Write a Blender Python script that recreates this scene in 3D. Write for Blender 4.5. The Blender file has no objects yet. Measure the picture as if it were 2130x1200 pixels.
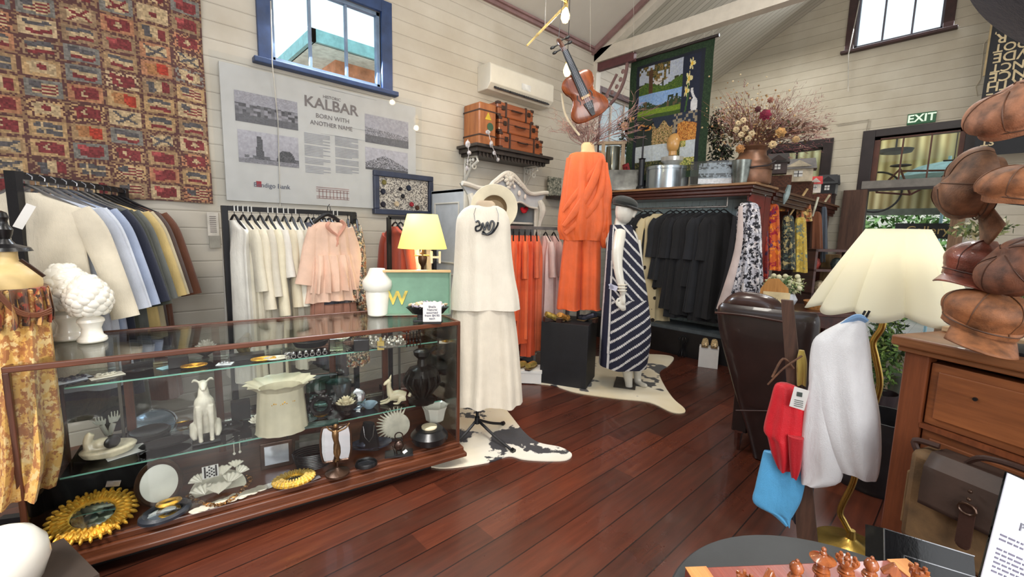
import bpy, bmesh, math, random
import numpy as np
from mathutils import Vector, Matrix, Euler
PI=math.pi; sin=math.sin; cos=math.cos; R=math.radians
sc=bpy.context.scene; COL=sc.collection
# ---------------------------------------------------------------- camera
HC=1.45; FPX=910.64; YAW,PIT,ROL=R(46.9016),R(-7.3034),R(1.32778)
_F=Vector((cos(YAW)*cos(PIT),sin(YAW)*cos(PIT),sin(PIT))); _r=_F.cross(Vector((0,0,1))).normalized(); _u=_r.cross(_F)
CR=_r*cos(ROL)+_u*sin(ROL); CU=_u*cos(ROL)-_r*sin(ROL); CC=Vector((0,0,HC))
cd=bpy.data.cameras.new('camera'); cam=bpy.data.objects.new('camera',cd); COL.objects.link(cam)
cd.sensor_width=36; cd.lens=36*FPX/2130; cd.clip_start=.05; cd.clip_end=200
cam.matrix_world=Matrix(((CR.x,CU.x,-_F.x,0),(CR.y,CU.y,-_F.y,0),(CR.z,CU.z,-_F.z,HC),(0,0,0,1)))
sc.camera=cam
try: sc.cycles.transparent_max_bounces=40
except Exception: pass
# ---------------------------------------------------------------- light
w=bpy.data.worlds.new('daylight'); sc.world=w; w.use_nodes=True
nt=w.node_tree; bg=nt.nodes['Background']
tc=nt.nodes.new('ShaderNodeTexCoord'); sp=nt.nodes.new('ShaderNodeSeparateXYZ'); cr=nt.nodes.new('ShaderNodeValToRGB')
nt.links.new(tc.outputs['Generated'],sp.inputs[0]); nt.links.new(sp.outputs['Z'],cr.inputs[0])
e=cr.color_ramp.elements; e[0].position=.0; e[0].color=(.62,.62,.60,1); e[1].position=.5; e[1].color=(.80,.90,1,1)
x=cr.color_ramp.elements.new(.12); x.color=(.95,.97,1,1)
nt.links.new(cr.outputs[0],bg.inputs[0]); bg.inputs[1].default_value=1.25
def sun(name,en,dirv,ang,col=(1,1,1)):
    l=bpy.data.lights.new(name,'SUN'); l.energy=en; l.angle=R(ang); l.color=col
    o=bpy.data.objects.new(name,l); COL.objects.link(o); o.rotation_euler=Vector(dirv).to_track_quat('-Z','Y').to_euler(); return o
sun('sun',2.6,(.38,.45,-.82),16,(1,.96,.9))
def area(name,en,loc,dirv,sx,sy,col=(1,1,1)):
    l=bpy.data.lights.new(name,'AREA'); l.energy=en; l.shape='RECTANGLE'; l.size=sx; l.size_y=sy; l.color=col
    o=bpy.data.objects.new(name,l); COL.objects.link(o); o.location=loc; o.rotation_euler=Vector(dirv).to_track_quat('-Z','Y').to_euler(); return o
area('window_daylight',45,(1.5,3.8,3.1),(0,-1,-.5),.9,.7,(.85,.92,1))
area('high_window_daylight',30,(7.85,1.1,4.5),(-1,0,-.4),1.2,.8,(.9,.95,1))
area('rear_fill',125,(-1.6,-3.2,2.4),(.55,.85,-.12),3.2,2.2,(1,.98,.95))  # added fill light from behind the camera, not an actual shopfront
area('ceiling_fill_front',26,(1.6,1.3,4.1),(0,0,-1),1.2,.3,(1,.95,.86))  # added overhead fill out of view, no lamp fitting here
area('ceiling_fill_back',30,(4.6,.6,4.3),(0,0,-1),1.2,.3,(1,.95,.86))  # second added overhead fill, deeper in the room, no fitting either
area('annexe_fill',22,(6.8,2.4,4.3),(0,0,-1),.3,1.0,(1,.96,.88))  # unseen fill light added above the far bay
sc.view_settings.view_transform='Standard'; sc.view_settings.look='None'; sc.view_settings.exposure=0.42; sc.view_settings.gamma=1
sc.view_settings.use_curve_mapping=False
# ---------------------------------------------------------------- point finding on real planes
def ray(px,py): return _F+CR*((px-1065)/FPX)-CU*((py-600)/FPX)
def PZ(px,py,z): d=ray(px,py); return CC+d*((z-HC)/d.z)
def PY(px,py,y): d=ray(px,py); return CC+d*(y/d.y)
def PX(px,py,x): d=ray(px,py); return CC+d*(x/d.x)
def PD(px,py,s): return CC+ray(px,py)*s
def face(p): return math.atan2(-p[0],p[1])       # a thing at p turned to look back towards the shop front
class Fr:   # upright plane through p (turned rz) : photo point -> local x, z
    def __init__(s,p,rz=None):
        s.p=Vector((p[0],p[1],0)); s.rz=face(p) if rz is None else rz
        s.n=Vector((-sin(s.rz),cos(s.rz),0)); s.a=Vector((cos(s.rz),sin(s.rz),0))
    def __call__(s,px,py,off=0):
        d=ray(px,py); q=s.p+s.n*off; t=(q-CC).dot(s.n)/d.dot(s.n); w=CC+d*t-q; return (w.dot(s.a),w.z)
# ---------------------------------------------------------------- materials
def lin(c):
    return tuple(((v/255)/12.92 if v/255<=.04045 else ((v/255+.055)/1.055)**2.4) for v in c)
MATS={}
class NT:
    def __init__(s,name):
        s.m=bpy.data.materials.new(name); s.m.use_nodes=True; s.t=s.m.node_tree; s.b=s.t.nodes['Principled BSDF']
        s.co=s.n('ShaderNodeTexCoord').outputs['Object']
    def n(s,ty,**k):
        q=s.t.nodes.new(ty)
        for a,v in k.items(): setattr(q,a,v)
        return q
    def l(s,a,b): s.t.links.new(a,b)
    def noise(s,scale,detail=4,vec=None,rough=.55,st=None):
        q=s.n('ShaderNodeTexNoise'); q.inputs['Scale'].default_value=scale; q.inputs['Detail'].default_value=detail; q.inputs['Roughness'].default_value=rough
        v=vec or s.co
        if st:
            mp=s.n('ShaderNodeMapping'); mp.inputs['Scale'].default_value=st; s.l(v,mp.inputs[0]); v=mp.outputs[0]
        s.l(v,q.inputs['Vector']); return q.outputs[0]
    def ramp(s,fac,stops,interp='LINEAR'):
        q=s.n('ShaderNodeValToRGB'); q.color_ramp.interpolation=interp; e=q.color_ramp.elements
        while len(e)<len(stops): e.new(.5)
        for i,(p,c) in enumerate(stops): e[i].position=p; e[i].color=(*lin(c),1)
        s.l(fac,q.inputs[0]); return q.outputs[0]
    def mix(s,fac,a,b,mode='MIX'):
        q=s.n('ShaderNodeMix',data_type='RGBA',blend_type=mode)
        for inp,v in ((q.inputs[0],fac),(q.inputs[6],a),(q.inputs[7],b)):
            if isinstance(v,(int,float)): inp.default_value=v
            elif isinstance(v,tuple): inp.default_value=(*lin(v),1)
            else: s.l(v,inp)
        return q.outputs[2]
    def math(s,op,a,b=0,c=0):
        q=s.n('ShaderNodeMath',operation=op)
        for i,v in enumerate((a,b,c)):
            if isinstance(v,(int,float)): q.inputs[i].default_value=v
            else: s.l(v,q.inputs[i])
        return q.outputs[0]
    def sep(s):
        q=s.n('ShaderNodeSeparateXYZ'); s.l(s.co,q.inputs[0]); return q.outputs
    def bump(s,h,st=.3,d=.01):
        q=s.n('ShaderNodeBump'); q.inputs['Strength'].default_value=st; q.inputs['Distance'].default_value=d; s.l(h,q.inputs['Height']); s.l(q.outputs[0],s.b.inputs['Normal'])
    def fin(s,col=None,rough=.5,metal=0,coat=0,sheen=0,spec=None):
        b=s.b
        if col is not None:
            if isinstance(col,tuple): b.inputs['Base Color'].default_value=(*lin(col),1)
            else: s.l(col,b.inputs['Base Color'])
        if isinstance(rough,(int,float)): b.inputs['Roughness'].default_value=rough
        else: s.l(rough,b.inputs['Roughness'])
        b.inputs['Metallic'].default_value=metal; b.inputs['Coat Weight'].default_value=coat; b.inputs['Sheen Weight'].default_value=sheen
        if spec is not None: b.inputs['Specular IOR Level'].default_value=spec
        return s.m
def mat(col,rough=.6,metal=0,var=.12,scale=9,bump=.1,coat=0,sheen=0,emit=0,key=''):
    k=('p',col,rough,metal,var,scale,bump,coat,sheen,emit)
    if k in MATS: return MATS[k]
    s=NT('surface_%d'%len(MATS)); f=s.noise(scale)
    lo=tuple(max(0,c*(1-var)) for c in col); hi=tuple(min(255,c*(1+var*.6)+var*10) for c in col)
    c=s.ramp(f,[(.3,lo),(.7,hi)])
    if bump: s.bump(s.noise(scale*12,2),bump,.004)
    m=s.fin(c,rough,metal,coat,sheen)
    if emit: s.l(c,s.b.inputs['Emission Color']); s.b.inputs['Emission Strength'].default_value=emit
    MATS[k]=m; return m
def cloth(col,var=.1,rough=.9,weave=260,sheen=.15): 
    k=('c',col,var,rough,weave)
    if k in MATS: return MATS[k]
    s=NT('fabric_%d'%len(MATS)); lo=tuple(c*(1-var) for c in col); hi=tuple(min(255,c*(1+var*.4)) for c in col)
    c=s.ramp(s.noise(5,5),[(.3,lo),(.7,hi)])
    h=s.math('ADD',s.noise(weave,1),s.math('MULTIPLY',s.noise(26,3,st=(2,2,.5)),3)); s.bump(h,.25,.006)
    m=s.fin(c,rough,0,0,sheen); MATS[k]=m; return m
def wood(a,b,axis='x',scale=6,rough=.35,coat=.2,st=None):
    k=('w',a,b,axis,scale,rough)
    if k in MATS: return MATS[k]
    s=NT('timber_%d'%len(MATS)); sc_={'x':(.25,3,3),'y':(3,.25,3),'z':(3,3,.25)}[axis]
    f=s.noise(scale,6,st=sc_,rough=.65); g=s.noise(scale*9,2,st=sc_)
    c=s.ramp(s.math('ADD',s.math('MULTIPLY',f,.8),s.math('MULTIPLY',g,.2)),[(.32,a),(.66,b)])
    s.bump(g,.12,.003); m=s.fin(c,rough,0,coat); MATS[k]=m; return m
def floral(base,cols,scale=14,rough=.85,key=0):
    k=('f',base,tuple(cols),scale)
    if k in MATS: return MATS[k]
    s=NT('print_%d'%len(MATS)); c=base
    for i,cc in enumerate(cols):
        f=s.noise(scale*(1+.35*i),2,st=(1,1,.8+.1*i),rough=.6)
        mp=s.n('ShaderNodeMapping'); mp.inputs['Location'].default_value=(i*3.7,i*1.9,i*5.1); s.l(s.co,mp.inputs[0])
        f=s.noise(scale*(1+.3*i),3,vec=mp.outputs[0],rough=.65)
        mk=s.ramp(f,[(.53,(0,0,0)),(.57,(255,255,255))]); c=s.mix(mk,c,cc)
    s.bump(s.noise(30,2),.2,.005); m=s.fin(c,rough,0,0,.1); MATS[k]=m; return m
def painted(rough=.8,key='pig',bump=.05,coat=0):
    k=('pt',rough,coat)
    if k in MATS: return MATS[k]
    s=NT('printed_%d'%len(MATS)); a=s.n('ShaderNodeAttribute',attribute_name='Col'); 
    n=s.ramp(s.noise(40,3),[(.3,(225,225,225)),(.7,(255,255,255))]); s.bump(s.noise(120,2),.1,.002)
    m=s.fin(s.mix(1,a.outputs['Color'],n,'MULTIPLY'),rough,0,coat); MATS[k]=m; return m
def glass(tint=(225,240,235),refl=.10):
    k=('g',tint,refl)
    if k in MATS: return MATS[k]
    s=NT('glass_%d'%len(MATS)); t=s.n('ShaderNodeBsdfTransparent'); t.inputs[0].default_value=(*lin(tint),1)
    g=s.n('ShaderNodeBsdfGlossy'); g.inputs['Roughness'].default_value=.015
    fr=s.n('ShaderNodeFresnel'); fr.inputs[0].default_value=1.45
    mx=s.n('ShaderNodeMixShader'); s.l(s.math('MULTIPLY',fr.outputs[0],refl*10),mx.inputs[0]); s.l(t.outputs[0],mx.inputs[1]); s.l(g.outputs[0],mx.inputs[2])
    s.l(mx.outputs[0],s.t.nodes['Material Output'].inputs[0]); MATS[k]=s.m; return s.m
def glow(col,st):
    k=('e',col,st)
    if k in MATS: return MATS[k]
    s=NT('lit_%d'%len(MATS)); s.fin(col,.6); s.b.inputs['Emission Color'].default_value=(*lin(col),1); s.b.inputs['Emission Strength'].default_value=st
    MATS[k]=s.m; return s.m
# ---------------------------------------------------------------- mesh building
class M:
    def __init__(s): s.v=[]; s.f=[]; s.c=[]; s.fc=False; s.T=None
    def add(s,vs,fs,col=None):
        b=len(s.v)
        s.v+= [tuple(s.T@Vector(v)) for v in vs] if s.T else [tuple(v) for v in vs]
        s.f+=[tuple(b+i for i in q) for q in fs]
        s.c+=[col]*len(fs); 
        if col: s.fc=True
        return s
    def box(s,c,d,rz=0,rx=0,ry=0,col=None):
        m=Euler((rx,ry,rz)).to_matrix(); hx,hy,hz=d[0]/2,d[1]/2,d[2]/2
        vs=[Vector(c)+m@Vector((a*hx,b*hy,e*hz)) for a in(-1,1) for b in(-1,1) for e in(-1,1)]
        return s.add(vs,[(0,1,3,2),(4,6,7,5),(0,4,5,1),(2,3,7,6),(0,2,6,4),(1,5,7,3)],col)
    def bb(s,x0,x1,y0,y1,z0,z1,col=None): return s.box(((x0+x1)/2,(y0+y1)/2,(z0+z1)/2),(abs(x1-x0),abs(y1-y0),abs(z1-z0)),col=col)
    def loft(s,rings,cap=(1,1),closed=True,col=None):
        n=len(rings[0]); vs=[p for r_ in rings for p in r_]; fs=[]
        for i in range(len(rings)-1):
            for j in range(n if closed else n-1):
                k=(j+1)%n; fs.append((i*n+j,i*n+k,(i+1)*n+k,(i+1)*n+j))
        if cap[0] and closed: fs.append(tuple(range(n))[::-1])
        if cap[1] and closed: fs.append(tuple((len(rings)-1)*n+j for j in range(n)))
        return s.add(vs,fs,col)
    def lathe(s,prof,n=24,c=(0,0,0),sx=1,sy=1,cap=(1,1),col=None,fn=None):
        rings=[]
        for r_,z in prof:
            rr=[]
            for j in range(n):
                a=2*PI*j/n; k=fn(a,r_,z) if fn else 1
                rr.append((c[0]+r_*k*sx*cos(a),c[1]+r_*k*sy*sin(a),c[2]+z))
            rings.append(rr)
        return s.loft(rings,cap,col=col)
    def tube(s,pts,r,n=8,flat=1,cap=(1,1),col=None,closed=False,up=None):
        pts=[Vector(p) for p in pts]; k=len(pts); rings=[]
        rr=r if isinstance(r,(list,tuple)) else [r]*k
        t0=(pts[1]-pts[0]).normalized(); nrm=Vector(up) if up else t0.orthogonal(); nrm=(nrm-t0*nrm.dot(t0)).normalized()
        for i,p in enumerate(pts):
            a=pts[i-1] if (i>0 or closed) else p; b=pts[(i+1)%k] if (i<k-1 or closed) else p
            t=(b-a); t=t.normalized() if t.length>1e-9 else t0
            nrm=nrm-t*nrm.dot(t); nrm=nrm.normalized() if nrm.length>1e-6 else t.orthogonal().normalized(); bn=t.cross(nrm)
            rings.append([p+(nrm*cos(2*PI*j/n)*flat+bn*sin(2*PI*j/n))*rr[i] for j in range(n)])
        if closed: rings.append(rings[0]); cap=(0,0)
        return s.loft(rings,cap,col=col)
    def limb(s,pts,r,n=10,flat=1,res=5,**k):
        p=[Vector(q) for q in pts]; rr=r if isinstance(r,(list,tuple)) else [r]*len(p); P2=[];R2=[]
        for i in range(len(p)-1):
            a,b,c,d=p[max(i-1,0)],p[i],p[i+1],p[min(i+2,len(p)-1)]
            for j in range(res+(i==len(p)-2)):
                t=j/res; P2.append(.5*((2*b)+(c-a)*t+(2*a-5*b+4*c-d)*t*t+(3*b-a-3*c+d)*t**3)); u=t*t*(3-2*t); R2.append(rr[i]*(1-u)+rr[i+1]*u)
        return s.tube(P2,R2,n,flat,**k)
    def cyl(s,a,b,r,r2=None,n=14,col=None): return s.tube([a,b],[r,r if r2 is None else r2],n,col=col)
    def sph(s,c,r,n=12,k=8,rz=0,rx=0,ry=0,col=None):
        r=(r,r,r) if isinstance(r,(int,float)) else r; m=Euler((rx,ry,rz)).to_matrix(); rings=[]
        for i in range(k+1):
            th=PI*(i+.02)/(k+.04); rings.append([Vector(c)+m@Vector((r[0]*sin(th)*cos(2*PI*j/n),r[1]*sin(th)*sin(2*PI*j/n),-r[2]*cos(th))) for j in range(n)])
        return s.loft(rings,col=col)
    def prism(s,poly,y0,y1,col=None,plane='xz'):
        n=len(poly); g=(lambda p,y:(p[0],y,p[1])) if plane=='xz' else (lambda p,y:(p[0],p[1],y))
        vs=[g(p,y0) for p in poly]+[g(p,y1) for p in poly]
        fs=[tuple(range(n)),tuple(range(2*n-1,n-1,-1))]+[(j,n+j,n+(j+1)%n,(j+1)%n) for j in range(n)]
        return s.add(vs,fs,col)
    def grid(s,fn,nu,nv,cfn=None):
        vs=[fn(i/nu,j/nv) for j in range(nv+1) for i in range(nu+1)]; b=len(s.v); T=s.T
        s.v+=[tuple(T@Vector(v)) for v in vs] if T else [tuple(v) for v in vs]
        for j in range(nv):
            for i in range(nu):
                a=b+j*(nu+1)+i; s.f.append((a,a+1,a+nu+2,a+nu+1)); s.c.append(cfn((i+.5)/nu,(j+.5)/nv) if cfn else None)
        if cfn: s.fc=True
        return s
def obj(name,m,mt,parent=None,loc=None,rz=0,smooth=35,bev=0,sub=0,solid=0,remesh=0,label=None,rot=None,fix=True,disp=None):
    me=bpy.data.meshes.new(name); me.from_pydata(m.v,[],m.f); me.materials.append(mt)
    if m.fc:
        at=me.color_attributes.new('Col','FLOAT_COLOR','CORNER'); arr=[]
        for q,c in zip(m.f,m.c): arr+=[*lin(c or (200,200,200)),1.0]*len(q)
        at.data.foreach_set('color',arr)
    if fix:
        bm=bmesh.new(); bm.from_mesh(me); bmesh.ops.recalc_face_normals(bm,faces=bm.faces); bm.to_mesh(me); bm.free()
    me.polygons.foreach_set('use_smooth',[bool(smooth)]*len(me.polygons))
    if smooth and smooth<180: me.set_sharp_from_angle(angle=R(smooth))
    o=bpy.data.objects.new(name,me); COL.objects.link(o)
    if parent: o.parent=parent
    if loc is not None: o.location=loc
    o.rotation_euler=rot if rot else (0,0,rz)
    if remesh: q=o.modifiers.new('r','REMESH'); q.mode='VOXEL'; q.voxel_size=remesh; q.use_smooth_shade=True; q=o.modifiers.new('s','SMOOTH'); q.iterations=4
    if bev: q=o.modifiers.new('b','BEVEL'); q.width=bev; q.segments=2; q.limit_method='ANGLE'; q.angle_limit=R(40)
    if sub: q=o.modifiers.new('s','SUBSURF'); q.levels=sub; q.render_levels=sub
    if solid: q=o.modifiers.new('t','SOLIDIFY'); q.thickness=solid; q.offset=0
    if label: o['label']=label
    return o
def tag(o,label,cat,group=None,kind=None):
    o['label']=label; o['category']=cat
    if group: o['group']=group
    if kind: o['kind']=kind
    return o
def thing(name,label,cat,loc=(0,0,0),rz=0,group=None,rot=None):
    o=bpy.data.objects.new(name,None); COL.objects.link(o); o.empty_display_size=.05; o.location=loc; o.rotation_euler=rot or (0,0,rz)
    return tag(o,label,cat,group)
def one(name,label,cat,m,mt,loc=(0,0,0),rz=0,group=None,**k): return tag(obj(name,m,mt,loc=loc,rz=rz,**k),label,cat,group)
def struct(name,m,mt,**k): o=obj(name,m,mt,**k); o['kind']='structure'; return o
def text(name,body,size,parent,loc,mt,rx=PI/2,rz=0,ry=0,ext=.001,align='CENTER',sx=1,bold=0,label=None):
    c=bpy.data.curves.new(name,'FONT'); c.body=body; c.size=size; c.extrude=ext; c.align_x=align; c.align_y='CENTER'; c.offset=bold; c.resolution_u=3
    t=bpy.data.objects.new(name,c); COL.objects.link(t); bpy.context.view_layer.update()
    me=bpy.data.meshes.new_from_object(t.evaluated_get(bpy.context.evaluated_depsgraph_get())); bpy.data.objects.remove(t); me.materials.clear(); me.materials.append(mt)
    o=bpy.data.objects.new(name,me); COL.objects.link(o); o.parent=parent; o.location=loc; o.rotation_euler=(rx,ry,rz); o.scale=(sx,1,1)
    if label: o['label']=label
    return o
def dup(root,loc=None,rz=None,label=None,group=None,rot=None):
    def cp(o,par):
        c=o.copy(); COL.objects.link(c)
        if par: c.parent=par
        for ch in [q for q in bpy.data.objects if q.parent==o]: cp(ch,c)
        return c
    c=cp(root,None)
    if loc is not None: c.location=loc
    if rz is not None: c.rotation_euler=(0,0,rz)
    if rot: c.rotation_euler=rot
    if label: c['label']=label
    if group: c['group']=group
    return c
def smooth_rows(rows,res=4):
    out=[]; n=len(rows)
    for i in range(n-1):
        a,b,c,d=rows[max(i-1,0)],rows[i],rows[i+1],rows[min(i+2,n-1)]
        for j in range(res+(i==n-2)):
            t=j/res; out.append(tuple(.5*((2*b[k])+(c[k]-a[k])*t+(2*a[k]-5*b[k]+4*c[k]-d[k])*t*t+(3*b[k]-a[k]-3*c[k]+d[k])*t**3) for k in range(len(b))))
    return out
def drape(m,rows,n=64,folds=8,amp=.12,seed=0,res=4,power=1,cap=(1,0),cfn=None,y=0,keep=.0,col=None):
    """rows: (z, xl, xr, halfdepth) from top to hem; hanging folds grow towards the hem"""
    rd=random.Random(seed); ph=[rd.uniform(0,6.28) for _ in range(4)]; kk=[folds,folds*1.63+1,folds*.6+1]
    rows=smooth_rows(rows,res); L=len(rows); rings=[]
    for i,(z,xl,xr,hd) in enumerate(rows):
        t=i/(L-1); am=amp*(keep+(1-keep)*t**power); cx=(xl+xr)/2; hw=(xr-xl)/2; rg=[]
        for j in range(n):
            a=2*PI*j/n
            w_=am*(sin(kk[0]*a+ph[0]+t*.8)+.5*sin(round(kk[1])*a+ph[1]-t)+.35*sin(round(kk[2])*a+ph[2]+t*2))/1.6
            ca,sa=cos(a),sin(a); sq=1/max(abs(ca)**2.6+abs(sa)**2.6,1e-6)**(1/2.6)
            rg.append((cx+hw*ca*sq*(1+w_*.25),y+hd*sa*sq*(1+w_*2.2),z+.004*sin(3*a+ph[3])*t))
        rings.append(rg)
    b=len(m.f); m.loft(rings,cap,col=col)
    if cfn:
        for q in range(b,len(m.f)):
            c=sum((Vector(m.v[i]) for i in m.f[q]),Vector())/len(m.f[q]); m.c[q]=cfn(c)
        m.fc=True
    return m
# ================================================================ the room
YA=3.9; XT=5.08; XB=8.0; SL=.52
def boards(base,ax,pitch,z0,dark,rough=.55,grain=None,key=''):
    s=NT('boards_'+key); c=s.sep()[ax]; t=s.math('DIVIDE',s.math('SUBTRACT',c,z0),pitch); f=s.math('FRACT',t)
    d=s.math('ABSOLUTE',s.math('SUBTRACT',f,.5)); seam=s.math('GREATER_THAN',d,.5-.016/ (pitch/.12)*.6)
    idn=s.n('ShaderNodeTexWhiteNoise',noise_dimensions='1D'); s.l(s.math('FLOOR',t),idn.inputs['W'])
    v=s.ramp(idn.outputs[0],[(0,tuple(k*.965 for k in base)),(1,base)])
    n=s.ramp(s.noise(2.5,5),[(.3,(232,228,222)),(.7,(255,255,255))]); c0=s.mix(1,v,n,'MULTIPLY')
    col=s.mix(s.math('MULTIPLY',seam,.8),c0,dark)
    edge=s.math('SUBTRACT',1,s.math('SMOOTH_MIN',s.math('MULTIPLY',s.math('SUBTRACT',.5,d),14),1,.1))
    s.bump(s.math('MULTIPLY',edge,-1),.5,.006)
    return s.fin(col,rough)
cream=(206,200,188)
mA=boards(cream,2,.1213,1.672,(92,84,78),key='back'); mBw=boards((200,193,176),2,.1213,3.855,(80,72,64),key='side')
def wall_cells(m,axis,p0,p1,u0,u1,z0,z1,holes):
    us=sorted({u0,u1,*[h[0] for h in holes],*[h[1] for h in holes]}); zs=sorted({z0,z1,*[h[2] for h in holes],*[h[3] for h in holes]})
    for a,b in zip(us,us[1:]):
        for c,d in zip(zs,zs[1:]):
            if any(h[0]<=a and b<=h[1] and h[2]<=c and d<=h[3] for h in holes): continue
            if axis=='y': m.bb(a,b,p0,p1,c,d)
            else: m.bb(p0,p1,a,b,c,d)
m=M(); wall_cells(m,'y',YA,YA+.12,-3.2,XB+.12,0,4.05,[(1.06,1.96,2.73,3.37),(5.25,6.6,2.62,3.42)]); struct('wall_back',m,mA,smooth=0)
m=M(); wall_cells(m,'x',XB,XB+.12,-3.9,YA,0,6.1,[(.66,1.57,4.15,4.95),(1.80,2.5,1.9,2.82),(.31,1.20,2.28,2.86),(.31,1.22,0,2.17)]); struct('wall_right',m,mBw,smooth=0)
m=M(); m.bb(-3.32,-3.2,-1.2,YA+.12,0,4.05); struct('wall_left',m,mA,smooth=0)
# floor: dark red polished boards running along the back wall
s=NT('floorboards'); X_=s.sep(); t=s.math('DIVIDE',X_[1],.15); f=s.math('FRACT',s.math('ADD',t,.45)); d=s.math('ABSOLUTE',s.math('SUBTRACT',f,.5))
wn=s.n('ShaderNodeTexWhiteNoise',noise_dimensions='1D'); s.l(s.math('FLOOR',s.math('ADD',t,.45)),wn.inputs['W'])
seg=s.math('FLOOR',s.math('ADD',s.math('MULTIPLY',X_[0],.62),s.math('MULTIPLY',wn.outputs[0],9)))
w2=s.n('ShaderNodeTexWhiteNoise',noise_dimensions='2D'); cb=s.n('ShaderNodeCombineXYZ'); s.l(wn.outputs[0],cb.inputs[0]); s.l(seg,cb.inputs[1]); s.l(cb.outputs[0],w2.inputs['Vector'])
g=s.noise(5,7,st=(.5,6,1),rough=.68); big=s.noise(1.6,5,rough=.7)
k=s.math('ADD',s.math('MULTIPLY',g,.72),s.math('MULTIPLY',w2.outputs[0],.28))
c=s.ramp(k,[(.15,(42,22,16)),(.42,(70,34,23)),(.6,(88,43,29)),(.85,(116,62,40))])
wear=s.ramp(big,[(.50,(0,0,0)),(.68,(150,150,150))]); c=s.mix(wear,c,(78,52,38))
wn2=s.noise(34,4,st=(1,3,1),rough=.8); spk=s.ramp(wn2,[(.70,(0,0,0)),(.78,(120,120,120))]); c=s.mix(spk,c,(150,104,72))
seam=s.math('GREATER_THAN',d,.478); c=s.mix(s.math('MULTIPLY',seam,.9),c,(18,8,7))
rg=s.n('ShaderNodeMapRange'); s.l(big,rg.inputs[0]); rg.inputs[1].default_value=.3; rg.inputs[2].default_value=.7; rg.inputs[3].default_value=.22; rg.inputs[4].default_value=.42
s.bump(s.math('ADD',s.math('MULTIPLY',g,.4),s.math('MULTIPLY',seam,-1)),.22,.004); mF=s.fin(c,rg.outputs[0],0,.15)
m=M(); m.bb(-3.2,XB+.12,-3.9,YA+.12,-.1,0); struct('floor',m,mF,smooth=0)
# ceilings: smooth panels near, narrow boards beyond the truss
mC=mat((206,203,196),.7,var=.03,scale=2,bump=.02)
s=NT('boards_ceiling'); q=s.sep(); t=s.math('DIVIDE',q[0],.085); f=s.math('FRACT',t); dd=s.math('ABSOLUTE',s.math('SUBTRACT',f,.5)); sm=s.math('GREATER_THAN',dd,.455)
wn=s.n('ShaderNodeTexWhiteNoise',noise_dimensions='1D'); s.l(s.math('FLOOR',t),wn.inputs['W']); c=s.ramp(wn.outputs[0],[(0,(176,172,158)),(1,(196,191,178))]); mCB=s.fin(s.mix(s.math('MULTIPLY',sm,.8),c,(98,88,76)),.6); s.bump(s.math('MULTIPLY',sm,-1),.4,.006)
EZ=3.93; RZ=EZ+YA*SL
def slope(name,x0,x1,mt,side=1):
    m=M(); y0,y1=(YA+.12,-.02) if side>0 else (-3.9,.02)
    za=EZ-.12*SL if side>0 else EZ
    m.add([(x0,y0,za),(x1,y0,za),(x1,y1,RZ),(x0,y1,RZ),(x0,y0,za+.08),(x1,y0,za+.08),(x1,y1,RZ+.08),(x0,y1,RZ+.08)],[(0,1,2,3),(7,6,5,4),(0,4,5,1),(1,5,6,2),(2,6,7,3),(3,7,4,0)])
    return struct(name,m,mt,smooth=0)
slope('ceiling',-3.2,XT,mC); slope('ceiling_boarded',XT,XB+.12,mCB); slope('ceiling_front',-.5,XB+.12,mCB,-1)
plum=mat((142,112,112),.55,var=.08); plumd=mat((96,58,62),.5); white=mat((214,208,196),.5,var=.04); dark=mat((38,28,30),.4,var=.2)
zc=lambda y: EZ+(YA-y)*SL
m=M(); m.bb(-3.2,XT,YA-.035,YA,EZ-.05,EZ-.012); m.bb(-3.2,XT,YA-.06,YA,EZ-.012,EZ+.012); struct('trim_1',m,plum,smooth=0)
m=M()
for a,b in ((XT-.06,XT-.02),): 
    m.add([(x,y,z+o) for x in (a,b) for (y,z) in ((YA,zc(YA)),(0,zc(0))) for o in (-.075,-.005)],[(0,1,3,2),(4,6,7,5),(0,4,5,1),(2,3,7,6),(0,2,6,4),(1,5,7,3)])
struct('trim_2',m,plum,smooth=0)
m=M()   # joint strips over the smooth ceiling panels
for x in (1.4,3.2): 
    m.add([(x+k,y,zc(y)-.006+o) for k in (0,.02) for y in (YA,0) for o in (-.006,.008)],[(0,1,3,2),(4,6,7,5),(0,4,5,1),(2,3,7,6),(0,2,6,4),(1,5,7,3)])
for y in (2.7,1.4): m.bb(-3,XT-.06,y-.01,y+.01,zc(y)-.014,zc(y)+.002)
struct('trim_3',m,mat((170,162,150),.6),smooth=0)
m=M(); m.bb(XT,XT+.12,-3.9,YA,3.762,3.93)
m.add([(x,y,z+o) for x in (XT,XT+.12) for (y,z) in ((YA,zc(YA)-.01),(0,zc(0)-.01)) for o in (-.14,0)],[(0,1,3,2),(4,6,7,5),(0,4,5,1),(2,3,7,6),(0,2,6,4),(1,5,7,3)])
struct('beam_truss',m,white,smooth=0)
# corner post and fretted bracket under the tie beam
m=M(); m.bb(XT,XT+.1,YA-.05,YA,0,3.76); struct('trim_5',m,white,smooth=0)
br=thing('bracket','plum painted timber bracket in the corner under the white tie beam','bracket',(XT+.02,YA-.05,3.755),-PI/2)
m=M(); m.bb(0,.56,0,.06,-.10,0); obj('rail',m,plumd,br,smooth=0)
m=M(); pts=[(.03+.42*sin(t),.03,-.62+.52*(1-cos(t))) for t in [i*PI/2/10 for i in range(11)]]
m.tube(pts,.022,4,1.5); m.tube([(.05,.03,-.75),(.14,.03,-.45),(.3,.03,-.2)],.018,4); 
for i in range(5): a=i*.28+.2; m.sph((.10+.30*sin(a),.03,-.46+.36*(1-cos(a))),(.03,.012,.03),8,6)
obj('scroll',m,plum,br)
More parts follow.
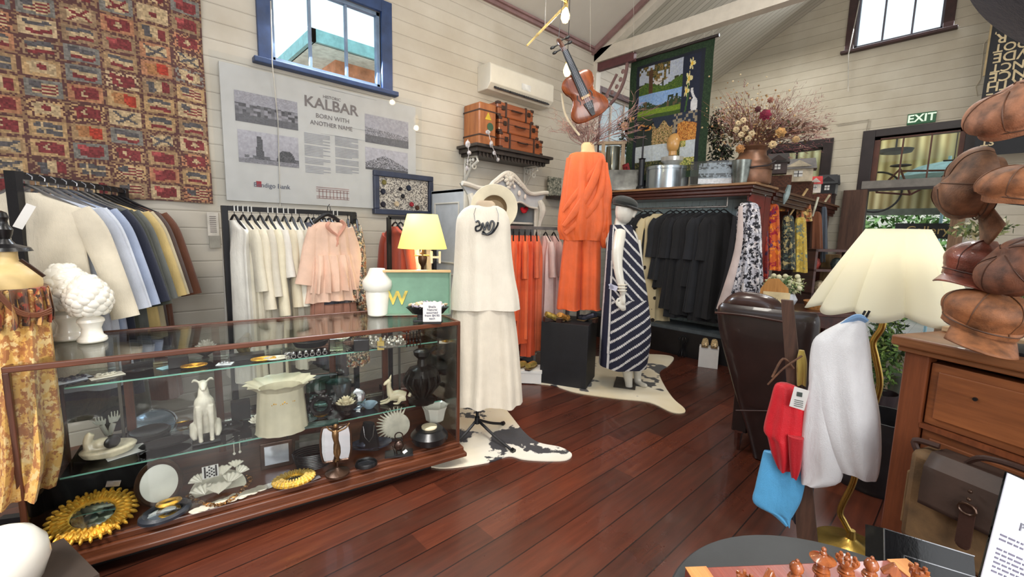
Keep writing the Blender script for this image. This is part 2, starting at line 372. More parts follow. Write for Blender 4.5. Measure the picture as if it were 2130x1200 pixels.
# windows
def window(name,axis,p,u0,u1,z0,z1,vn,hn,mf,mg,cas=.1,sill=True,casing=True,proj=.03,mid=.03):
    """casing stands proud of the wall face p towards the room"""
    B=(lambda m,a,b,c,d,e,f: m.bb(a,b,c,d,e,f)) if axis=='y' else (lambda m,a,b,c,d,e,f: m.bb(c,d,a,b,e,f))
    root=M()
    if casing:
        B(root,u0-cas,u0,p-proj,p+.02,z0-.02,z1+cas); B(root,u1,u1+cas,p-proj,p+.02,z0-.02,z1+cas); B(root,u0,u1,p-proj,p+.02,z1,z1+cas)
    w_=obj(name,root,mf,smooth=0,bev=.004); w_['kind']='structure'
    if sill: m=M(); B(m,u0-cas-.04,u1+cas+.04,p-.07,p+.02,z0-.06,z0-.02); obj('window_sill',m,mf,w_,smooth=0,bev=.006)
    m=M(); t=.028
    B(m,u0,u0+t,p+.02,p+.07,z0,z1); B(m,u1-t,u1,p+.02,p+.07,z0,z1); B(m,u0,u1,p+.02,p+.07,z0,z0+t); B(m,u0,u1,p+.02,p+.07,z1-t,z1)
    for i in range(1,vn): u=u0+(u1-u0)*i/vn; B(m,u-mid/3,u+mid/3,p+.03,p+.06,z0,z1)
    for i in range(1,hn): z=z0+(z1-z0)*i/hn; B(m,u0,u1,p+.03,p+.06,z-mid/3,z+mid/3)
    obj('window_frame',m,mg,w_,smooth=0)
    m=M(); B(m,u0,u1,p+.043,p+.047,z0,z1); obj('pane',m,glass((240,248,250),.08),w_,smooth=0)
    return w_
hazeF=mat((44,66,108),.45,var=.15); brownF=mat((60,34,34),.45,var=.2); gry=mat((150,146,140),.5)  # first casing: dark brown frame with blue lens haze painted into its colour
window('window_1','y',YA,1.06,1.96,2.73,3.37,3,1,hazeF,mat((120,140,165),.5))
window('window_2','y',YA,5.25,6.6,2.62,3.42,4,1,mat((70,34,42),.5),white,cas=.08,sill=False)
window('window_3','x',XB,.66,1.57,4.15,4.95,3,1,brownF,mat((110,110,125),.5))
window('window_4','x',XB,1.80,2.5,1.9,2.82,2,1,dark,dark,cas=.12)
# blind cords hanging at the high windows
cordm=mat((190,186,176),.7)
one('blind_cord','thin pale cord hanging down the wall below the high haze-tinted window','cord',M().tube([PY(563,2,3.82),PY(566,130,3.82),PY(578,250,3.87),PY(583,430,3.87)],.004,5),cordm)
one('blind_cord','knotted cord hanging beside the dark high window in the gable','cord',M().tube([PX(1788,2,7.9),PX(1765,112,7.9),PX(1764,190,7.96)],.006,5),cordm)
m=M(); m.tube([PX(2065,70,7.97),PX(2048,90,7.97),PX(2040,165,7.97),PX(2030,180,7.97),PX(2034,200,7.97)],.006,5); one('loose_cable','thin cable clipped to the gable wall beside the upside-down letter sign','cable',m,mat((170,160,140),.6))
one('loose_cable','pale cable running across the boards and down beside the exit door frame','cable',M().tube([PX(1740,259,7.98),PX(1800,250,7.98),PX(1808,248,7.98),PX(1802,275,7.98),PX(1798,276,7.98)],.007,5),mat((160,152,136),.6))
# door with fanlight
dr=obj('door_1',M().bb(XB-.03,XB+.05,1.2,1.34,0,2.98).bb(XB-.03,XB+.05,.2,.31,0,2.98).bb(XB-.03,XB+.05,.31,1.2,2.88,2.98),dark,smooth=0,bev=.005); dr['kind']='structure'
m=M(); m.bb(XB,XB+.07,1.14,1.2,2.28,2.88); m.bb(XB,XB+.07,.31,.36,2.28,2.88); m.bb(XB,XB+.07,.31,1.2,2.84,2.88)
for y in (.62,.90): m.bb(XB+.01,XB+.05,y-.008,y+.008,2.28,2.86)
obj('fanlight_frame',m,mat((92,50,36),.45),dr,smooth=0)
m=M(); m.bb(XB+.03,XB+.034,.31,1.2,2.28,2.86); obj('fanlight_pane',m,glass((250,250,240),.05),dr,smooth=0)
m=M(); m.bb(XB-.06,XB+.08,.25,1.28,2.175,2.28); obj('door_head',m,mat((128,124,118),.55),dr,smooth=0)
m=M(); m.bb(XB-.06,XB+.02,.3,1.28,2.14,2.175); obj('door_track',m,dark,dr,smooth=0)
o1=M(); o1.bb(XB-.12,XB-.05,1.2,1.47,0,2.16); one('timber_slab','wide dark-brown timber slab standing left of the exit doorway','door',o1,wood((58,36,28),(100,70,54),'z',5,.6,0))
o1=M(); o1.bb(XB-.12,XB-.05,.20,.33,0,2.16); one('timber_post','narrow pale-brown timber post right of the exit doorway behind the caps','post',o1,wood((98,70,48),(150,118,88),'z',5,.6,0))
ex=thing('exit_sign','green EXIT sign above the fanlight doorway','sign',(XB-.012,.745,3.06),-PI/2)
obj('sign_board',M().bb(-.14,.14,-.008,.008,-.07,.07),mat((14,92,52),.4,var=.05),ex,smooth=0,bev=.003)
text('lettering','EXIT',.135,ex,(0,-.011,0),glow((225,245,225),.25),bold=.003)
# ---------------------------------------------------------------- outside the door and windows
m=M(); m.bb(XB+.12,16,-4,6,-.18,-.04); struct('ground_outside',m,boards((176,170,164),1,.14,0,(96,90,86),key='deck'),smooth=0)
s=NT('corrugated'); q=s.sep(); wv=s.math('SINE',s.math('MULTIPLY',q[1],52)); c=s.ramp(s.math('ADD',s.math('MULTIPLY',wv,.5),.5),[(0,(168,150,104)),(1,(232,222,176))]); mCor=s.fin(c,.5); s.l(c,s.b.inputs['Base Color'])
m=M(); m.grid(lambda u,v:(9.9+.03*sin((4-8*u)*26),4-8*u,1.9+v*1.55),420,1); one('corrugated_screen','pale yellow corrugated sheet wall seen through the fanlight','screen',m,mCor)
m=M(); [m.bb(x,x+.06,-1.5,3.2,3.28,3.38) for x in (8.75,9.17,9.62)]; [m.bb(8.7,9.75,y,y+.06,0 if 0 else 3.2,3.28) for y in (-1.4,3.0)]; [m.bb(9.65,9.72,y,y+.07,-.04,3.3) for y in (-1.4,3.0)]; one('verandah_beams','grey timber beams carrying the hanging bicycle outside the exit door','verandah',m,mat((150,148,140),.6))
g=thing('gallery_sign','dark board reading Gallery in pale script outside the doorway','sign',PX(1925,478,9.3),-PI/2)
obj('board',M().bb(-.36,.42,0,.03,-.13,.10),mat((44,46,54),.5),g,smooth=0); obj('support_post',M().bb(-.34,-.29,.03,.07,-1.6,.08).bb(.35,.40,.03,.07,-1.6,.08),mat((150,150,150),.6),g,smooth=0); text('lettering','Gallery',.17,g,(.02,-.01,-.01),mat((214,186,128),.4),sx=1.0)
bk=thing('bicycle','old bicycle hung high outside the exit doorway','bicycle',PX(1905,390,8.8),-PI/2+.1)
def ring(m,c,r,t,n=32,pl='xz'): return m.tube([(c[0]+r*cos(2*PI*i/n),c[1],c[2]+r*sin(2*PI*i/n)) for i in range(n)],t,6,closed=True)
rub=mat((40,40,44),.6)
for x in (-.45,.5): m=M(); ring(m,(x,0,-.05),.30,.014); obj('wheel',m,rub,bk)
m=M()
for a,b in (((-.45,0,-.05),(-.05,0,-.1)),((-.05,0,-.1),(-.2,0,.28)),((-.2,0,.28),(-.45,0,-.05)),((-.2,0,.25),(.36,0,.22)),((-.05,0,-.1),(.36,0,.18)),((.36,0,.3),(.5,0,-.05))): m.cyl(a,b,.014)
obj('frame',m,mat((84,40,34),.5),bk); m=M(); m.tube([(.25,0,.36),(.36,0,.36),(.42,0,.30)],.012); obj('handlebar',m,rub,bk); m=M(); m.sph((-.2,0,.33),(.13,.05,.025),12,6); obj('saddle',m,rub,bk); obj('hanging_wire',M().cyl((-.2,0,.3),(-.2,0,1.25),.006).cyl((.36,0,.3),(.36,0,1.25),.006),rub,bk)
m=M(); m.bb(9.6,9.7,-1,3,1.88,1.98); m.bb(9.6,9.7,-1,3,.9,.96); m.bb(9.6,9.66,-1,3,1.52,1.56); one('verandah_rail','grey timber rails across the verandah outside','railing',m,mat((120,130,125),.6))
def leaves(m,c,r,n,sz,seed,up=0,cols=None):
    rd=random.Random(seed)
    for i in range(n):
        d=Vector((rd.gauss(0,1),rd.gauss(0,1),rd.gauss(0,1)+up)).normalized(); p=Vector(c)+Vector((d.x*r[0],d.y*r[1],d.z*r[2]))*rd.random()**.4
        a=Vector((rd.gauss(0,1),rd.gauss(0,1),rd.gauss(0,1))).normalized(); b=a.cross(d).normalized(); s_=sz*rd.uniform(.6,1.3)
        m.add([p-a*s_,p+b*s_*.35,p+a*s_,p-b*s_*.35],[(0,1,2,3)],rd.choice(cols) if cols else None)
    return m
m=M(); leaves(m,(12.0,1.6,1.3),(.5,2.2,1.1),2600,.10,1); one('garden_shrubs','leafy green shrubs beyond the verandah','shrub',m,mat((92,130,74),.7,var=.4),fix=False)
m=M(); m.bb(14,14.2,-5,7,0,3.2); one('neighbour_wall','pale building beyond the verandah garden','building',m,mat((210,214,206),.8))
m=M(); m.prism([(0,0),(.34,0),(.38,.55),(-.04,.55)],-.17,.17); one('green_bin','bright green bin outside the doorway','bin',m,mat((72,158,66),.5),loc=PZ(1905,668,-.04)+Vector((0,0,0)),rz=-PI/2,bev=.02)
m=M(); m.lathe([(.62,0),(.35,.16),(.02,.24)],20); m.cyl((0,0,.3),(0,0,-2.49),.02); one('umbrella','pale blue garden umbrella beyond the fanlight glass','umbrella',m,mat((170,215,235),.7),loc=(9.5,.5,2.45))
m=M(); m.lathe([(.02,0),(.2,.03),(.22,.08)],20); m.cyl((0,0,0),(0,0,.95),.012); one('hanging_lamp','dark dish lamp hanging outside the fanlight','lamp',m,rub,loc=PX(1862,322,9.2))
# neighbour's eave seen through window 1
hc=PY(652,72,8.0); hz=hc.z
hs=thing('neighbour_house','orange brick house corner with pale teal eaves outside the haze-tinted window','building',(hc.x,8.0,0))
obj('wall',M().bb(.55,6,.5,5,0,hz-.12),mat((225,150,112),.8,var=.2,scale=5),hs,smooth=0)
m=M(); m.bb(0,6.4,.0,5.4,hz-.12,hz-.08); obj('soffit',m,mat((215,222,212),.7),hs,smooth=0)
m=M(); m.bb(-.06,6.5,-.06,.02,hz-.12,hz+.08); m.bb(-.06,.02,-.06,5.4,hz-.12,hz+.08); obj('gutter',m,mat((130,180,182),.5),hs,smooth=0)
m=M(); m.add([(0,0,hz+.08),(6.5,0,hz+.08),(6.5,5.4,hz+.08),(0,5.4,hz+.08),(3.2,2.7,hz+.35)],[(0,1,4),(1,2,4),(2,3,4),(3,0,4)]); obj('roof',m,mat((200,210,212),.6),hs,smooth=0)
tr=M(); leaves(tr,(7.3,6.6,4.2),(1.3,.6,1.3),1500,.14,4); tr.limb([(7.3,6.6,0),(7.35,6.6,2),(7.3,6.6,4)],[.09,.07,.04],8); one('garden_tree','bright green tree outside the small far window','tree',tr,mat((100,190,140),.7,var=.3),fix=False)
# ================================================================ back wall
def lum(c,k): return tuple(max(0,min(255,v*k)) for v in c)
def h2(*a): return (sin(sum(v*k for v,k in zip(a,(12.9898,78.233,37.719,4.581))))*43758.5453)%1
# patchwork of printed flags
FX0,FX1,FZ0,FZ1=-2.05,.61,1.60,3.42; NC,NR=15,16
def flagcol(u,v):
    cx,cy=u*NC,v*NR; i,j=int(cx),int(cy); p,q=cx-i,cy-j; r=h2(i,j,1); r2=h2(i,j,2); r3=h2(i,j,3)
    bgs=[(178,146,106),(164,134,100),(122,118,112),(188,164,130),(172,122,92),(146,120,94)]
    bg=bgs[int(r*5.99)]; n=h2(int(cx*22),int(cy*18),5)
    mar,cr,nv=(126,56,58),(190,166,130),(92,88,90)
    if p<.04 or p>.96 or q<.05 or q>.95: return (92,60,58) if n>.4 else (140,110,84)
    wq=q+.05*sin(p*9+r*6); pp=p+.10*(q-.5)
    if not(.2<pp<.83 and .22<wq<.8):
        return lum(bg,.84+.28*n) if int(r2*3)!=1 or n>.45 else (92,60,56)
    a=(pp-.2)/.63; b=(wq-.22)/.58; k=int(r3*11)
    o=[(a<.33 and nv) or (a<.66 and cr) or mar, (b<.33 and mar) or (b<.66 and cr) or nv, mar if not(a<.4 and b>.5) else (170,80,80),
       (mar if int(b*7)%2 else cr) if not(a<.42 and b>.45) else nv, cr if (a-.5)**2+((b-.5)*.7)**2>.035 else mar,
       mar if not(abs(a-.5)<.08 and abs(b-.5)<.3 or abs(b-.5)<.12 and abs(a-.5)<.2) else cr, nv if not(abs(a-.3)<.06 or abs(b-.5)<.1) else cr,
       cr if min(abs(a-b),abs(a+b-1))>.12 else (mar if r2>.5 else nv), mar if not((a-.45)**2+((b-.5)*.75)**2<.04 and (a-.53)**2+((b-.5)*.75)**2>.025) else cr,
       (nv if b>.55 else cr) if b>.3 else mar, (176,66,50) if a>.5 else (170,120,80)][k]
    return lum(o,.8+.3*n)
m=M(); nu,nv_=NC*18,NR*12
m.grid(lambda u,v:(FX0+(FX1-FX0)*u,YA-.035-.012*sin(u*40+v*5)-.01*sin(v*19),FZ0+(FZ1-FZ0)*v+.012*sin(u*9)),nu,nv_,flagcol)
fl=one('flag_tapestry','large patchwork wall hanging of small faded national flags in red and tan','wall hanging',m,painted(.9),fix=False,smooth=0)
obj('hanging_rod',M().cyl((FX0,YA-.03,3.44),(.68,YA-.03,3.44),.016),dark,fl)
# history poster
po=thing('history_poster','large white acrylic history poster about the town with four old photographs','poster',(0,YA-.02,0))
P0=lambda px,py:(lambda q:(q.x,q.z))(PY(px,py,YA-.02))
obj('panel',M().bb(.70,2.30,-.004,.008,1.64,2.62),mat((190,188,184),.5,var=.03,bump=0),po,smooth=0)
obj('acrylic_cover',M().bb(.64,2.36,-.014,-.010,1.585,2.68),glass((252,253,254),.012),po,smooth=0)
def bwphoto(kind,seed):
    def f(u,v):
        n=h2(int(u*60),int(v*40),seed); n2=h2(int(u*18),int(v*12),seed+3)
        if kind==0: g=150-60*(v<.35)+n*20; g=g if v>.75 or v<.15 else (70+90*n2 if .25<v<.62 else g)
        elif kind==1:
            g=178-20*(1-v)+n*8
            if v<.14: g=120+n*25
            elif (u-.34)**2*9<(.09*(1.1-v))*.5 and v<.86: g=70+n*30
            elif v<.50*math.exp(-((u-.78)/.17)**4): g=60+n*40
            elif v<.26 and u>.1 and n2>.3: g=90+n*30
        elif kind==2: g=165+n*10 if v>.55-.12*u else (110+n*70 if v>.28 else 95+n*20)
        else: g=178+n*8 if v>.72-abs(u-.45)*.9 else (70+n*120 if v>.12 else 80)
        return (g,g*.98,g*1.02)
    return f
for i,(x0,y0,x1,y1,k) in enumerate(((486,186,620,272,0),(493,268,622,350,1),(758,236,849,310,2),(759,305,848,362,3))):
    a=P0(x0,(y0+190 if 0 else y0)); b=P0(x1,y1); c=P0(x0,y1-16 if i<2 else y1-20); zt=a[1]; zb=b[1]
    m=M(); m.grid(lambda u,v:(a[0]+(b[0]-a[0])*u,-.006,zb+(zt-zb)*v),54,36,bwphoto(k,i)); obj('old_photograph',m,painted(.5),po,smooth=0,fix=False)
ink=mat((120,112,110),.7,var=.05,bump=0); ink2=mat((86,88,104),.7,var=.05,bump=0)
def T_(b,px,py,size,mt,**k): q=P0(px,py); return text('lettering',b,size,po,(q[0],-.007,q[1]),mt,**k)
T_('KALBAR',690,222,.118,ink,bold=.002,sx=1.05); T_('HISTORIC',690,205,.034,ink); T_('BORN WITH',692,247,.05,ink); T_('ANOTHER NAME',690,262,.05,ink,sx=.92)
T_('Bendigo Bank',566,387,.05,ink2,sx=.95); q=P0(538,383); obj('logo_mark',M().bb(q[0]-.018,q[0]+.018,-.007,-.005,q[1]-.022,q[1]+.022),mat((150,44,50),.6),po,smooth=0)
m=M()
for (xa,xb,za,zb) in ((632,688,276,366),(696,746,283,366)):
    p,q=P0(xa,za),P0(xb,zb); n=26
    for i in range(n):
        if i in(7,15,20): continue
        z=p[1]+(q[1]-p[1])*i/n; e=q[0]-(.0 if h2(i,xa)>.25 else .06); m.bb(p[0],e,-.006,-.005,z-.0035,z+.0035)
for z in (2.605,2.325,2.235): m.bb(1.40,1.90,-.006,-.005,z-.004,z-.002)
obj('body_text',m,mat((150,150,154),.8,bump=0),po,smooth=0)
m=M(); q=P0(695,403); 
for i in range(9): m.bb(q[0]-.13+i*.03,q[0]-.124+i*.03,-.006,-.005,q[1]-.045,q[1]+.03)
for z in (-.045,-.03,.03,.045,.012): m.bb(q[0]-.15,q[0]+.13,-.006,-.005,q[1]+z-.003,q[1]+z+.003)
obj('building_sketch',m,mat((160,130,126),.8,bump=0),po,smooth=0)
# small price tags hanging on the wall by the rack
for (px,py,h,l) in ((443,466,.17,'small white printed care tag pinned left of the black garment rack'),(447,503,.09,'short grey tag pinned below the printed care tag')):
    q=PY(px,py,3.88); m=M(); m.bb(-.035,.035,-.004,.004,-h/2,h/2); t=one('wall_tag',l,'tag',m,mat((196,190,180) if h>.1 else (150,146,136),.8),loc=q,smooth=0)
    if h>.1: m=M(); [m.bb(-.02,.02,-.006,-.004,z,z+.006) for z in np.arange(-.06,.06,.014)]; obj('print',m,ink,t,smooth=0)
# framed brooches
fb=thing('brooch_display','dark blue picture frame holding rosette brooches on speckled linen','picture frame',(0,YA,0))
x0,x1,z0,z1=1.85,2.48,1.59,1.985; m=M(); y=-.06
m.bb(x0,x1,y,0,z0,z0+.05); m.bb(x0,x1,y,0,z1-.05,z1); m.bb(x0,x0+.05,y,0,z0+.05,z1-.05); m.bb(x1-.05,x1,y,0,z0+.05,z1-.05); obj('frame',m,mat((36,44,66),.35,var=.2),fb,smooth=0,bev=.006)
s=NT('speckle'); c=s.ramp(s.noise(90,2),[(.42,(90,84,84)),(.5,(176,168,156)),(.6,(206,198,186))]); obj('linen',M().bb(x0+.05,x1-.05,-.03,-.004,z0+.05,z1-.05),s.fin(c,.9),fb,smooth=0)
for (px,py,r_,c) in ((799,379,.024,(120,112,60)),(797,398,.026,(30,34,52)),(833,393,.018,(26,24,34)),(850,391,.027,(24,34,56)),(838,408,.022,(28,28,34)),(797,425,.027,(30,26,40)),(825,424,.026,(200,180,150)),(856,425,.024,(150,30,44)),(868,432,.024,(70,44,30))):
    q=PY(px,py,YA-.04); m=M(); m.lathe([(r_*.2,.018),(r_*.7,.02),(r_,.008),(r_*.9,0)],18,fn=lambda a,r,z:1+.1*sin(a*9)*(r>.01)); 
    o=obj('brooch',m,mat(c,.8,var=.3),fb,loc=(q.x,-.034,q.z),rot=(PI/2,0,0),label='%s rosette brooch'%('red' if c[0]==150 else 'cream' if c[0]==200 else 'olive' if c[0]==120 else 'dark'))
# air conditioner
ac=thing('air_conditioner','white split-system air conditioner high on the board wall','air conditioner',(3.56,YA,3.07))
m=M(); m.prism([(0,-.13),(-.16,-.13),(-.22,-.07),(-.22,.11),(-.20,.13),(0,.13)],-.49,.49); m.v=[(v[1],v[0],v[2]) for v in m.v]; obj('housing',m,mat((222,218,206),.3,var=.02,bump=0),ac,smooth=0,bev=.008)
m=M(); m.box((.0,-.195,-.098),(.84,.05,.012),rx=R(40)); obj('vent',m,mat((26,26,30),.6),ac,smooth=0)
m=M(); 
for i in range(4): m.box((-.32+i*.215,-.205,-.104),(.19,.04,.006),rx=R(40))
for i in range(24): m.box((-.4+i*.035,-.207,-.104),(.004,.045,.012),rx=R(40))
obj('louvre',m,mat((70,72,78),.5),ac,smooth=0)
obj('display',M().bb(-.04,.10,-.223,-.220,-.045,.02),mat((232,234,234),.15),ac,smooth=0)
# shelf with suitcases
sx0,sx1,sz=2.80,3.95,2.335
sh=thing('wall_shelf','dark moulded wall shelf on white scroll brackets holding suitcases','shelf',(0,YA,0))
m=M(); m.bb(sx0,sx1,-.34,0,sz-.03,sz); m.bb(sx0+.03,sx1-.03,-.31,0,sz-.075,sz-.03); m.bb(sx0+.06,sx1-.06,-.27,0,sz-.105,sz-.075)
for i in range(20): m.bb(sx0+.08+i*.05,sx0+.10+i*.05,-.29,-.27,sz-.12,sz-.07)
obj('board',m,mat((52,44,40),.4,var=.25),sh,smooth=0,bev=.004)
for x in (sx0+.10,sx1-.16):
    m=M(); m.tube([(x,-.02,sz-.10),(x,-.22,sz-.11),(x,-.24,sz-.16),(x,-.12,sz-.22),(x,-.03,sz-.34)],.014,6); m.tube([(x,-.02,sz-.1),(x,-.02,sz-.36)],.012,6)
    for i in range(4): ring(m,(x,-.06-.04*i,sz-.15-.02*i),.025,.006,10)
    for i in range(3): m.sph((x,-.16+.05*i,sz-.14),(.012,.02,.02),8,6)
    obj('bracket',m,mat((200,196,186),.6),sh)
leath=wood((106,52,28),(158,88,48),'x',9,.45,.1); leath2=wood((130,72,36),(176,110,60),'z',9,.5,.1); brass=mat((190,160,90),.3,.9,var=.1); dleath=mat((54,32,24),.5)
def suitcase(loc,w,d,h,label,mt,group,rz=0,stand=0,sticker=()):
    t=thing('suitcase',label,'suitcase',loc,rz,group)
    obj('case_body',M().bb(-w/2,w/2,-d/2,d/2,0,h),mt,t,bev=.014,smooth=0)
    m=M()
    if not stand:
        m.bb(-w/2-.003,w/2+.003,-d/2-.003,d/2+.003,h*.58,h*.61); 
        for x in (-w*.28,w*.28): m.bb(x-.012,x+.012,-d/2-.004,d/2+.004,-.0,h+.003)
    else:
        for z in (h*.22,h*.8): m.bb(-w/2-.003,w/2+.003,-d/2-.003,d/2+.003,z,z+.014)
    obj('strap',m,dleath,t,smooth=0)
    if not stand:
        for x in (-w*.36,w*.36): obj('lock',M().bb(x-.022,x+.022,-d/2-.010,-d/2,h*.45,h*.75),mat((60,44,36),.35,.5),t,smooth=0,bev=.003)
        for sx_ in(-1,1):
            for sz_ in (0,1): obj('corner_cap',M().box((sx_*(w/2-.02),-d/2+.02,h*sz_+(.012 if sz_==0 else -.012)),(.05,.05,.03)),dleath,t,smooth=0,bev=.006)
        obj('handle',M().limb([(-.07,-d/2-.004,h*.58),(-.05,-d/2-.035,h*.5),(.05,-d/2-.035,h*.5),(.07,-d/2-.004,h*.58)],.009,6),dleath,t)
    for (x,z,r_,c) in sticker:
        m=M(); m.prism([(x+r_*cos(a),z+r_*sin(a)) for a in ([R(90),R(210),R(330)] if c[0]>180 else [R(k*30) for k in range(12)])],-d/2-.004,-d/2-.001); obj('sticker',m,mat(c,.6),t,smooth=0,label='%s sticker'%('yellow triangular' if c[0]>180 else 'round green'))
    return t
suitcase((2.99,YA-.15,sz),.22,.27,.42,'upright tan suitcase with yellow and green stickers at the left of the wall shelf',leath2,'vintage suitcases on the wall shelf',stand=1,sticker=((.0,.28,.05,(206,178,50)),(.03,.19,.042,(50,84,62))))
suitcase((3.47,YA-.16,sz),.66,.28,.165,'brown leather suitcase, lowest and widest of the stacked three',leath,'vintage suitcases on the wall shelf')
suitcase((3.43,YA-.16,sz+.166),.60,.27,.155,'brown leather suitcase in the middle of the stacked three',leath,'vintage suitcases on the wall shelf')
suitcase((3.38,YA-.16,sz+.322),.53,.26,.15,'brown leather suitcase, topmost of the stacked three',leath,'vintage suitcases on the wall shelf')
m=M()
for i,(px,py) in enumerate(((973,300),(976,318),(972,350),(1015,275),(1022,300),(1028,318),(1036,332))):
    q=PY(px,py,3.52); m.sph(q,(.028 if i in (0,3,4) else .018,.02,.035 if i in (0,4) else .022),8,6,rz=i)
m.tube([PY(973,290,3.5),PY(975,320,3.5),PY(970,355,3.5)],.003,4); m.tube([PY(1015,270,3.5),PY(1022,300,3.5),PY(1037,335,3.5)],.003,4)
one('ornament_string','string of small white and silver ornaments draped over the suitcase shelf','ornament',m,mat((186,180,180),.4,var=.4,scale=30))
# wardrobe
wx0=PY(897,600,3.84).x; wy=PX(962,600,wx0).y; wx1=PY(1122,500,wy).x; wt=PX(962,392,wx0).z
wd=thing('wardrobe','pale grey french provincial wardrobe with open front and carved wavy crown','wardrobe',(0,0,0))
wg=mat((176,180,184),.5,var=.05); wl=mat((204,200,190),.5,var=.06)
m=M(); m.bb(wx0,wx0+.04,wy,YA-.06,0,wt); m.bb(wx1-.04,wx1,wy,YA-.06,0,wt); m.bb(wx0,wx1,YA-.08,YA-.05,0,wt); m.bb(wx0,wx1,wy,YA-.06,wt-.03,wt); m.bb(wx0,wx1,wy,YA-.06,.1,.16)
obj('carcass',m,wg,wd,smooth=0,bev=.004)
obj('back_lining',M().bb(wx0+.05,wx1-.05,YA-.10,YA-.085,.16,wt-.03),mat((24,22,30),.8),wd,smooth=0)
m=M(); 
for (a,b) in ((wt*.62,wt*.93),(.25,wt*.56)): 
    for y0 in (wy+.06,YA-.14): m.bb(wx0-.008,wx0,y0,y0+.012,a,b)
    for z in (a,b): m.bb(wx0-.008,wx0,wy+.06,YA-.128,z,z+.012)
obj('side_moulding',m,wl,wd,smooth=0)
for x in (wx0,wx1-.10):
    obj('stile',M().bb(x,x+.10,wy-.02,wy,.1,wt),wl,wd,smooth=0,bev=.006)
    m=M(); m.limb([(x+.05,wy-.03,wt-.05),(x+.07,wy-.06,wt-.15),(x+.05,wy-.04,wt-.30),(x+.05,wy-.02,wt-.45)],[.03,.04,.02,.006],8); obj('scroll_carving',m,wl,wd)
W_=wx1-wx0; cy=lambda t: wt+.02+.17*math.exp(-((t-.5)/.17)**2)+.05*cos((t-.5)*PI*4)*(abs(t-.5)>.2)*.4
n=28; up=[(wx0-.05+(W_+.1)*i/n,cy(i/n)) for i in range(n+1)]; lo=[(wx0+.09+(W_-.18)*i/n,wt-.13+.07*math.exp(-((i/n-.35)/.13)**2)+.05*math.exp(-((i/n-.7)/.12)**2)) for i in range(n+1)][::-1]
m=M(); 
for i in range(n):
    a,b=up[i],up[i+1]; c,d=lo[n-i],lo[n-i-1]; m.prism([c,a,b,d],wy-.035,wy-.005)
obj('crown',m,wg,wd,smooth=40)
m=M(); m.tube([(a,wy-.05,b) for a,b in up],.022,8); m.tube([(a,wy-.04,b) for a,b in lo],.010,6); obj('crown_moulding',m,wl,wd)
cxm=(wx0+wx1)/2; m=M(); 
for k in range(9): a=k*2*PI/9; m.sph((cxm+.045*cos(a),wy-.06,wt+.13+.045*sin(a)),(.03,.018,.02),8,6,ry=-a)
m.sph((cxm,wy-.07,wt+.13),.03,10,6)
for sgn in (-1,1):
    for k in range(4): m.sph((cxm+sgn*(.09+.035*k),wy-.055,wt+.12-.02*k),(.028,.014,.013),8,6,ry=sgn*.5)
for k in range(3): m.sph((cxm,wy-.05,wt+.05-.04*k),(.03-.006*k,.015,.02),8,6)
obj('shell_carving',m,wl,wd)
obj('shelf',M().bb(wx0+.04,wx1-.04,wy+.04,YA-.09,wt-.30,wt-.28),wl,wd,smooth=0)
m=M(); q=PY(1090,438,wy+.1); m.sph(q,(.04,.03,.03),8,6); m.sph(q+Vector((.03,0,.02)),.025,8,6); m.sph(q+Vector((-.03,0,.015)),.022,8,6); one('red_flower','bright red felt flower on the wardrobe shelf','flower',m,mat((222,40,52),.7),remesh=0)
one('pendant_ornament','white drop ornaments hanging under the wardrobe crown','ornament',M().sph(PY(1080,402,wy-.05),(.02,.015,.03),8,6).sph(PY(1092,409,wy-.05),(.016,.012,.028),8,6).sph(PY(1070,388,wy-.05),(.015,.012,.02),8,6),mat((226,216,206),.3))
text('chalk_lettering','Anna',.12,wd,(PY(1048,412,YA-.11).x,YA-.104,PY(1048,412,YA-.11).z),mat((170,170,176),.7),ry=0)
# wall sconce frame to the right of the wardrobe + white animal head ornament
q=PY(1153,392,YA-.06); t=one('framed_print','small grey patterned print standing on a short dark wall shelf behind the orange dress form','picture',M().bb(-.12,.12,-.012,.012,-.1,.14),floral((120,122,110),[(70,76,66),(176,172,156)],30),loc=q,smooth=0)
q=PY(1152,412,YA); one('small_shelf','short dark shelf ledge on the back wall right of the wardrobe','shelf',M().bb(q.x-.16,q.x+.55,YA-.16,YA,q.z-.02,q.z+.02),mat((48,36,32),.4),smooth=0,bev=.004)
ORD=['first','second','third','fourth','fifth','sixth','seventh','eighth','ninth','tenth','eleventh','twelfth','thirteenth']
# ================================================================ glass showcase
SA=R(-9.75); SO=Vector((-.303,2.384,0)); SL_,SD,SH=1.855,.585,.92
Z1,Z2,Z0=.748,.375,.176
cw=wood((62,32,20),(112,62,38),'x',7,.35,.15); cwz=wood((54,28,18),(98,54,34),'z',7,.35,.15)
sc_=thing('display_cabinet','long glass jewellery showcase with red-brown timber frame and base','showcase',SO,SA)
m=M(); m.bb(-.015,SL_+.02,-.02,SD,.095,.135); m.bb(-.03,SL_+.035,-.035,SD,.075,.10); m.bb(0,SL_,-.005,SD,.135,.165); obj('base',m,cw,sc_,smooth=0,bev=.006)
obj('plinth',M().bb(.06,SL_-.06,.08,SD-.04,0,.075),mat((16,13,13),.7),sc_,smooth=0)
obj('deck',M().bb(.012,SL_-.012,.012,SD-.012,.165,.175),cw,sc_,smooth=0)
p=.019
for x in (0,SL_-p):
    for y in (0,SD-p): obj('post',M().bb(x,x+p,y,y+p,.165,SH-.022),cwz,sc_,smooth=0,bev=.003)
m=M(); m.bb(0,SL_,0,p,SH-.024,SH); m.bb(0,SL_,SD-p,SD,SH-.024,SH); m.bb(0,p,p,SD-p,SH-.024,SH); m.bb(SL_-p,SL_,p,SD-p,SH-.024,SH); obj('top_rail',m,cw,sc_,smooth=0,bev=.004)
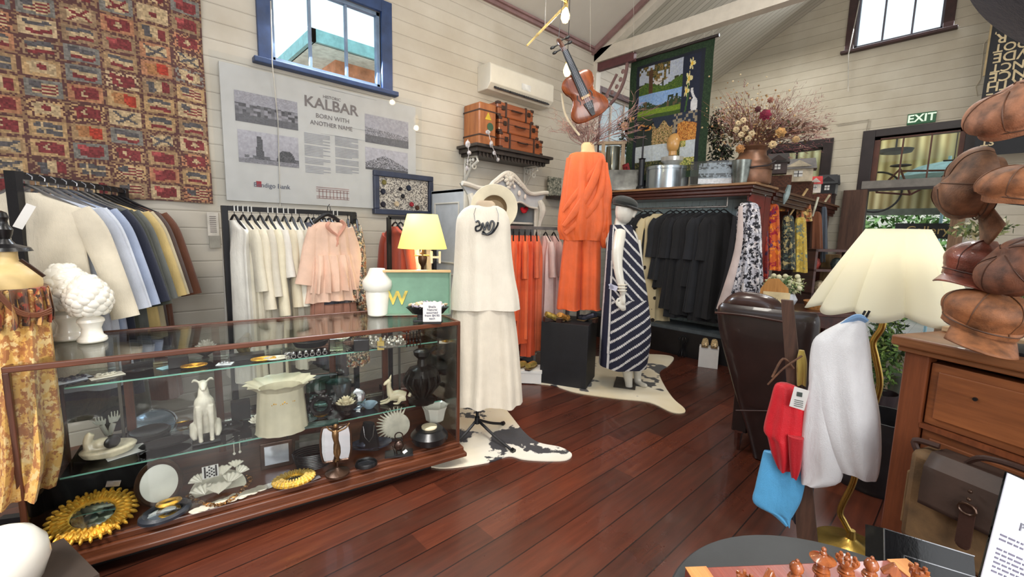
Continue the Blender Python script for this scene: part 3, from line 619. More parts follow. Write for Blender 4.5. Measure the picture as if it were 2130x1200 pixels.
g1=glass((253,254,253),.09); gtop=glass((252,254,253),.07)
obj('top_pane',M().bb(p,SL_-p,p,SD-p,SH-.010,SH-.004),gtop,sc_,smooth=0)
obj('front_pane',M().bb(p,SL_-p,.010,.014,.165,SH-.024),g1,sc_,smooth=0)
for x in (.010,SL_-.014): obj('side_pane',M().bb(x,x+.004,p,SD-p,.165,SH-.024),g1,sc_,smooth=0)
m=M(); 
for x in (.24,.62,1.22,SL_-.3): m.bb(x,x+.035,SD-.03,SD-.005,.165,SH-.024)
obj('back_stile',m,cwz,sc_,smooth=0)
obj('back_pane',M().bb(p,SL_-p,SD-.014,SD-.010,.165,SH-.024),glass((252,254,253),.10),sc_,smooth=0)
m=M()
for x in (.22,.96,1.66):
    m.bb(x,x+.012,SD-.045,SD-.032,.18,SH-.03)
    for z in (Z1,Z2): m.bb(x,x+.008,SD-.20,SD-.035,z-.022,z-.010)
obj('shelf_standard',m,mat((120,116,108),.35,.8),sc_,smooth=0)
gsh=glass((240,249,246),.12); ged=mat((120,178,160),.2,var=.05)
for (z,v0,u0) in ((Z1,.25,.10),(Z2,.19,.07)):
    o=obj('glass_shelf',M().bb(u0,SL_-.04,v0,SD-.05,z-.008,z-.001),gsh,sc_,smooth=0); obj('shelf_edge',M().bb(u0,SL_-.04,v0-.0015,v0,z-.008,z-.001),ged,o,smooth=0)
# ---- makers of small wares; each stands on the surface z under photo point px,py
def it(name,label,cat,px,py,z,group=None,rz=None,dz=0):
    q=PZ(px,py,z); q.z=z+dz; s=(q-CC).dot(_F)/FPX; t=thing(name,label,cat,q,face(q) if rz is None else rz,group); return t,s
cer=mat((236,232,220),.22,var=.03,bump=.02,coat=.5); crm=mat((226,212,178),.35,var=.08,coat=.3); blk=mat((20,19,20),.3,var=.3); blkv=mat((14,14,16),.9,var=.3)
gold=mat((206,156,60),.3,.85,var=.25,scale=40,bump=.3); goldp=mat((222,170,62),.4,.5,var=.25,scale=30,bump=.3); silver=mat((190,190,192),.22,.9,var=.15); bronze=mat((72,52,40),.35,.6,var=.3); mir=mat((206,210,212),.06,1,var=.02,bump=0)
pearl=mat((232,226,210),.25,var=.06,coat=.6); capiz=mat((214,208,190),.3,var=.12,scale=14,coat=.4); paper=mat((226,224,220),.8,var=.02,bump=0)
def S1(name,label,cat,px,py,z,fn,mt,group=None,rz=None,**k):
    q=PZ(px,py,z); q.z=z; s=(q-CC).dot(_F)/FPX; m=M(); fn(m,s); return one(name,label,cat,m,mt,q,face(q) if rz is None else rz,group,**k)
# artichoke finials on the glass top
def artichoke(px,py,h,wd_,label,seed):
    t,s=it('artichoke_finial',label,'ornament',px,py,SH,'white ceramic artichokes'); H=h*s; r=wd_*s/2
    m=M(); m.lathe([(r*.58,0),(r*.62,.02*H),(r*.60,.06*H),(r*.46,.10*H),(r*.40,.2*H),(r*.5,.27*H),(r*.56,.30*H),(r*.54,.34*H),(r*.38,.38*H),(r*.5,.45*H)],28); obj('pedestal',m,cer,t)
    m=M(); m.sph((0,0,.70*H),(r*.88,r*.88,.29*H),16,10)
    for k in range(9):
        f=k/8; z=(.47+.46*f)*H; rr=r*(.98*sin(PI*(.28+.62*f))); nn=max(4,int(11-5*f))
        for j in range(nn):
            a=2*PI*(j+.5*(k%2))/nn; m.sph((rr*.86*cos(a),rr*.86*sin(a),z),(r*.22,r*.30,.075*H),8,6,rz=a,ry=0)
    obj('leaves',m,cer,t); return t
artichoke(147,704,156,94,'larger white ceramic artichoke finial on the left of the showcase top',1)
artichoke(193,709,138,78,'smaller white ceramic artichoke finial beside the larger one',2)
# milk-glass vase
def f(m,s): m.lathe([(18*s,0),(20*s,2*s),(24*s,45*s),(23*s,50*s),(28*s,55*s),(30*s,64*s),(29*s,72*s),(20*s,84*s),(16*s,95*s),(15*s,97*s),(13*s,95*s),(17*s,80*s)],36,fn=lambda a,r,z:1+.02*sin(a*18)*(z<50*s))
S1('vase','tall white ribbed milk-glass vase beside the green letter box on the showcase','vase',786,655,SH,f,cer)
# green case with W
t,s=it('letter_case','green-lined wooden letter case with a yellow W behind the shell basket','case',868,656,SH); 
q=PZ(868,656,SH); fr=Fr(q)
a=fr(797,656); b=fr(938,567); m=M(); m.bb(a[0],b[0],.03,.035,0,b[1]-SH); obj('back',m,mat((118,156,132),.6,var=.06),t,smooth=0)
m=M(); X0,X1,ZT=a[0],b[0],b[1]-SH; m.bb(X0,X1,0,.04,ZT,ZT+.014); obj('top_board',m,wood((190,150,96),(222,186,128),'x',7),t,smooth=0,bev=.002)
m=M(); m.bb(X0,X0+.008,.005,.03,0,ZT); m.bb(X1-.008,X1,.005,.03,0,ZT); m.bb(X0,X1,.005,.03,0,.008); obj('frame',m,mat((128,150,128),.5),t,smooth=0)
text('letter','W',.115,t,(X0+.085,.026,.105),mat((220,190,80),.4,var=.3),ext=.004,bold=.003)
# basket of shells and price card
t,s=it('shell_tray','black fluted dish heaped with small pale shells in front of the green letter case','dish',890,667,SH,dz=.045)
obj('stand',M().box((0,0,-.02),(.12,.05,.045)).box((0,-.01,-.037),(.17,.09,.014)),blk,t,smooth=0,bev=.004)
m=M(); m.lathe([(.09,0),(.118,.035),(.124,.038),(.11,.034),(.08,.008)],36,sy=.6,fn=lambda a,r,z:1+.05*sin(a*12)*(z>.02)); obj('bowl',m,blk,t)
m=M(); rd=random.Random(5)
for i in range(90):
    a=rd.random()*6.28; r_=.105*rd.random()**.5; m.sph((r_*cos(a),.6*r_*sin(a),.045+.018*rd.random()*(1.3-r_*6)),(.014,.005,.011),6,4,rz=rd.random()*6,rx=rd.uniform(-1,1),col=rd.choice([(226,214,180),(214,190,150),(232,226,216),(204,196,214)]))
o=obj('shells',m,painted(.5),t); o['kind']='stuff'
t,s=it('price_card','handwritten white price card standing before the shell dish','card',899,673,SH)
m=M(); m.bb(-.052,.052,0,.002,.012,.125); obj('card',m,paper,t,smooth=0); m=M(); m.bb(-.05,.05,-.015,.03,0,.012); obj('base',m,blk,t,smooth=0)
text('lettering','Shells\nNatural\nassorted\nfrom $4.95\neach',.017,t,(0,-.002,.064),mat((60,60,90),.7,bump=0),sx=1.1)
# ---- figures
def blob(m,pts): [m.sph(*p) for p in pts]
def dog_sit(px,py,h,label):
    t,s=it('dog_figurine',label,'figurine',px,py,Z2); u=h*s
    m=M(); m.box((0,0,.02*u),(.36*u,.34*u,.04*u)); obj('base',m,blk,t,bev=.004)
    m=M(); m.limb([(0,.12*u,.12*u),(0,.10*u,.35*u),(0,.0,.60*u),(0,-.03*u,.74*u),(0,-.01*u,.85*u)],[.15*u,.15*u,.13*u,.075*u,.06*u],14)
    for sx in(-1,1):
        m.limb([(sx*.07*u,-.08*u,.58*u),(sx*.075*u,-.11*u,.32*u),(sx*.07*u,-.12*u,.05*u)],[.05*u,.04*u,.028*u],8); m.sph((sx*.07*u,-.15*u,.06*u),(.035*u,.055*u,.022*u),8,6)
        m.limb([(sx*.12*u,.14*u,.22*u),(sx*.15*u,.02*u,.14*u),(sx*.14*u,-.06*u,.06*u)],[.09*u,.06*u,.03*u],8)
        m.limb([(sx*.04*u,0,.92*u),(sx*.10*u,.01*u,.965*u),(sx*.14*u,.0,.93*u)],[.025*u,.035*u,.012*u],8,.5)
    m.limb([(0,.02*u,.90*u),(0,-.07*u,.89*u),(0,-.16*u,.84*u)],[.062*u,.055*u,.026*u],10)
    obj('body',m,mat((222,216,200),.5,var=.1,scale=20),t,remesh=.0035); return t
dog_sit(430,915,135,'tall white sitting hound figurine on the lower glass shelf')
t,s=it('dog_figurine','small cream reclining deer-like dog figurine near the right of the lower shelf','figurine',826,838,Z2)
m=M(); k=s
m.limb([(-14*k,0,14*k),(2*k,0,18*k),(16*k,0,13*k)],[9*k,10*k,10*k],12); m.limb([(-12*k,0,18*k),(-16*k,-2*k,36*k),(-15*k,-4*k,48*k)],[8*k,5*k,4.5*k],10); m.limb([(-14*k,-2*k,50*k),(-21*k,-6*k,47*k),(-26*k,-8*k,43*k)],[5*k,4*k,2*k],8)
for sx in(-1,1): m.limb([(-14*k,sx*4*k,51*k),(-11*k,sx*7*k,60*k)],[3*k,.8*k],6); m.limb([(-14*k,sx*5*k,12*k),(-20*k,sx*6*k,6*k),(-34*k,sx*6*k,3*k)],[4*k,3*k,2*k],6); m.limb([(16*k,sx*5*k,12*k),(6*k,sx*9*k,10*k),(2*k,sx*9*k,3*k),(-8*k,sx*9*k,3*k)],[7*k,5*k,3*k,2*k],6)
m.limb([(24*k,0,12*k),(30*k,3*k,26*k),(26*k,4*k,38*k)],[4*k,3*k,2*k],6); obj('body',m,crm,t,remesh=.003)
# duck bowl on a printed card
t,s=it('duck_bowl','white and brown duck-shaped bowl on the left end of the lower shelf','figurine',228,948,Z2); k=s
m=M(); m.lathe([(18*k,0),(40*k,8*k),(46*k,20*k),(40*k,24*k),(20*k,22*k)],24,sx=1,sy=.7); m.limb([(-24*k,0,18*k),(-30*k,0,40*k),(-24*k,0,56*k)],[14*k,8*k,7*k],10); m.limb([(-24*k,0,56*k),(-34*k,0,53*k)],[6*k,2*k],6); m.sph((-10*k,0,30*k),(20*k,14*k,12*k),10,8)
obj('body',m,mat((210,196,170),.35,var=.35,scale=12,coat=.3),t,remesh=.004); m=M(); m.sph((6*k,-14*k,34*k),(14*k,5*k,13*k),12,8,rz=.3); obj('mussel_shell',m,blk,t)
def card(px,py,z,w,d,label,c=(226,226,226),rz=0,art=None,group=None):
    q=PZ(px,py,z); q.z=z; t=one('display_card',label,'card',M().bb(-w/2,w/2,-d/2,d/2,.0005,.0025),mat(c,.6,var=.03,bump=0),q,face(q)+rz,group,smooth=0)
    if art:
        m=M(); rd=random.Random(int(px)); 
        for i in range(art[1]): m.sph((rd.uniform(-w*.32,w*.32),rd.uniform(-d*.3,d*.3),.008),(rd.uniform(.004,.010),rd.uniform(.004,.012),.006),6,4,rz=rd.random()*3)
        m.tube([(w*.33*cos(a),d*.3*sin(a),.006) for a in [i*.52 for i in range(12)]],.0022,5,closed=True)
        one(art[2],art[3],'jewellery',m,art[0],q+Vector((0,0,.0025)),face(q)+rz,'jewellery pieces on the glass shelves')
    return t
card(262,940,Z2,.15,.10,'plain white card under the duck bowl',rz=.2)
# praying hands
t,s=it('hand_sculpture','pair of small white hands with a black disc behind on the lower shelf','figurine',226,905,Z2); k=s
for sgn,hh in ((-1,44),(1,50)):
    m=M(); m.limb([(sgn*2*k,0,0),(sgn*6*k,0,14*k),(sgn*9*k,0,24*k)],[5*k,6*k,6*k],8,.6)
    for i in range(5):
        a=(i-2)*.16+sgn*.25; m.limb([(sgn*9*k+(i-2)*2.4*k,0,26*k),(sgn*9*k+(i-2)*2.6*k+sin(a)*10*k,-1*k,(26+(hh-30)*.5)*k),(sgn*9*k+(i-2)*2.6*k+sin(a)*14*k,-2*k,(hh-(6 if i in(0,4) else 0))*k)],[1.9*k,1.7*k,1.2*k],6)
    obj('hand',m,cer,t,remesh=.002)
m=M(); m.cyl((14*k,10*k,28*k),(14*k,13*k,28*k),27*k,n=28); obj('disc',m,blkv,t)
# round silver plate, dish, cushion
q=PZ(320,895,Z2); t=thing('round_mirror_plate','round silver plate leaning behind a black rimmed dish of gold paste','plate',q+Vector((0,.03,.01)),face(q))
m=M(); m.lathe([(0.001,0),(.085,.004),(.098,.012),(.104,.012),(.1,.0)],36); obj('plate',m,mat((150,175,195),.15,.8),t,rot=(R(32),0,0)); m=M(); ring(m,(0,0,0),.10,.007,36,); m.v=[(x,z,y) for x,y,z in m.v]; obj('rim',m,blk,t,rot=(R(32),0,0),loc=(0,0,.01))
def f(m,s): m.lathe([(20*s,0),(34*s,4*s),(36*s,12*s),(32*s,15*s),(26*s,11*s),(.001,9*s)],28)
t=S1('ring_dish','black round dish with golden centre on the lower shelf','dish',312,908,Z2,f,blk); m=M(); m.lathe([(.001,.021),(.036,.021),(.036,.012)],24); obj('gold_centre',m,gold,t)
S1('cushion','flat black jewellery cushion beneath the round plate','cushion',345,928,Z2,lambda m,s:m.sph((0,0,9*s),(44*s,20*s,8*s),14,8),blkv)
# generic jewellery helpers
def bangle(px,py,z,r,label,mt=None,tilt=.2,group='bangles in the showcase',th=.004,name='bangle'):
    q=PZ(px,py,z); q.z=z; m=M(); ring(m,(0,0,0),r,th,24); return one(name,label,'bangle',m,mt or gold,q+Vector((0,0,r*sin(tilt)+th)),group=group,rot=(PI/2-tilt,0,face(q)))
bangle(380,882,Z2,.026,'gold oval bangle lying by the sitting hound',tilt=.35); bangle(500,865,Z2,.034,'gold hoop bangle in front of the black display block',tilt=1.2,th=.003)
S1('display_block','black velvet display block behind the gold hoop bangle','display stand',502,872,Z2,lambda m,s:m.box((0,.01,20*s),(34*s,18*s,40*s)),blkv,smooth=0,bev=.003)
def flower(px,py,z,r,label,mt,stem=0,name='flower_ornament',rows=3):
    q=PZ(px,py,z); q.z=z; m=M()
    for k in range(rows):
        n=10-2*k; rr=r*(.75-.25*k)
        for j in range(n): a=2*PI*(j+.5*k)/n; m.sph((rr*cos(a),rr*sin(a),stem+r*(.22+.22*k)),(r*.34,r*.2,r*.10),6,5,rz=a,ry=-.5-.3*k)
    m.sph((0,0,stem+r*.2),r*.5,8,6)
    return one(name,label,'ornament',m,mt,q,face(q))
flower(537,878,Z2,.045,'white layered shell flower lying on the lower shelf',pearl,rows=4)
def f(m,s): m.lathe([(4*s,0),(7*s,1*s),(3*s,5*s),(20*s,16*s),(23*s,28*s),(20*s,27*s),(10*s,17*s)],20)
S1('lotus_bowl','dark metal bowl on the upper shelf under a white lotus flower','bowl',428,745,Z1,f,mat((90,84,80),.25,.7,var=.4,scale=30)); flower(430,744,Z1,.048,'white ceramic lotus flower on the upper shelf',cer,stem=.052,name='lotus_flower')
S1('lotus_bowl','dark faceted bowl holding a cream lotus on the lower shelf','bowl',722,862,Z2,f,mat((90,84,80),.25,.7,var=.4,scale=30)); flower(720,862,Z2,.052,'cream ceramic lotus flower on the lower shelf',crm,stem=.06,name='lotus_flower')
# pleated cream vase
def f(m,s): m.lathe([(50*s,0),(48*s,6*s),(44*s,60*s),(42*s,88*s),(58*s,102*s),(64*s,104*s),(40*s,92*s),(38*s,60*s),(36*s,4*s)],44,sy=.8,fn=lambda a,r,z:1+(.02+.06*(z>95*s))*sin(a*14))
t=S1('pleated_vase','wide cream vase with a flared wavy lip in the centre of the showcase','vase',588,892,Z2,f,mat((214,206,180),.4,var=.06))
m=M(); k=.0021; 
for i in range(34):
    a=-PI+PI*i/33; m.sph((.098*cos(a)*1.05,.082*sin(a)*1.05,.178-.012*abs(sin(i*.7))),.0055,6,5)
obj('gold_beading',m,gold,t)
# bracelet bar
def tbar(px,py,z,w,h,label):
    t,s=it('bracelet_stand',label,'display stand',px,py,z); m=M(); m.box((0,0,.006),(w*.55,.06,.012)); m.box((0,0,h*.5),(.02,.02,h)); obj('base',m,blkv,t,smooth=0,bev=.002)
    m=M(); m.cyl((-w/2,0,h),(w/2,0,h),.017,n=16); obj('bar',m,blkv,t); return t,w,h
t,w_,h_=tbar(608,885,Z2,.17,.085,'black velvet T-bar stand carrying a pearl bracelet')
m=M()
for i in range(4):
    for j in range(5): a=-2.2+.75*j; m.sph((-.045+.014*i,.021*cos(a-1),h_+.021*sin(a-1)+.0),.0055,6,5)
q=t.location; o=one('pearl_bracelet','white pearl bracelet around the black T-bar','bracelet',m,pearl,q,t.rotation_euler[2])
# mirrors, cups on lower shelf
S1('filigree_ornament','black filigree round frame beside the T-bar stand','frame',668,868,Z2,lambda m,s:(ring(m,(0,0,26*s),18*s,5*s,24),[m.sph((22*s*cos(a),0,26*s+22*s*sin(a)),4*s,6,5) for a in [i*.52 for i in range(12)]],m.box((0,0,3*s),(12*s,8*s,6*s))),blk)
S1('hand_mirror','small silver oval mirror on the lower shelf beside the black filigree frame','mirror',745,852,Z2,lambda m,s:(m.sph((0,0,26*s),(16*s,3*s,20*s),16,8),m.box((0,0,4*s),(8*s,8*s,8*s))),mir)
S1('glass_disc','clear round-cornered glass block standing behind the cream vase','block',672,848,Z2,lambda m,s:m.box((0,.02,36*s),(62*s,12*s,70*s)),glass((190,220,215),.25),smooth=0,bev=.01)
S1('silver_cup','ribbed silver cup on its side behind the lotus bowl','cup',705,835,Z2,lambda m,s:m.lathe([(18*s,0),(22*s,10*s),(25*s,36*s),(26*s,44*s),(23*s,42*s),(18*s,6*s)],28,fn=lambda a,r,z:1+.03*sin(a*14)),silver)
S1('shell_dish','small amber shell dish at the centre of the lower shelf','dish',668,868,Z2,lambda m,s:m.lathe([(3*s,0),(14*s,6*s),(15*s,8*s),(10*s,5*s)],20,sy=.7),gold)
for i,(px,py,l) in enumerate(((742,850,'pale blue glass dish left of two'),(768,848,'pale blue glass dish right of two'))):
    S1('glass_dish',l+' on the lower shelf','dish',px,py,Z2,lambda m,s:m.lathe([(8*s,0),(16*s,8*s),(17*s,10*s),(14*s,8*s),(7*s,2*s)],20),mat((170,195,215),.1,.3,coat=.8),'blue glass dishes')
# black draped bust vase
def f(m,s):
    m.lathe([(26*s,0),(28*s,4*s),(14*s,8*s),(18*s,20*s),(32*s,44*s),(34*s,60*s),(26*s,72*s),(10*s,78*s),(8*s,92*s),(16*s,100*s),(17*s,108*s),(11*s,112*s)],32,fn=lambda a,r,z:1+.05*sin(a*9+z*40))
    for k in range(7): a=k*.45-1.4; m.limb([(30*s*cos(a-PI/2),30*s*sin(a-PI/2),64*s),(36*s*cos(a-PI/2),36*s*sin(a-PI/2),44*s),(16*s*cos(a-PI/2),16*s*sin(a-PI/2),14*s)],[2*s,3*s,1.5*s],6)
    m.limb([(8*s,0,104*s),(20*s,-4*s,110*s),(28*s,-4*s,118*s)],[5*s,4*s,2*s],6)
S1('draped_vase','black sculpted drapery vase at the right end of the lower shelf','vase',878,835,Z2,f,mat((40,38,36),.3,.3,var=.4,scale=20))
def f(m,s): m.lathe([(12*s,0),(14*s,3*s),(4*s,9*s),(4*s,18*s),(18*s,30*s),(22*s,50*s),(26*s,60*s),(22*s,58*s),(17*s,34*s)],24,fn=lambda a,r,z:1+.05*sin(a*8))
S1('goblet','white leaf-moulded goblet at the right end of the showcase floor','goblet',905,900,Z0,f,cer)
def f(m,s):
    m.lathe([(20*s,0),(40*s,5*s),(42*s,9*s),(20*s,6*s)],24,sy=.6); rd=random.Random(3)
    for i in range(60): m.sph((rd.uniform(-34,34)*s,rd.uniform(-16,16)*s,rd.uniform(8,20)*s),rd.uniform(2,4.5)*s,6,4)
S1('bead_dish','dish heaped with silver and pearl beads towards the right of the upper shelf','dish',806,742,Z1-.06,f,mat((176,172,162),.3,.5,var=.5,scale=60),'',).location.z=Z1
# ---- upper shelf
card(150,790,Z1,.13,.09,'pale blue card carrying a dark brooch at the left end of the upper shelf',(196,206,220),.3,(mat((40,42,60),.4,var=.4),10,'brooch','dark blue brooch on the pale blue card'))
card(222,782,Z1,.12,.07,'cream card with pale shell jewellery on the upper shelf',(226,220,206),.2,(capiz,9,'necklace','pale shell necklace on the cream card'))
card(345,765,Z1,.06,.05,'small teal and white card beside the black velvet pad',(150,196,204),.5); card(468,757,Z1,.07,.05,'small white card right of the gold woven tray',(224,228,232),-.3,(silver,4,'earring','silver earrings on the small white card'))
S1('velvet_pad','black velvet necklace pad on the upper shelf left of the small black box','pad',288,770,Z1,lambda m,s:m.limb([(-24*s,0,8*s),(0,0,10*s),(24*s,0,10*s)],[9*s,8*s,11*s],10,.7),blkv)
S1('black_box','small black box at the left of the upper shelf beside the gold woven tray','box',372,762,Z1,lambda m,s:m.box((0,0,11*s),(34*s,26*s,22*s)),blk,'black gift boxes',smooth=0,bev=.003)
S1('black_box','square black box at the right of the upper shelf by the glass bottle','box',752,728,Z1,lambda m,s:m.box((0,0,12*s),(30*s,24*s,24*s)),blk,'black gift boxes',smooth=0,bev=.003)
def f(m,s):
    for k in range(5): m.tube([((6+4*k)*s*cos(a),(4+2.2*k)*s*sin(a),(2+.6*k)*s) for a in [i*.35 for i in range(18)]],1.8*s,5,closed=True)
S1('woven_tray','small golden woven oval tray on the upper shelf','tray',404,764,Z1,f,gold); S1('woven_tray','golden woven bracelets laid along the middle of the upper shelf','bracelet',548,750,Z1,f,goldp)
S1('woven_tray','white and gold woven bracelet right of the other woven pieces','bracelet',575,748,Z1,f,capiz)
def f(m,s): m.lathe([(10*s,0),(30*s,5*s),(38*s,18*s),(36*s,18*s),(26*s,7*s),(.001,4*s)],30)
S1('black_bowl','wide black shallow bowl at the centre of the upper shelf','bowl',646,722,Z1,f,mat((34,34,38),.2,.3,coat=.6)); flower(712,712,Z1,.05,'large cream shell flower near the back of the upper shelf',pearl,stem=.02,name='shell_flower',rows=4)
def f(m,s):
    m.limb([(-4*s,0,0),(-8*s,0,18*s),(0,0,34*s),(2*s,0,44*s)],[12*s,16*s,10*s,5*s],12,.6); m.tube([(10*s*cos(a)-2*s,-8*s,24*s+14*s*sin(a)) for a in [i*.5 for i in range(13)]],2*s,5,closed=True)
S1('necklace_bust','dark necklace bust with gold chains on the upper shelf','display bust',515,735,Z1,f,mat((110,96,60),.35,.5,var=.6,scale=30))
S1('black_pedestal','low black display plinth under the dark necklace bust','display stand',515,745,Z1,lambda m,s:m.box((0,0,5*s),(62*s,26*s,10*s)),blk,smooth=0)
for i in range(7):
    px=598+i*13; S1('ring',ORD[i]+' silver ball ring from the left on the upper shelf','ring',px,748-i*1.6,Z1,lambda m,s:(ring(m,(0,0,5*s),4*s,1*s,12),m.sph((0,0,11*s),4*s,8,6)),silver,'silver ball rings on the upper shelf')
S1('glass_block','clear glass tealight block on the upper shelf','block',700,728,Z1,lambda m,s:m.box((0,0,13*s),(26*s,20*s,26*s)),glass((205,215,190),.25),smooth=0,bev=.003)
for i,(px,py,l,c) in enumerate(((792,727,'square perfume bottle with gold liquid','gold'),(815,722,'clear glass bottle right of the gold perfume bottle','clear'))):
    S1('perfume_bottle',l+' on the upper shelf','bottle',px,py,Z1,lambda m,s:(m.box((0,0,9*s),(14*s,10*s,18*s)),m.cyl((0,0,18*s),(0,0,26*s),3*s)),mat((176,150,80),.15,coat=.6) if c=='gold' else glass((220,225,225),.3),'perfume bottles',smooth=0,bev=.002)
for i in range(5): S1('earring_rod',ORD[i]+' slim dark earring rod from the left on the upper shelf','jewellery',846+i*7,722-i*.7,Z1,lambda m,s:(m.cyl((0,0,0),(0,0,30*s),1.2*s,n=6),m.sph((0,0,31*s),2.4*s,6,5),m.sph((0,0,12*s),2*s,6,4)),blk,'earring rods on the upper shelf')
for (px,py,r_,l) in ((600,738,.02,'tiny silver figure behind the ball rings'),(780,722,.018,'small pearl cluster behind the black box')): flower(px,py,Z1,r_,l,silver if r_>.019 else pearl,name='trinket',rows=2)
card(930,712,Z1,.1,.06,'cream card at the far right end of the upper shelf',(206,196,176),0,(gold,5,'brooch','gold brooch on the far right card'))
# hanging earrings and chain from the shelf edges
for (px,py,h,l,mt_) in ((485,905,36,'left drop earring of a pair hanging at the lower shelf edge',pearl),(497,903,34,'right drop earring of a pair hanging at the lower shelf edge',pearl)):
    q=PZ(px,py,Z2); s=(q-CC).dot(_F)/FPX; one('drop_earring',l,'earring',M().cyl((0,0,0),(0,0,-h*s),.8*s,n=5).sph((0,0,-h*s),3*s,8,6).sph((0,0,0),2.4*s,6,5),mt_,q+Vector((0,0,-.012)),face(q),'drop earrings')
S1('earring_stand','little dark frame the drop earrings hang from','stand',470,905,Z2,lambda m,s:(m.tube([(-12*s,0,0),(-8*s,0,10*s),(0,0,13*s),(14*s,0,9*s),(26*s,0,2*s)],1.5*s,5)),blk)
# ---- showcase floor
def disc_mirror(name,label,cat,px,py,z,r,tilt,frm,inner,rim,face_m,petals=0,ell=1,rzz=0):
    q=PZ(px,py,z); q.z=z; t=thing(name,label,cat,q+Vector((0,0,r*ell*sin(tilt)+.006)),rot=(tilt,0,face(q)+rzz))
    m=M(); m.lathe([(r*inner,.006),(r*inner,.012),(r*(inner+1)/2,.02),(r*.98,.012),(r,.0),(r*.9,-.004),(.001,-.004)],48,sy=ell)
    obj('frame',m,frm,t)
    if petals:
        m=M()
        for k in range(3):
            for j in range(petals):
                a=2*PI*(j+.5*k)/petals; rr=r*(inner+.16+.17*k); m.sph((rr*cos(a),rr*ell*sin(a),.018-.004*k),(r*.13,r*.055,.010),6,5,rz=a,ry=.25*k)
        obj('petals',m,rim,t)
    m=M(); m.lathe([(r*inner,.008),(r*inner*.6,.011),(.001,.012)],40,sy=ell,cap=(0,1)); obj('glass',m,face_m,t); return t
disc_mirror('sunburst_mirror','round gilt sunflower mirror lying at the left front of the showcase floor','mirror',196,1092,Z0,.128,R(16),goldp,.56,goldp,mir,30)
disc_mirror('round_mirror','round brown-framed photo mirror propped upright on the showcase floor','mirror',335,1050,Z0,.088,R(74),bronze,.78,bronze,mat((206,206,194),.3,var=.06),ell=1.2)
disc_mirror('oval_tray','black oval mirror tray lying in front of the round brown mirror','tray',345,1073,Z0,.098,R(6),mat((40,44,52),.3),.66,blk,mir,ell=.7,rzz=.3)
bangle(352,1052,Z0+.03,.04,'heavy gold bangle resting on the black oval tray',goldp,.25,th=.008)
def fan(m,c,r,rz,rx,n=9):
    vs=[c]; 
    m.grid(lambda u,v:tuple(Vector(c)+Euler((rx,0,rz)).to_matrix()@Vector(((u-.5)*2*r*v**.7*(1),r*(v*1.1-.4)*(1-.35*(2*u-1)**2),.012*sin(u*n*PI)*v*.3+.18*r*(1-(2*u-1)**2)*v))),18,6)
t,s=it('shell_plate','white plate of overlapping oyster shells with a black and white card on the showcase floor','plate',455,1020,Z0)
m=M(); m.lathe([(.001,0),(.10,.004),(.115,.012)],36,cap=(0,0)); obj('plate',m,capiz,t,rot=(R(22),0,0))
for i,(x,y,z,r_,a) in enumerate(((-.06,-.03,.03,.05,.4),(-.075,.03,.06,.045,.9),(0,-.045,.025,.055,-.1),(.05,-.01,.045,.05,-.5),(.09,.02,.06,.045,-.9),(.02,.04,.07,.045,0),(.075,.05,.085,.035,-.3))):
    m=M(); fan(m,(x,y,z),r_,a,.5); obj('oyster_shell',m,pearl,t,solid=.002)
m=M()
for i in range(6):
    for j in range(7):
        if abs(i-2.5)+j*.6<4.4 and (i+j)%2==0 or (i in(0,5)): m.box((-.05+i*.009,.03-.001,.068+j*.008),(.007,.002,.007))
obj('patterned_card',M().box((-.028,.033,.09),(.066,.002,.062)),paper,t,smooth=0); obj('card_pattern',m,blk,t,smooth=0)
def chainm(pts,r,n):
    m=M(); P=smooth_rows([tuple(p) for p in pts],n)
    for i,p in enumerate(P): m.tube([Vector(p)+Euler((i%2*1.4,0,i*.7)).to_matrix()@Vector((r*cos(a),r*.6*sin(a),0)) for a in [k*.9 for k in range(7)]],r*.25,4,closed=True)
    return m
one('gold_chain','chunky bronze link chain curling in front of the oyster shell plate','chain',chainm([PZ(392,1030,Z0+.01),PZ(412,1042,Z0+.01),PZ(440,1050,Z0+.012),PZ(470,1045,Z0+.012),PZ(500,1022,Z0+.012),PZ(520,1000,Z0+.012),PZ(515,990,Z0+.012)],.011,5),mat((150,104,56),.35,.8,var=.3))
for i in range(13):
    px=412+i*14.5; py=1062-i*5.0; q=PZ(px,py,Z0); q.z=Z0
    one('capiz_disc',ORD[i]+' pale capiz shell disc from the left along the showcase front','shell',M().lathe([(.001,.001),(.032,.001),(.034,.003),(.001,.004)],20,sy=.75,fn=lambda a,r,z:1+.06*sin(a*5+i)),capiz,q+Vector((0,0,.002*(i%2))),group='capiz discs along the showcase front',rot=(.04*(i%3),.05,i*.9))
disc_mirror('woven_mirror','oval mirror in a woven gold straw frame on the showcase floor','mirror',612,1003,Z0,.098,R(7),goldp,.42,mat((196,164,84),.6,var=.3),mir,26,.62,.1)
card(655,995,Z0,.05,.03,'small dark and white card beside the woven gold mirror',(110,104,104),.4)
t,s=it('square_mirror','small square mirror in a bronze frame standing on the showcase floor','mirror',577,972,Z0); k=s
m=M(); m.bb(-30*k,30*k,0,.012,0,56*k); obj('frame',m,bronze,t,bev=.004,smooth=0); m=M(); m.bb(-22*k,22*k,-.002,.001,9*k,49*k); obj('glass',m,mat((200,206,216),.12,.5,bump=0),t,smooth=0)
S1('lace_pouch','black ruffled lace pouch at the left back of the showcase floor','pouch',215,1040,Z0,lambda m,s:m.grid(lambda u,v:((u-.5)*150*s,.03*sin(u*22+v*3)*.5+.03*(1-v),v*72*s+4*s*sin(u*18)),50,10),blkv,fix=False,solid=.006)
o=S1('pouch_clip','small square pewter clip on the black lace pouch','clip',240,1050,Z0,lambda m,s:m.box((0,-.03,54*s),(22*s,3*s,12*s),ry=.3),silver,smooth=0)
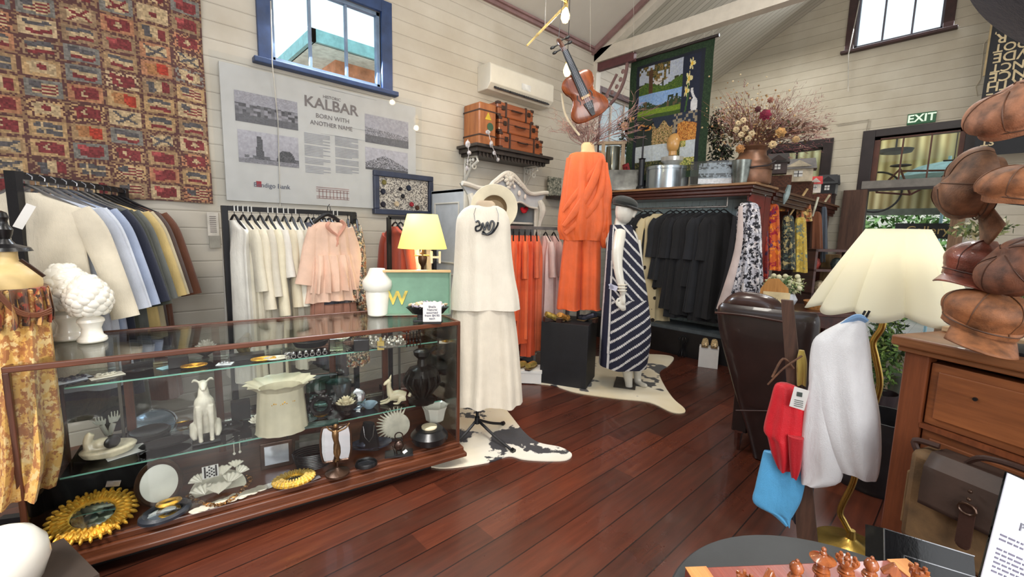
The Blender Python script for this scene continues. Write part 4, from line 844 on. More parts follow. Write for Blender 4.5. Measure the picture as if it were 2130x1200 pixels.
t,s=it('figurine_mirror','bronze dancing figure holding a double mirror on the showcase floor','mirror stand',702,985,Z0); k=s
m=M(); m.lathe([(24*k,0),(24*k,4*k),(8*k,9*k),(3*k,14*k)],20); m.limb([(0,0,8*k),(1*k,0,26*k)],[2*k,2*k],6); obj('base',m,bronze,t)
m=M(); m.limb([(-3*k,0,26*k),(4*k,0,46*k),(0,0,66*k),(-2*k,0,86*k),(0,0,96*k)],[2.5*k,4*k,5*k,7*k,3*k],8); m.limb([(3*k,0,28*k),(-3*k,-3*k,48*k),(0,0,66*k)],[2*k,4*k,5*k],8); m.sph((-1*k,0,104*k),5*k,8,6); m.limb([(-4*k,0,92*k),(-14*k,-2*k,100*k),(-18*k,-3*k,108*k)],[2.4*k,2*k,1.5*k],6); m.limb([(4*k,0,92*k),(18*k,-2*k,98*k),(26*k,-2*k,108*k)],[2.4*k,2*k,1.5*k],6); obj('dancer',m,mat((120,92,60),.35,.7,var=.3),t,remesh=.0025)
m=M()
for x in (-16,14):
    m.tube([((x+15*cos(a)*(1 if abs(cos(a))<.8 else 1))*k,.012,(64+42*max(-.9,min(.9,sin(a)*1.2)))*k) for a in [i*.262 for i in range(24)]],2.2*k,6,closed=True)
obj('mirror_frame',m,bronze,t)
for x in (-16,14): obj('glass',M().bb((x-12)*k,(x+12)*k,.013,.015,28*k,100*k),mir,t,smooth=0)
disc_mirror('black_compact','glossy black oval compact lying at the right front of the showcase floor','compact',762,970,Z0,.058,R(4),blk,.8,blk,mat((36,36,40),.08,.2,coat=1),ell=.75)
S1('wire_basket','low black woven basket between the square mirror and the bronze figure','basket',652,968,Z0,lambda m,s:[m.tube([((30+k)*s*cos(a),(22+k)*.8*s*sin(a),k*4*s) for a in [i*.35 for i in range(18)]],1.6*s,4,closed=True) for k in range(9)],blk)
t,s=it('shell_disc','large round white shell disc edged with spikes on the right of the showcase floor','shell',825,915,Z0); k=s
m=M(); m.cyl((0,.004,32*k),(0,-.004,32*k),27*k,n=28)
for j in range(18): a=PI*.35+j*.20; m.limb([(24*k*cos(a),0,32*k+24*k*sin(a)),(40*k*cos(a),0,32*k+40*k*sin(a))],[2.8*k,.8*k],5)
obj('disc',m,capiz,t); obj('foot',M().box((0,.006,3*k),(26*k,16*k,6*k)),blk,t,smooth=0)
t,s=it('ornament_stand','black square stand with a wire spider-like ornament and tiny tag at the right front','ornament',830,945,Z0); k=s
obj('base',M().bb(-28*k,28*k,-12*k,14*k,0,4*k),blk,t,smooth=0)
m=M(); 
for j in range(6): a=j*1.05; m.tube([(0,0,8*k),(14*k*cos(a),8*k*sin(a),20*k),(8*k*cos(a),5*k*sin(a),4*k)],1.2*k,5)
ring(m,(0,0,40*k),8*k,1.4*k,14); m.sph((0,0,20*k),(10*k,8*k,12*k),8,6); obj('spider',m,mat((60,44,36),.25,.5,var=.4,scale=50),t); obj('tag',M().box((12*k,-8*k,9*k),(9*k,1*k,6*k),ry=-.6),paper,t,smooth=0)
S1('cherub_pot','black round pot with an ivory cameo lid at the right end of the showcase floor','pot',893,925,Z0,lambda m,s:(m.lathe([(18*s,0),(34*s,10*s),(38*s,24*s),(28*s,36*s),(10*s,38*s)],24),[m.sph((34*s*cos(a),30*s*sin(a),18*s),5*s,6,5) for a in [i*.6 for i in range(11)]]),blk)
S1('cameo','ivory cameo disc resting on the black round pot','cameo',893,925,Z0,lambda m,s:m.lathe([(16*s,38*s),(16*s,41*s),(8*s,44*s)],20),crm)
t=S1('necklace_display','black velvet neck form with a fine silver chain behind the black compact','display bust',768,935,Z0,lambda m,s:m.limb([(0,0,2*s),(0,4*s,24*s),(0,8*s,56*s)],[28*s,24*s,14*s],14,.5),blkv)
k=.0026; obj('chain',M().tube([(-.03,-.01,.15),(-.022,-.045,.10),(0,-.06,.075),(.022,-.045,.10),(.03,-.01,.15)],.0015,5),silver,t)
S1('abalone_dish','dark blue dish with an olive shell below the black velvet neck form','dish',772,932,Z0,lambda m,s:(m.lathe([(20*s,0),(40*s,8*s),(42*s,12*s),(30*s,8*s)],24,sy=.6),m.sph((-8*s,-6*s,12*s),(20*s,8*s,7*s),10,6)),mat((60,66,80),.2,.3,var=.6,scale=20))
S1('grey_book','stack of grey cards lying at the back of the showcase floor','cards',648,935,Z0,lambda m,s:(m.box((0,0,8*s),(60*s,40*s,16*s)),m.box((3*s,0,22*s),(50*s,34*s,10*s))),mat((128,122,116),.6,var=.3),smooth=0)
S1('black_compact','small black compact behind the sitting hound','compact',470,890,Z2,lambda m,s:(m.lathe([(30*s,0),(31*s,4*s),(26*s,7*s)],24,sy=.7),[m.sph((rd_*s,-6*s,8*s),4*s,6,5) for rd_ in (-8,0,9)]),blk)
S1('ring_tray','long green glass card tray at the middle of the lower shelf','tray',655,885,Z2,lambda m,s:m.box((0,0,2*s),(90*s,22*s,4*s)),mat((60,84,78),.2,var=.4),smooth=0)
# ================================================================ clothes rails and garments
blkm=mat((26,26,30),.4,.3,var=.15)
wire=mat((150,150,152),.3,.9)
def garment(label,cat,loc,rz,mt,L=1.0,W=.42,D=.06,sl=.5,flare=1.1,group=None,seed=0,hang=None,folds=7,amp=.16,neck=.06,name='hanging_garment',out=.10,smt=None,strap=False,tilt=0,extra=None):
    t=thing(name,label,cat,loc,rz,group,rot=(0,tilt,rz) if tilt else None)
    hm=hang or blkm; m=M(); m.tube([(0,0,-.03),(0,0,.0),(.018,0,.022),(.036,0,.008),(.034,0,-.006)],.0028,5); m.limb([(-W*.43,0,-.125),(-W*.2,0,-.075),(0,0,-.03),(W*.2,0,-.075),(W*.43,0,-.125)],[.008,.009,.007,.009,.008],6); obj('hanger',m,hm,t)
    m=M(); h=W/2; drape(m,[(-.065,-neck,neck,.025),(-.078,-neck*1.3,neck*1.3,.03),(-.115,-h*.8,h*.8,.035),(-.15,-h,h,D*.7),(-.28,-h*.93,h*.93,D),(-.28-(L-.3)*.4,-h*1.0,h*1.0,D*1.05),(-L,-h*flare,h*flare,D*1.2)],n=44,folds=folds,amp=amp,seed=seed,res=3,keep=.25)
    obj('body',m,mt,t,smooth=60)
    if sl:
        for s_ in(-1,1):
            m=M(); m.limb([(s_*h*.86,0,-.145),(s_*(h+.02),0,-.24),(s_*(h+out*.6),0,-.14-sl*.55),(s_*(h+out),-.005,-.14-sl)],[.055,.062,.056,.06],12,.55,up=(0,1,0),cap=(1,0)); obj('sleeve',m,smt or mt,t,smooth=60)
    if extra: extra(t)
    return t
def rail(name,label,cat,a,b,ztop,legs=True,r=.016,mt=None,w_=.42):
    a=Vector(a);b=Vector(b); c=(a+b)/2; L=(b-a).length/2; rz=math.atan2(b.y-a.y,b.x-a.x); t=thing(name,label,cat,(c.x,c.y,0),rz); mt=mt or blkm
    obj('rail',M().bb(-L,L,-r,r,ztop-r,ztop+r),mt,t,smooth=0)
    for s_ in(-1,1):
        obj('post',M().bb(s_*L-.018,s_*L+.018,-.018,.018,.05,ztop+r),mt,t,smooth=0,bev=.002)
        obj('foot',M().bb(s_*L-.018,s_*L+.018,-w_/2,w_/2,.0,.05),mt,t,smooth=0,bev=.003)
    obj('lower_rail',M().bb(-L,L,-.012,.012,.16,.185),mt,t,smooth=0)
    return t
# ---- middle rack against the poster wall
RY,RZm=3.42,1.565; xL=PY(466,430,RY).x; xR=PY(734,442,RY).x
rail('garment_rack','black square-tube garment rack below the history poster','clothes rack',(xL,RY,0),(xR,RY,0),RZm)
for x in (.05,.07,.1,.13,.15,.25,.28,.31,.35,.38,.43,.7,.73): one('size_marker','tiny white size marker on the bar of the black middle rack','size marker',M().bb(0,.007,-.0165,.0165,.016,.02).bb(0,.007,-.02,-.0162,-.02,.02),mat((190,190,188),.4),(xL+x,RY,RZm),smooth=0,group='white size markers on the middle rack')
wh=[(226,222,212),(214,206,186),(222,212,190),(206,198,182),(224,214,188),(218,212,202),(214,202,176),(222,216,200),(196,188,170)]
wn_=['leftmost long white layered dress','second cream linen dress','third ivory blouse with soft sleeves','fourth cream tunic','fifth pale ivory long-sleeved dress','sixth off-white shirt','seventh beige linen top','eighth ivory lace-edged dress','ninth stone-coloured dress']
for i in range(9):
    x=xL+.055+i*.051; garment(wn_[i]+' from the left on the middle black rack','garment',(x,RY,RZm-.012),PI/2+.12-.03*i,cloth(wh[i]),L=[1.15,1.1,.85,1.1,1.2,.8,.9,1.1,1.05][i],W=.42,D=.05,sl=[.0,.38,.5,.42,.55,.3,.5,.5,.48][i],flare=1.15,group='pale garments on the middle rack',seed=i,out=.07,amp=.2)
for i in range(5):
    x=xL+.525+i*.038; garment(['slate-grey dress beside the ivory garments','charcoal shirt second of the dark group','dark grey long dress third of the dark group','graphite trousers fourth of the dark group','grey-brown coat fifth of the dark group'][i]+' on the middle rack','garment',(x,RY,RZm-.012),PI/2+.05,cloth([(72,72,84),(58,58,66),(66,64,70),(78,72,74),(74,66,68)][i]),L=1.1+.03*i,W=.40,D=.04,sl=.5,group='dark grey garments on the middle rack',seed=20+i)
garment('wine floral garment hidden behind the pink blouse on the middle rack','garment',(xL+.72,RY,RZm-.012),PI/2,floral((76,44,56),[(150,90,100),(40,30,44)],30),L=1.1,W=.38,D=.04,sl=.4,seed=31)
for i in range(2): garment(['floral brown and mustard dress at the right end of the middle rack','dark floral dress just left of the right end post'][i],'garment',(xR+.02-.07*i,RY-.02,RZm-.012),PI/2-.35,floral((54,48,46),[(176,150,92),(150,88,60),(96,108,96),(196,182,160)],26),L=1.15,W=.42,D=.05,sl=.5,group='floral dresses on the middle rack',seed=33+i,flare=1.2)
# pink blouse facing forward
pkm=cloth((224,188,166),.10); pk2=cloth((206,150,128),.12)
q=PY(688,462,RY-.20); t=thing('pink_blouse','pale pink tiered blouse with tie neck facing forward on the middle rack','blouse',(q.x,RY-.30,0),.1); fr=Fr((q.x,RY-.30),.1)
def rowsof(fr,lst,off=0): 
    o=[]
    for (py,xl,xr,d) in lst: a=fr(xl,py,off); b=fr(xr,py,off); o.append(((a[1]+b[1])/2,a[0],b[0],d))
    return o
m=M(); drape(m,rowsof(fr,[(462,664,708,.02),(470,650,722,.035),(490,646,727,.05),(530,645,731,.06),(560,644,735,.065),(612,636,742,.075),(624,634,746,.08)]),n=84,folds=13,amp=.16,seed=4,keep=.2); obj('body',m,pkm,t,smooth=60)
m=M(); drape(m,rowsof(fr,[(530,646,730,.07),(560,645,735,.085),(604,640,742,.09)],-.01),n=84,folds=17,amp=.22,seed=9,keep=.3); obj('upper_tier',m,pkm,t,smooth=60)
for (pts) in (((652,474),(644,520),(637,560),(632,592)),((722,474),(733,520),(738,560),(742,598))):
    P=[(*fr(a,b),) for a,b in pts]; m=M(); m.limb([(a,-.01,z) for a,z in P],[.04,.055,.055,.065],12,.6,up=(0,1,0),cap=(1,0)); obj('sleeve',m,pkm,t,smooth=60)
m=M(); 
for pts in (((676,462),(672,470),(680,480),(694,492),(691,512)),((700,458),(708,468),(700,482),(693,494),(695,508))): m.limb([(fr(a,b)[0],-.06,fr(a,b)[1]) for a,b in pts],[.012,.014,.012,.008,.006],6,.5)
obj('neck_tie',m,pk2,t); m=M(); a=fr(682,455); m.tube([(a[0],0,a[1]+.03),(a[0],0,a[1]+.08),(a[0]+.02,.01,a[1]+.10)],.003,5); m.limb([(a[0]-.1,0,a[1]-.03),(a[0],0,a[1]+.03),(a[0]+.1,0,a[1]-.03)],.014,6); obj('hanger',m,blkm,t)
t=thing('pink_dress','tiered pink gauze dress hanging behind the pink blouse','dress',(q.x,RY-.24,0),.1); fr=Fr((q.x,RY-.24),.1); m=M(); drape(m,rowsof(fr,[(475,665,715,.02),(500,655,728,.04),(590,650,735,.05),(640,648,738,.05),(690,645,742,.06)]),n=84,folds=16,amp=.2,seed=6,keep=.3); obj('body',m,pk2,t,smooth=60)
m=M(); a=fr(688,462); m.tube([(a[0],0,a[1]+.0),(a[0],0,a[1]+.09),(a[0]+.02,.05,a[1]+.11)],.003,5); obj('hanger',m,blkm,t)
# ---- right short rack with rust coat, shirts and bag (behind the lamp)
r2a=PY(812,452,3.5); r2b=PY(898,452,3.3)
t=thing('garment_rack','short black frame rack of scarves behind the yellow table lamp','clothes rack',(0,0,0)); 
x0,x1=PY(808,450,3.45).x,PY(903,450,3.45).x; zt=PY(808,452,3.45).z
obj('rail',M().bb(x0,x1,3.43,3.46,zt-.015,zt+.015),blkm,t,smooth=0)
for x in (x0,x1): obj('post',M().bb(x-.015,x+.015,3.43,3.46,.04,zt),blkm,t,smooth=0); obj('foot',M().bb(x-.015,x+.015,3.25,3.64,0,.04),blkm,t,smooth=0)
for i,(dx,c,l) in enumerate(((.06,(176,72,48),'rust-orange coat at the left of the short black rack'),(.11,(206,180,170),'pale pink shirt next to the rust coat on the short rack'),(.17,(214,200,190),'off-white printed scarf with pink motif on the short rack'),(.23,(96,84,70),'olive garment in the middle of the short black rack'),(.29,(200,184,164),'cream scarf right of the olive garment on the short rack'))):
    garment(l,'garment',(x0+dx,3.445,zt-.01),PI/2,cloth(c),L=.95,W=.40,D=.03,sl=0 if i>1 else .45,seed=40+i,group=None)
q=PY(893,545,3.30); one('black_handbag','black slouchy bag hanging at the right of the short rack','bag',M().limb([(0,0,.12),(0,0,.02),(.01,0,-.06)],[.05,.10,.03],12,.4,up=(0,1,0)).tube([(-.05,0,.1),(0,.0,.28),(.05,0,.1)],.006,6),cloth((26,24,30)),loc=(q.x,3.35,q.z))
# ---- left rack running away towards the wall
A_,B_=Vector((-.27,2.98,1.655)),Vector((.12,3.76,1.655))
def lrack():
    t=thing('garment_rack','black garment rack on the far left, loaded with shirts, running towards the flag tapestry','clothes rack',((A_.x+B_.x)/2,(A_.y+B_.y)/2,0),math.atan2(B_.y-A_.y,B_.x-A_.x)); L=(B_-A_).length/2
    obj('rail',M().bb(-L,L,-.015,.015,1.64,1.67),blkm,t,smooth=0)
    for s_ in(-1,1): obj('post',M().bb(s_*L-.02,s_*L+.02,-.02,.02,.04,1.67),blkm,t,smooth=0); obj('foot',M().bb(s_*L-.02,s_*L+.02,-.2,.2,0,.04),blkm,t,smooth=0)
lrack()
lr=[('off-white grandad-collar linen shirt, front garment on the far left rack',(214,204,184),.95,.52,1),('pale blue striped shirt second on the far left rack',(186,192,206),1.0,.5,1),('white-blue shirt with rolled cuff third on the far left rack',(204,210,222),1.05,.5,1),('light blue cotton shirt fourth on the far left rack',(160,172,198),1.0,.5,1),('navy jacket in the middle of the far left rack',(34,38,56),1.15,.5,1),('olive-green coat with red embroidery on the far left rack',(62,64,54),1.3,.52,1),('grey denim shirt behind the olive coat',(96,98,94),1.1,.5,1),('mustard-cream shirt with buttoned cuff on the far left rack',(206,180,120),.85,.5,1),('pale biscuit jacket behind the mustard shirt',(196,182,150),.9,.5,1),('dark taupe top near the wall end of the far left rack',(88,72,66),1.0,.5,1),('long rust-brown coat nearest the wall on the far left rack',(104,62,42),1.35,.52,1)]
D_=(B_-A_)
for i,(l,c,L,sl,_) in enumerate(lr):
    f=.06+.088*i; p=A_+D_*f; p.z=1.645
    garment(l,'garment',p,-.43+.1*sin(i*2),cloth(c),L=L,W=.44,D=.06,sl=sl,group='garments on the far left rack',seed=60+i,hang=wire if i<7 else blkm,out=.12,flare=1.12)
q=PY(15,455,2.9); one('swing_tag','cream swing tag dangling from the front shirt on the far left rack','tag',M().box((0,0,0),(.03,.004,.11),ry=.45),paper,loc=(-.235,2.80,1.47),smooth=0)
# ---- old dress form with yellow floral dress at far left
P_=Vector((-.40,2.62,0)); P_=PY(12,600,2.62); t=thing('dress_form','antique cream dress form with turned black finial at the far left','dress form',(P_.x,P_.y,0),face(P_)); fr=Fr(P_)
rw=rowsof(fr,[(520,-14,37,.06),(545,-18,42,.065),(558,-34,66,.09),(572,-56,86,.11),(600,-62,90,.115),(640,-54,72,.10),(680,-60,80,.10)]); m=M(); drape(m,rw,n=40,folds=2,amp=.0,cap=(1,1)); obj('torso',m,mat((214,186,128),.5,var=.06),t)
a=fr(12,522); m=M(); k=.0018; m.lathe([(42*k,0),(38*k,6*k),(16*k,12*k),(9*k,20*k),(13*k,28*k),(15*k,36*k),(9*k,44*k),(8*k,50*k),(11*k,56*k),(8*k,64*k),(.001,67*k)],24,c=(a[0],0,a[1])); m.v=[(v[0],v[1],a[1]+(v[2]-a[1])*1.3) for v in m.v]; obj('finial',m,blk,t)
obj('pole',M().cyl((a[0],0,.05),(a[0],0,1.0),.02),blk,t); m=M(); [m.limb([(a[0],0,.12),(a[0]+.28*cos(g_),.28*sin(g_),.01)],[.02,.015],6) for g_ in (.3,2.4,4.5)]; obj('tripod',m,blk,t)
yf=floral((206,162,86),[(218,182,112),(176,120,66),(216,188,132),(160,104,60)],15)
s=yf
t=thing('yellow_dress','yellow and rust floral ruched dress on the antique dress form','dress',(P_.x,P_.y,0),face(P_))
m=M(); drape(m,rowsof(fr,[(598,-60,98,.125),(604,-64,104,.13),(640,-56,104,.14),(690,-66,108,.17),(760,-80,116,.2),(850,-90,126,.22),(930,-95,134,.24),(1000,-100,120,.25)]),n=110,folds=12,amp=.12,seed=7,keep=.2); obj('skirt',m,yf,t,smooth=60)
m=M(); drape(m,rowsof(fr,[(596,-62,100,.135),(618,-64,106,.14),(650,-60,112,.15),(668,-58,110,.16)]),n=90,folds=20,amp=.22,seed=8,keep=.4); obj('frill',m,floral((110,72,46),[(188,140,80),(150,60,36),(60,40,30)],14),t,smooth=60)
t=thing('leather_harness','looped brown leather cord necklace over the yellow floral dress','necklace',(P_.x,P_.y,0),face(P_))
m=M()
for k in range(3):
    pts=[(-30,575+6*k),(30,640+4*k),(75,652+3*k),(108,640+5*k)]; m.limb([(fr(a,b,-.16)[0],-.165,fr(a,b,-.16)[1]) for a,b in pts],.005,6)
obj('cord',m,mat((104,58,34),.45),t); m=M(); m.limb([(fr(a,b,-.14)[0],-.14+.0,fr(a,b,-.14)[1]) for a,b in ((42,540),(60,552),(92,575))],.010,6,.4); obj('strap',m,dleath,t)
# ---- white dress on tripod stand
WP=Vector((1.90,2.22,0)); fr=Fr(WP)
t=thing('dress_stand','black metal tripod dress stand with cream neck form','dress form',WP,face(WP))
c0=fr(992,915)[0]; zb=fr(992,830)[1]
m=M(); drape(m,rowsof(fr,[(418,994,1024,.05),(424,990,1030,.055),(440,986,1034,.06),(452,970,1050,.07),(470,950,1060,.09),(600,955,1050,.09)]),n=32,folds=1,amp=0,cap=(1,1)); obj('neck_form',m,mat((196,176,150),.8,var=.06),t)
cx=fr(1005,600)[0]; obj('pole',M().cyl((c0,0,.14),(c0,0,1.25),.011).cyl((c0,0,.12),(c0,0,.17),.018),blkm,t)
for (px,py) in ((1045,882),(1066,938),(945,925)):
    q=PZ(px,py,.015); d=q-Vector((WP.x,WP.y,0)); lx=d.dot(fr.a); ly=d.dot(fr.n); m=M(); m.limb([(c0,0,.15),(c0+(lx-c0)*.5,ly*.5,.075),(lx,ly,.018)],.010,6); obj('leg',m,blkm,t); 
    m=M(); m.limb([(lx-.02*(lx-c0),ly*.96,.02),(lx+.05*(lx-c0),ly*1.05,.018)],.017,8); obj('rubber_foot',m,blk,t)
wdm=cloth((226,218,202),.05,.8); wdm2=cloth((216,206,188),.06,.8)
t=thing('white_dress','long ivory layered sleeveless dress on the black tripod stand','dress',WP,face(WP))
m=M(); drape(m,rowsof(fr,[(600,955,1060,.10),(640,944,1068,.12),(700,936,1076,.14),(770,930,1082,.155),(832,922,1086,.165)]),n=120,folds=9,amp=.10,seed=12,keep=.15); obj('skirt',m,wdm2,t,smooth=60)
m=M(); drape(m,rowsof(fr,[(414,958,978,.02),(420,950,984,.03),(428,946,992,.04)]),n=30,folds=1,amp=0); 
m=M(); drape(m,rowsof(fr,[(428,978,1036,.05),(436,964,1050,.066),(448,954,1057,.08),(458,950,1060,.09),(475,948,1062,.10),(520,946,1064,.115),(570,943,1070,.125),(612,938,1078,.135),(640,936,1081,.14)]),n=120,folds=7,amp=.06,seed=14,keep=.1,cap=(0,0)); obj('bodice',m,wdm,t,smooth=60)
# wide brim hat hung behind the neck
q=fr(1008,430); t=thing('sun_hat','cream wide-brimmed hat hung behind the neck of the white dress','hat',WP+Vector((0,0,q[1]))+fr.n*.10,rot=(R(84),0,face(WP)))
m=M(); k=.0029; m.lathe([(30*k,.0),(34*k,.006),(54*k,.012),(55*k,.008),(35*k,-.004)],48,sy=1.0,cap=(0,0)); obj('brim',m,mat((214,204,178),.8,var=.05),t); m=M(); m.lathe([(30*k,0),(30*k,-.05),(24*k,-.09),(.001,-.10)],36,cap=(0,1)); obj('crown',m,mat((170,150,120),.8),t)
t=thing('scroll_necklace','black rubber scroll necklace on the white dress','necklace',WP,face(WP))
m=M(); w=.11; L_=lambda l,off=-.115:[(fr(a,b,off)[0],off,fr(a,b,off)[1]) for a,b in l]
m.limb(L_([(989,462),(995,460),(998,468),(990,472),(991,480),(1000,477),(1004,464),(1008,478),(1014,462),(1017,478),(1022,460),(1028,466),(1022,482),(1012,487),(1002,485)]),.0065,7); m.limb(L_([(1004,480),(1012,488),(1024,484),(1034,470),(1036,462)]),.0065,7); obj('scroll',m,mat((22,26,34),.3),t)
obj('cord',M().tube(L_([(989,462),(986,445),(990,432)],-.095),.002,5).tube(L_([(1036,462),(1037,446),(1032,432)],-.095),.002,5),silver,t)
# ---- orange outfit form
OP=Vector((3.30,2.72,0)); fr=Fr(OP); org=cloth((236,104,44),.12,.55,200); org2=cloth((228,98,44),.1,.6,200)
t=thing('dress_form','cream-necked dress form wearing the orange outfit','dress form',OP,face(OP))
m=M(); drape(m,rowsof(fr,[(298,1212,1232,.05),(303,1209,1236,.055),(316,1208,1238,.06),(324,1198,1246,.06),(332,1184,1256,.06),(400,1184,1256,.08),(470,1184,1246,.07)]),n=32,folds=1,amp=0,cap=(1,1)); obj('torso',m,mat((218,188,142),.6,var=.06),t)
z0=fr(1200,668)[1]; cx=fr(1205,600)[0]; obj('pole',M().cyl((cx,.03,z0-.0),(cx,.03,z0+.25),.015),blkm,t,smooth=40)
obj('collar',M().tube([(fr(1222,322)[0]+.065*cos(a),.06*sin(a),fr(1222,322)[1]) for a in [i*.4 for i in range(16)]],.005,5,closed=True),mat((60,54,48),.4),t)
t=thing('orange_trousers','wide-leg orange silk trousers on the dress form behind the black plinth','trousers',OP,face(OP))
for (a0,a1,b0,b1,sd) in ((1172,1212,1158,1209,1),(1208,1250,1206,1250,2)):
    m=M(); drape(m,rowsof(fr,[(470,a0+2,a1,.08),(500,a0,a1,.09),(560,(a0+b0)/2,(a1+b1)/2,.10),(632,b0,b1-2,.11),(642,b0,b1,.11)]),n=64,folds=5,amp=.10,seed=sd,keep=.2); obj('leg_panel',m,org2,t,smooth=60)
t=thing('orange_blouse','draped orange silk batwing top on the dress form','blouse',OP,face(OP))
m=M(); drape(m,rowsof(fr,[(318,1194,1246,.055),(324,1184,1257,.08),(350,1178,1262,.10),(400,1172,1267,.12),(450,1164,1271,.13),(480,1160,1268,.12),(500,1172,1256,.11)]),n=120,folds=9,amp=.09,seed=5,keep=.15,cap=(1,0)); obj('body',m,org,t,smooth=60)
def swag(pts,w0,w1,off=-.13):
    P=[(fr(a,b,off)[0],off,fr(a,b,off)[1]) for a,b in pts]; return M().limb(P,[w0,w1,w1*1.1,w0],14,.35,res=6,up=(0,1,0))
for i,(pts,a,b) in enumerate((([(1250,330),(1235,375),(1208,425),(1172,470)],.02,.038),([(1256,335),(1248,400),(1224,440),(1176,486)],.02,.036),([(1248,335),(1216,380),(1192,412),(1170,440)],.012,.026),([(1260,350),(1262,410),(1250,470),(1236,496)],.02,.05))): obj('fold',swag(pts,a,b,-.125+.01*i),org,t,smooth=60)
m=M(); drape(m,rowsof(fr,[(340,1248,1264,.05),(400,1246,1269,.08),(460,1240,1272,.09),(500,1246,1272,.08),(516,1252,1264,.03)]),n=50,folds=5,amp=.12,seed=15,y=-.02); obj('batwing_sleeve',m,org,t,smooth=60)
m=M(); drape(m,rowsof(fr,[(330,1178,1192,.05),(400,1168,1190,.07),(460,1160,1186,.08),(498,1164,1180,.05)]),n=50,folds=5,amp=.1,seed=16,y=-.01); obj('batwing_sleeve',m,org,t,smooth=60)
# plinth with shoes
PL=[PZ(1122,797,0),PZ(1218,812,0),PZ(1243,790,0)]; ex_=(PL[1]-PL[0]); wpl=ex_.length; rzp=math.atan2(ex_.y,ex_.x); dpl=.42; hpl=.615
pl=one('display_plinth','matt black box plinth on the cowhide rug under the orange trousers','plinth',M().bb(0,wpl,0,dpl,0,hpl),mat((24,24,28),.55,var=.15),(PL[0].x,PL[0].y,.0),rzp,smooth=0,bev=.004)
# white mannequin with striped dress
MP=Vector((3.62,2.12,0)); fr=Fr(MP); mw=mat((224,220,208),.35,var=.03,bump=.02,coat=.2)
t=thing('mannequin','glossy white mannequin turned away in a striped dress and dark cap','mannequin',MP,face(MP))
F_=lambda a,b,off=0:(fr(a,b,off)[0],off,fr(a,b,off)[1])
m=M(); m.sph(F_(1299,438),(.085,.10,.125),16,12); m.limb([F_(1296,446),F_(1290,462,.02),F_(1290,478,.01)],[.055,.052,.06],12); m.limb([F_(1290,478),F_(1293,500),F_(1296,560),F_(1300,640)],[.10,.15,.12,.14],16,.75,up=fr.n if 0 else (0,1,0))
m.limb([F_(1314,440),F_(1318,444),F_(1314,450)],[.03,.02,.03],8)    # jaw and face turned right
m.sph(F_(1322,440),(.02,.02,.025),8,6)
m.limb([F_(1291,482,-.09),F_(1285,520,-.19),F_(1286,560,-.23),F_(1294,600,-.25),F_(1295,612,-.25)],[.055,.05,.04,.03,.026],12)
m.limb([F_(1295,610,-.25),F_(1295,624,-.25),F_(1295,632,-.255)],[.026,.036,.03],10,.6)
for i,(dx,l) in enumerate(((-8,10),(-4,14),(0,15),(4,13))): m.limb([F_(1295+dx*.8,628,-.255),F_(1296+dx,634+l*.4,-.26),F_(1297+dx*.9,634+l*.9,-.25)],[.011,.010,.007],7)
m.limb([F_(1287,620,-.25),F_(1282,628,-.26),F_(1284,637,-.26)],[.012,.010,.007],7)
m.limb([F_(1322,500,.06),F_(1330,560,.05),F_(1336,600,.0)],[.05,.04,.03],10)
for pts,rr in (([(1302,700,0),(1304,760,0),(1308,800,0),(1308,816,0)],[.075,.055,.035,.035]),([(1326,700,.10),(1326,750,.12),(1326,785,.12),(1328,796,.12)],[.075,.055,.035,.035])): m.limb([F_(*p_) for p_ in pts],rr,12)
m.limb([F_(1308,812,-.0),F_(1310,823,-.06),F_(1316,826,-.10)],[.036,.034,.02],10,.8); m.limb([F_(1326,794,.12),F_(1336,800,.06),F_(1345,802,.03)],[.034,.03,.02],10,.8)
obj('body',m,mw,t,remesh=.007)
def stripes(c):
    fx=(c.x-SX0)/.0034; fz=(SZ0-c.z)/.0034     # px-like units from the shoulder
    nv=(26,28,52); wt_=(214,212,210)
    if fx<22+fz*.02: k=(fx+8-(fz*-.06))/ (13+fz*.035)
    elif fz<190: k=(fz-fx*1.05+30)/26
    else: k=(fz+fx*.75)/27
    return wt_ if (k%1)<.26 else nv
a=F_(1283,475); SX0=F_(1262,475)[0]; SZ0=a[2]
t=thing('striped_dress','navy and white diagonal striped A-line dress on the white mannequin','dress',MP,face(MP))
m=M(); drape(m,rowsof(fr,[(468,1270,1314,.09),(480,1268,1318,.12),(500,1262,1326,.14),(560,1258,1338,.16),(620,1254,1348,.18),(690,1249,1354,.20),(758,1246,1345,.21)]),n=300,folds=4,amp=.07,seed=3,res=34,keep=.1,cfn=stripes); obj('body',m,painted(.75),t,smooth=60,fix=False)
q=F_(1300,424); t=thing('newsboy_hat','dark green-black newsboy cap on the white mannequin','hat',MP,face(MP))
m=M(); m.sph((q[0],0,q[2]+.01),(.12,.14,.06),18,10,ry=.25); obj('crown',m,cloth((42,46,44)),t); m=M(); m.sph((q[0]+.05,-.02,q[2]-.03),(.13,.12,.014),16,8,ry=.32); obj('peak',m,cloth((32,34,34)),t); obj('band',M().tube([(q[0]+.105*cos(a),.12*sin(a),q[2]-.022-.25*.105*cos(a)) for a in [i*.35 for i in range(18)]],.008,6,closed=True),cloth((60,60,54)),t)
t=thing('bracelet','stacked white cuff bracelets with a pale ribbon on the mannequin wrist','bracelet',MP,face(MP)); m=M()
for py in (592,598,604): c=F_(1294,py,-.25); ring(m,(0,0,0),.034,.007,18) if 0 else m.tube([(c[0]+.036*cos(a),c[1]+.036*sin(a),c[2]) for a in [i*.4 for i in range(16)]],.007,6,closed=True)
obj('cuffs',m,mat((222,214,196),.3),t); c=F_(1276,598,-.26); obj('ribbon',M().box((c[0],c[1],c[2]),(.07,.01,.045),ry=.3).box((c[0]-.02,c[1],c[2]+.01),(.03,.01,.05),ry=-.5),cloth((206,206,226)),t)
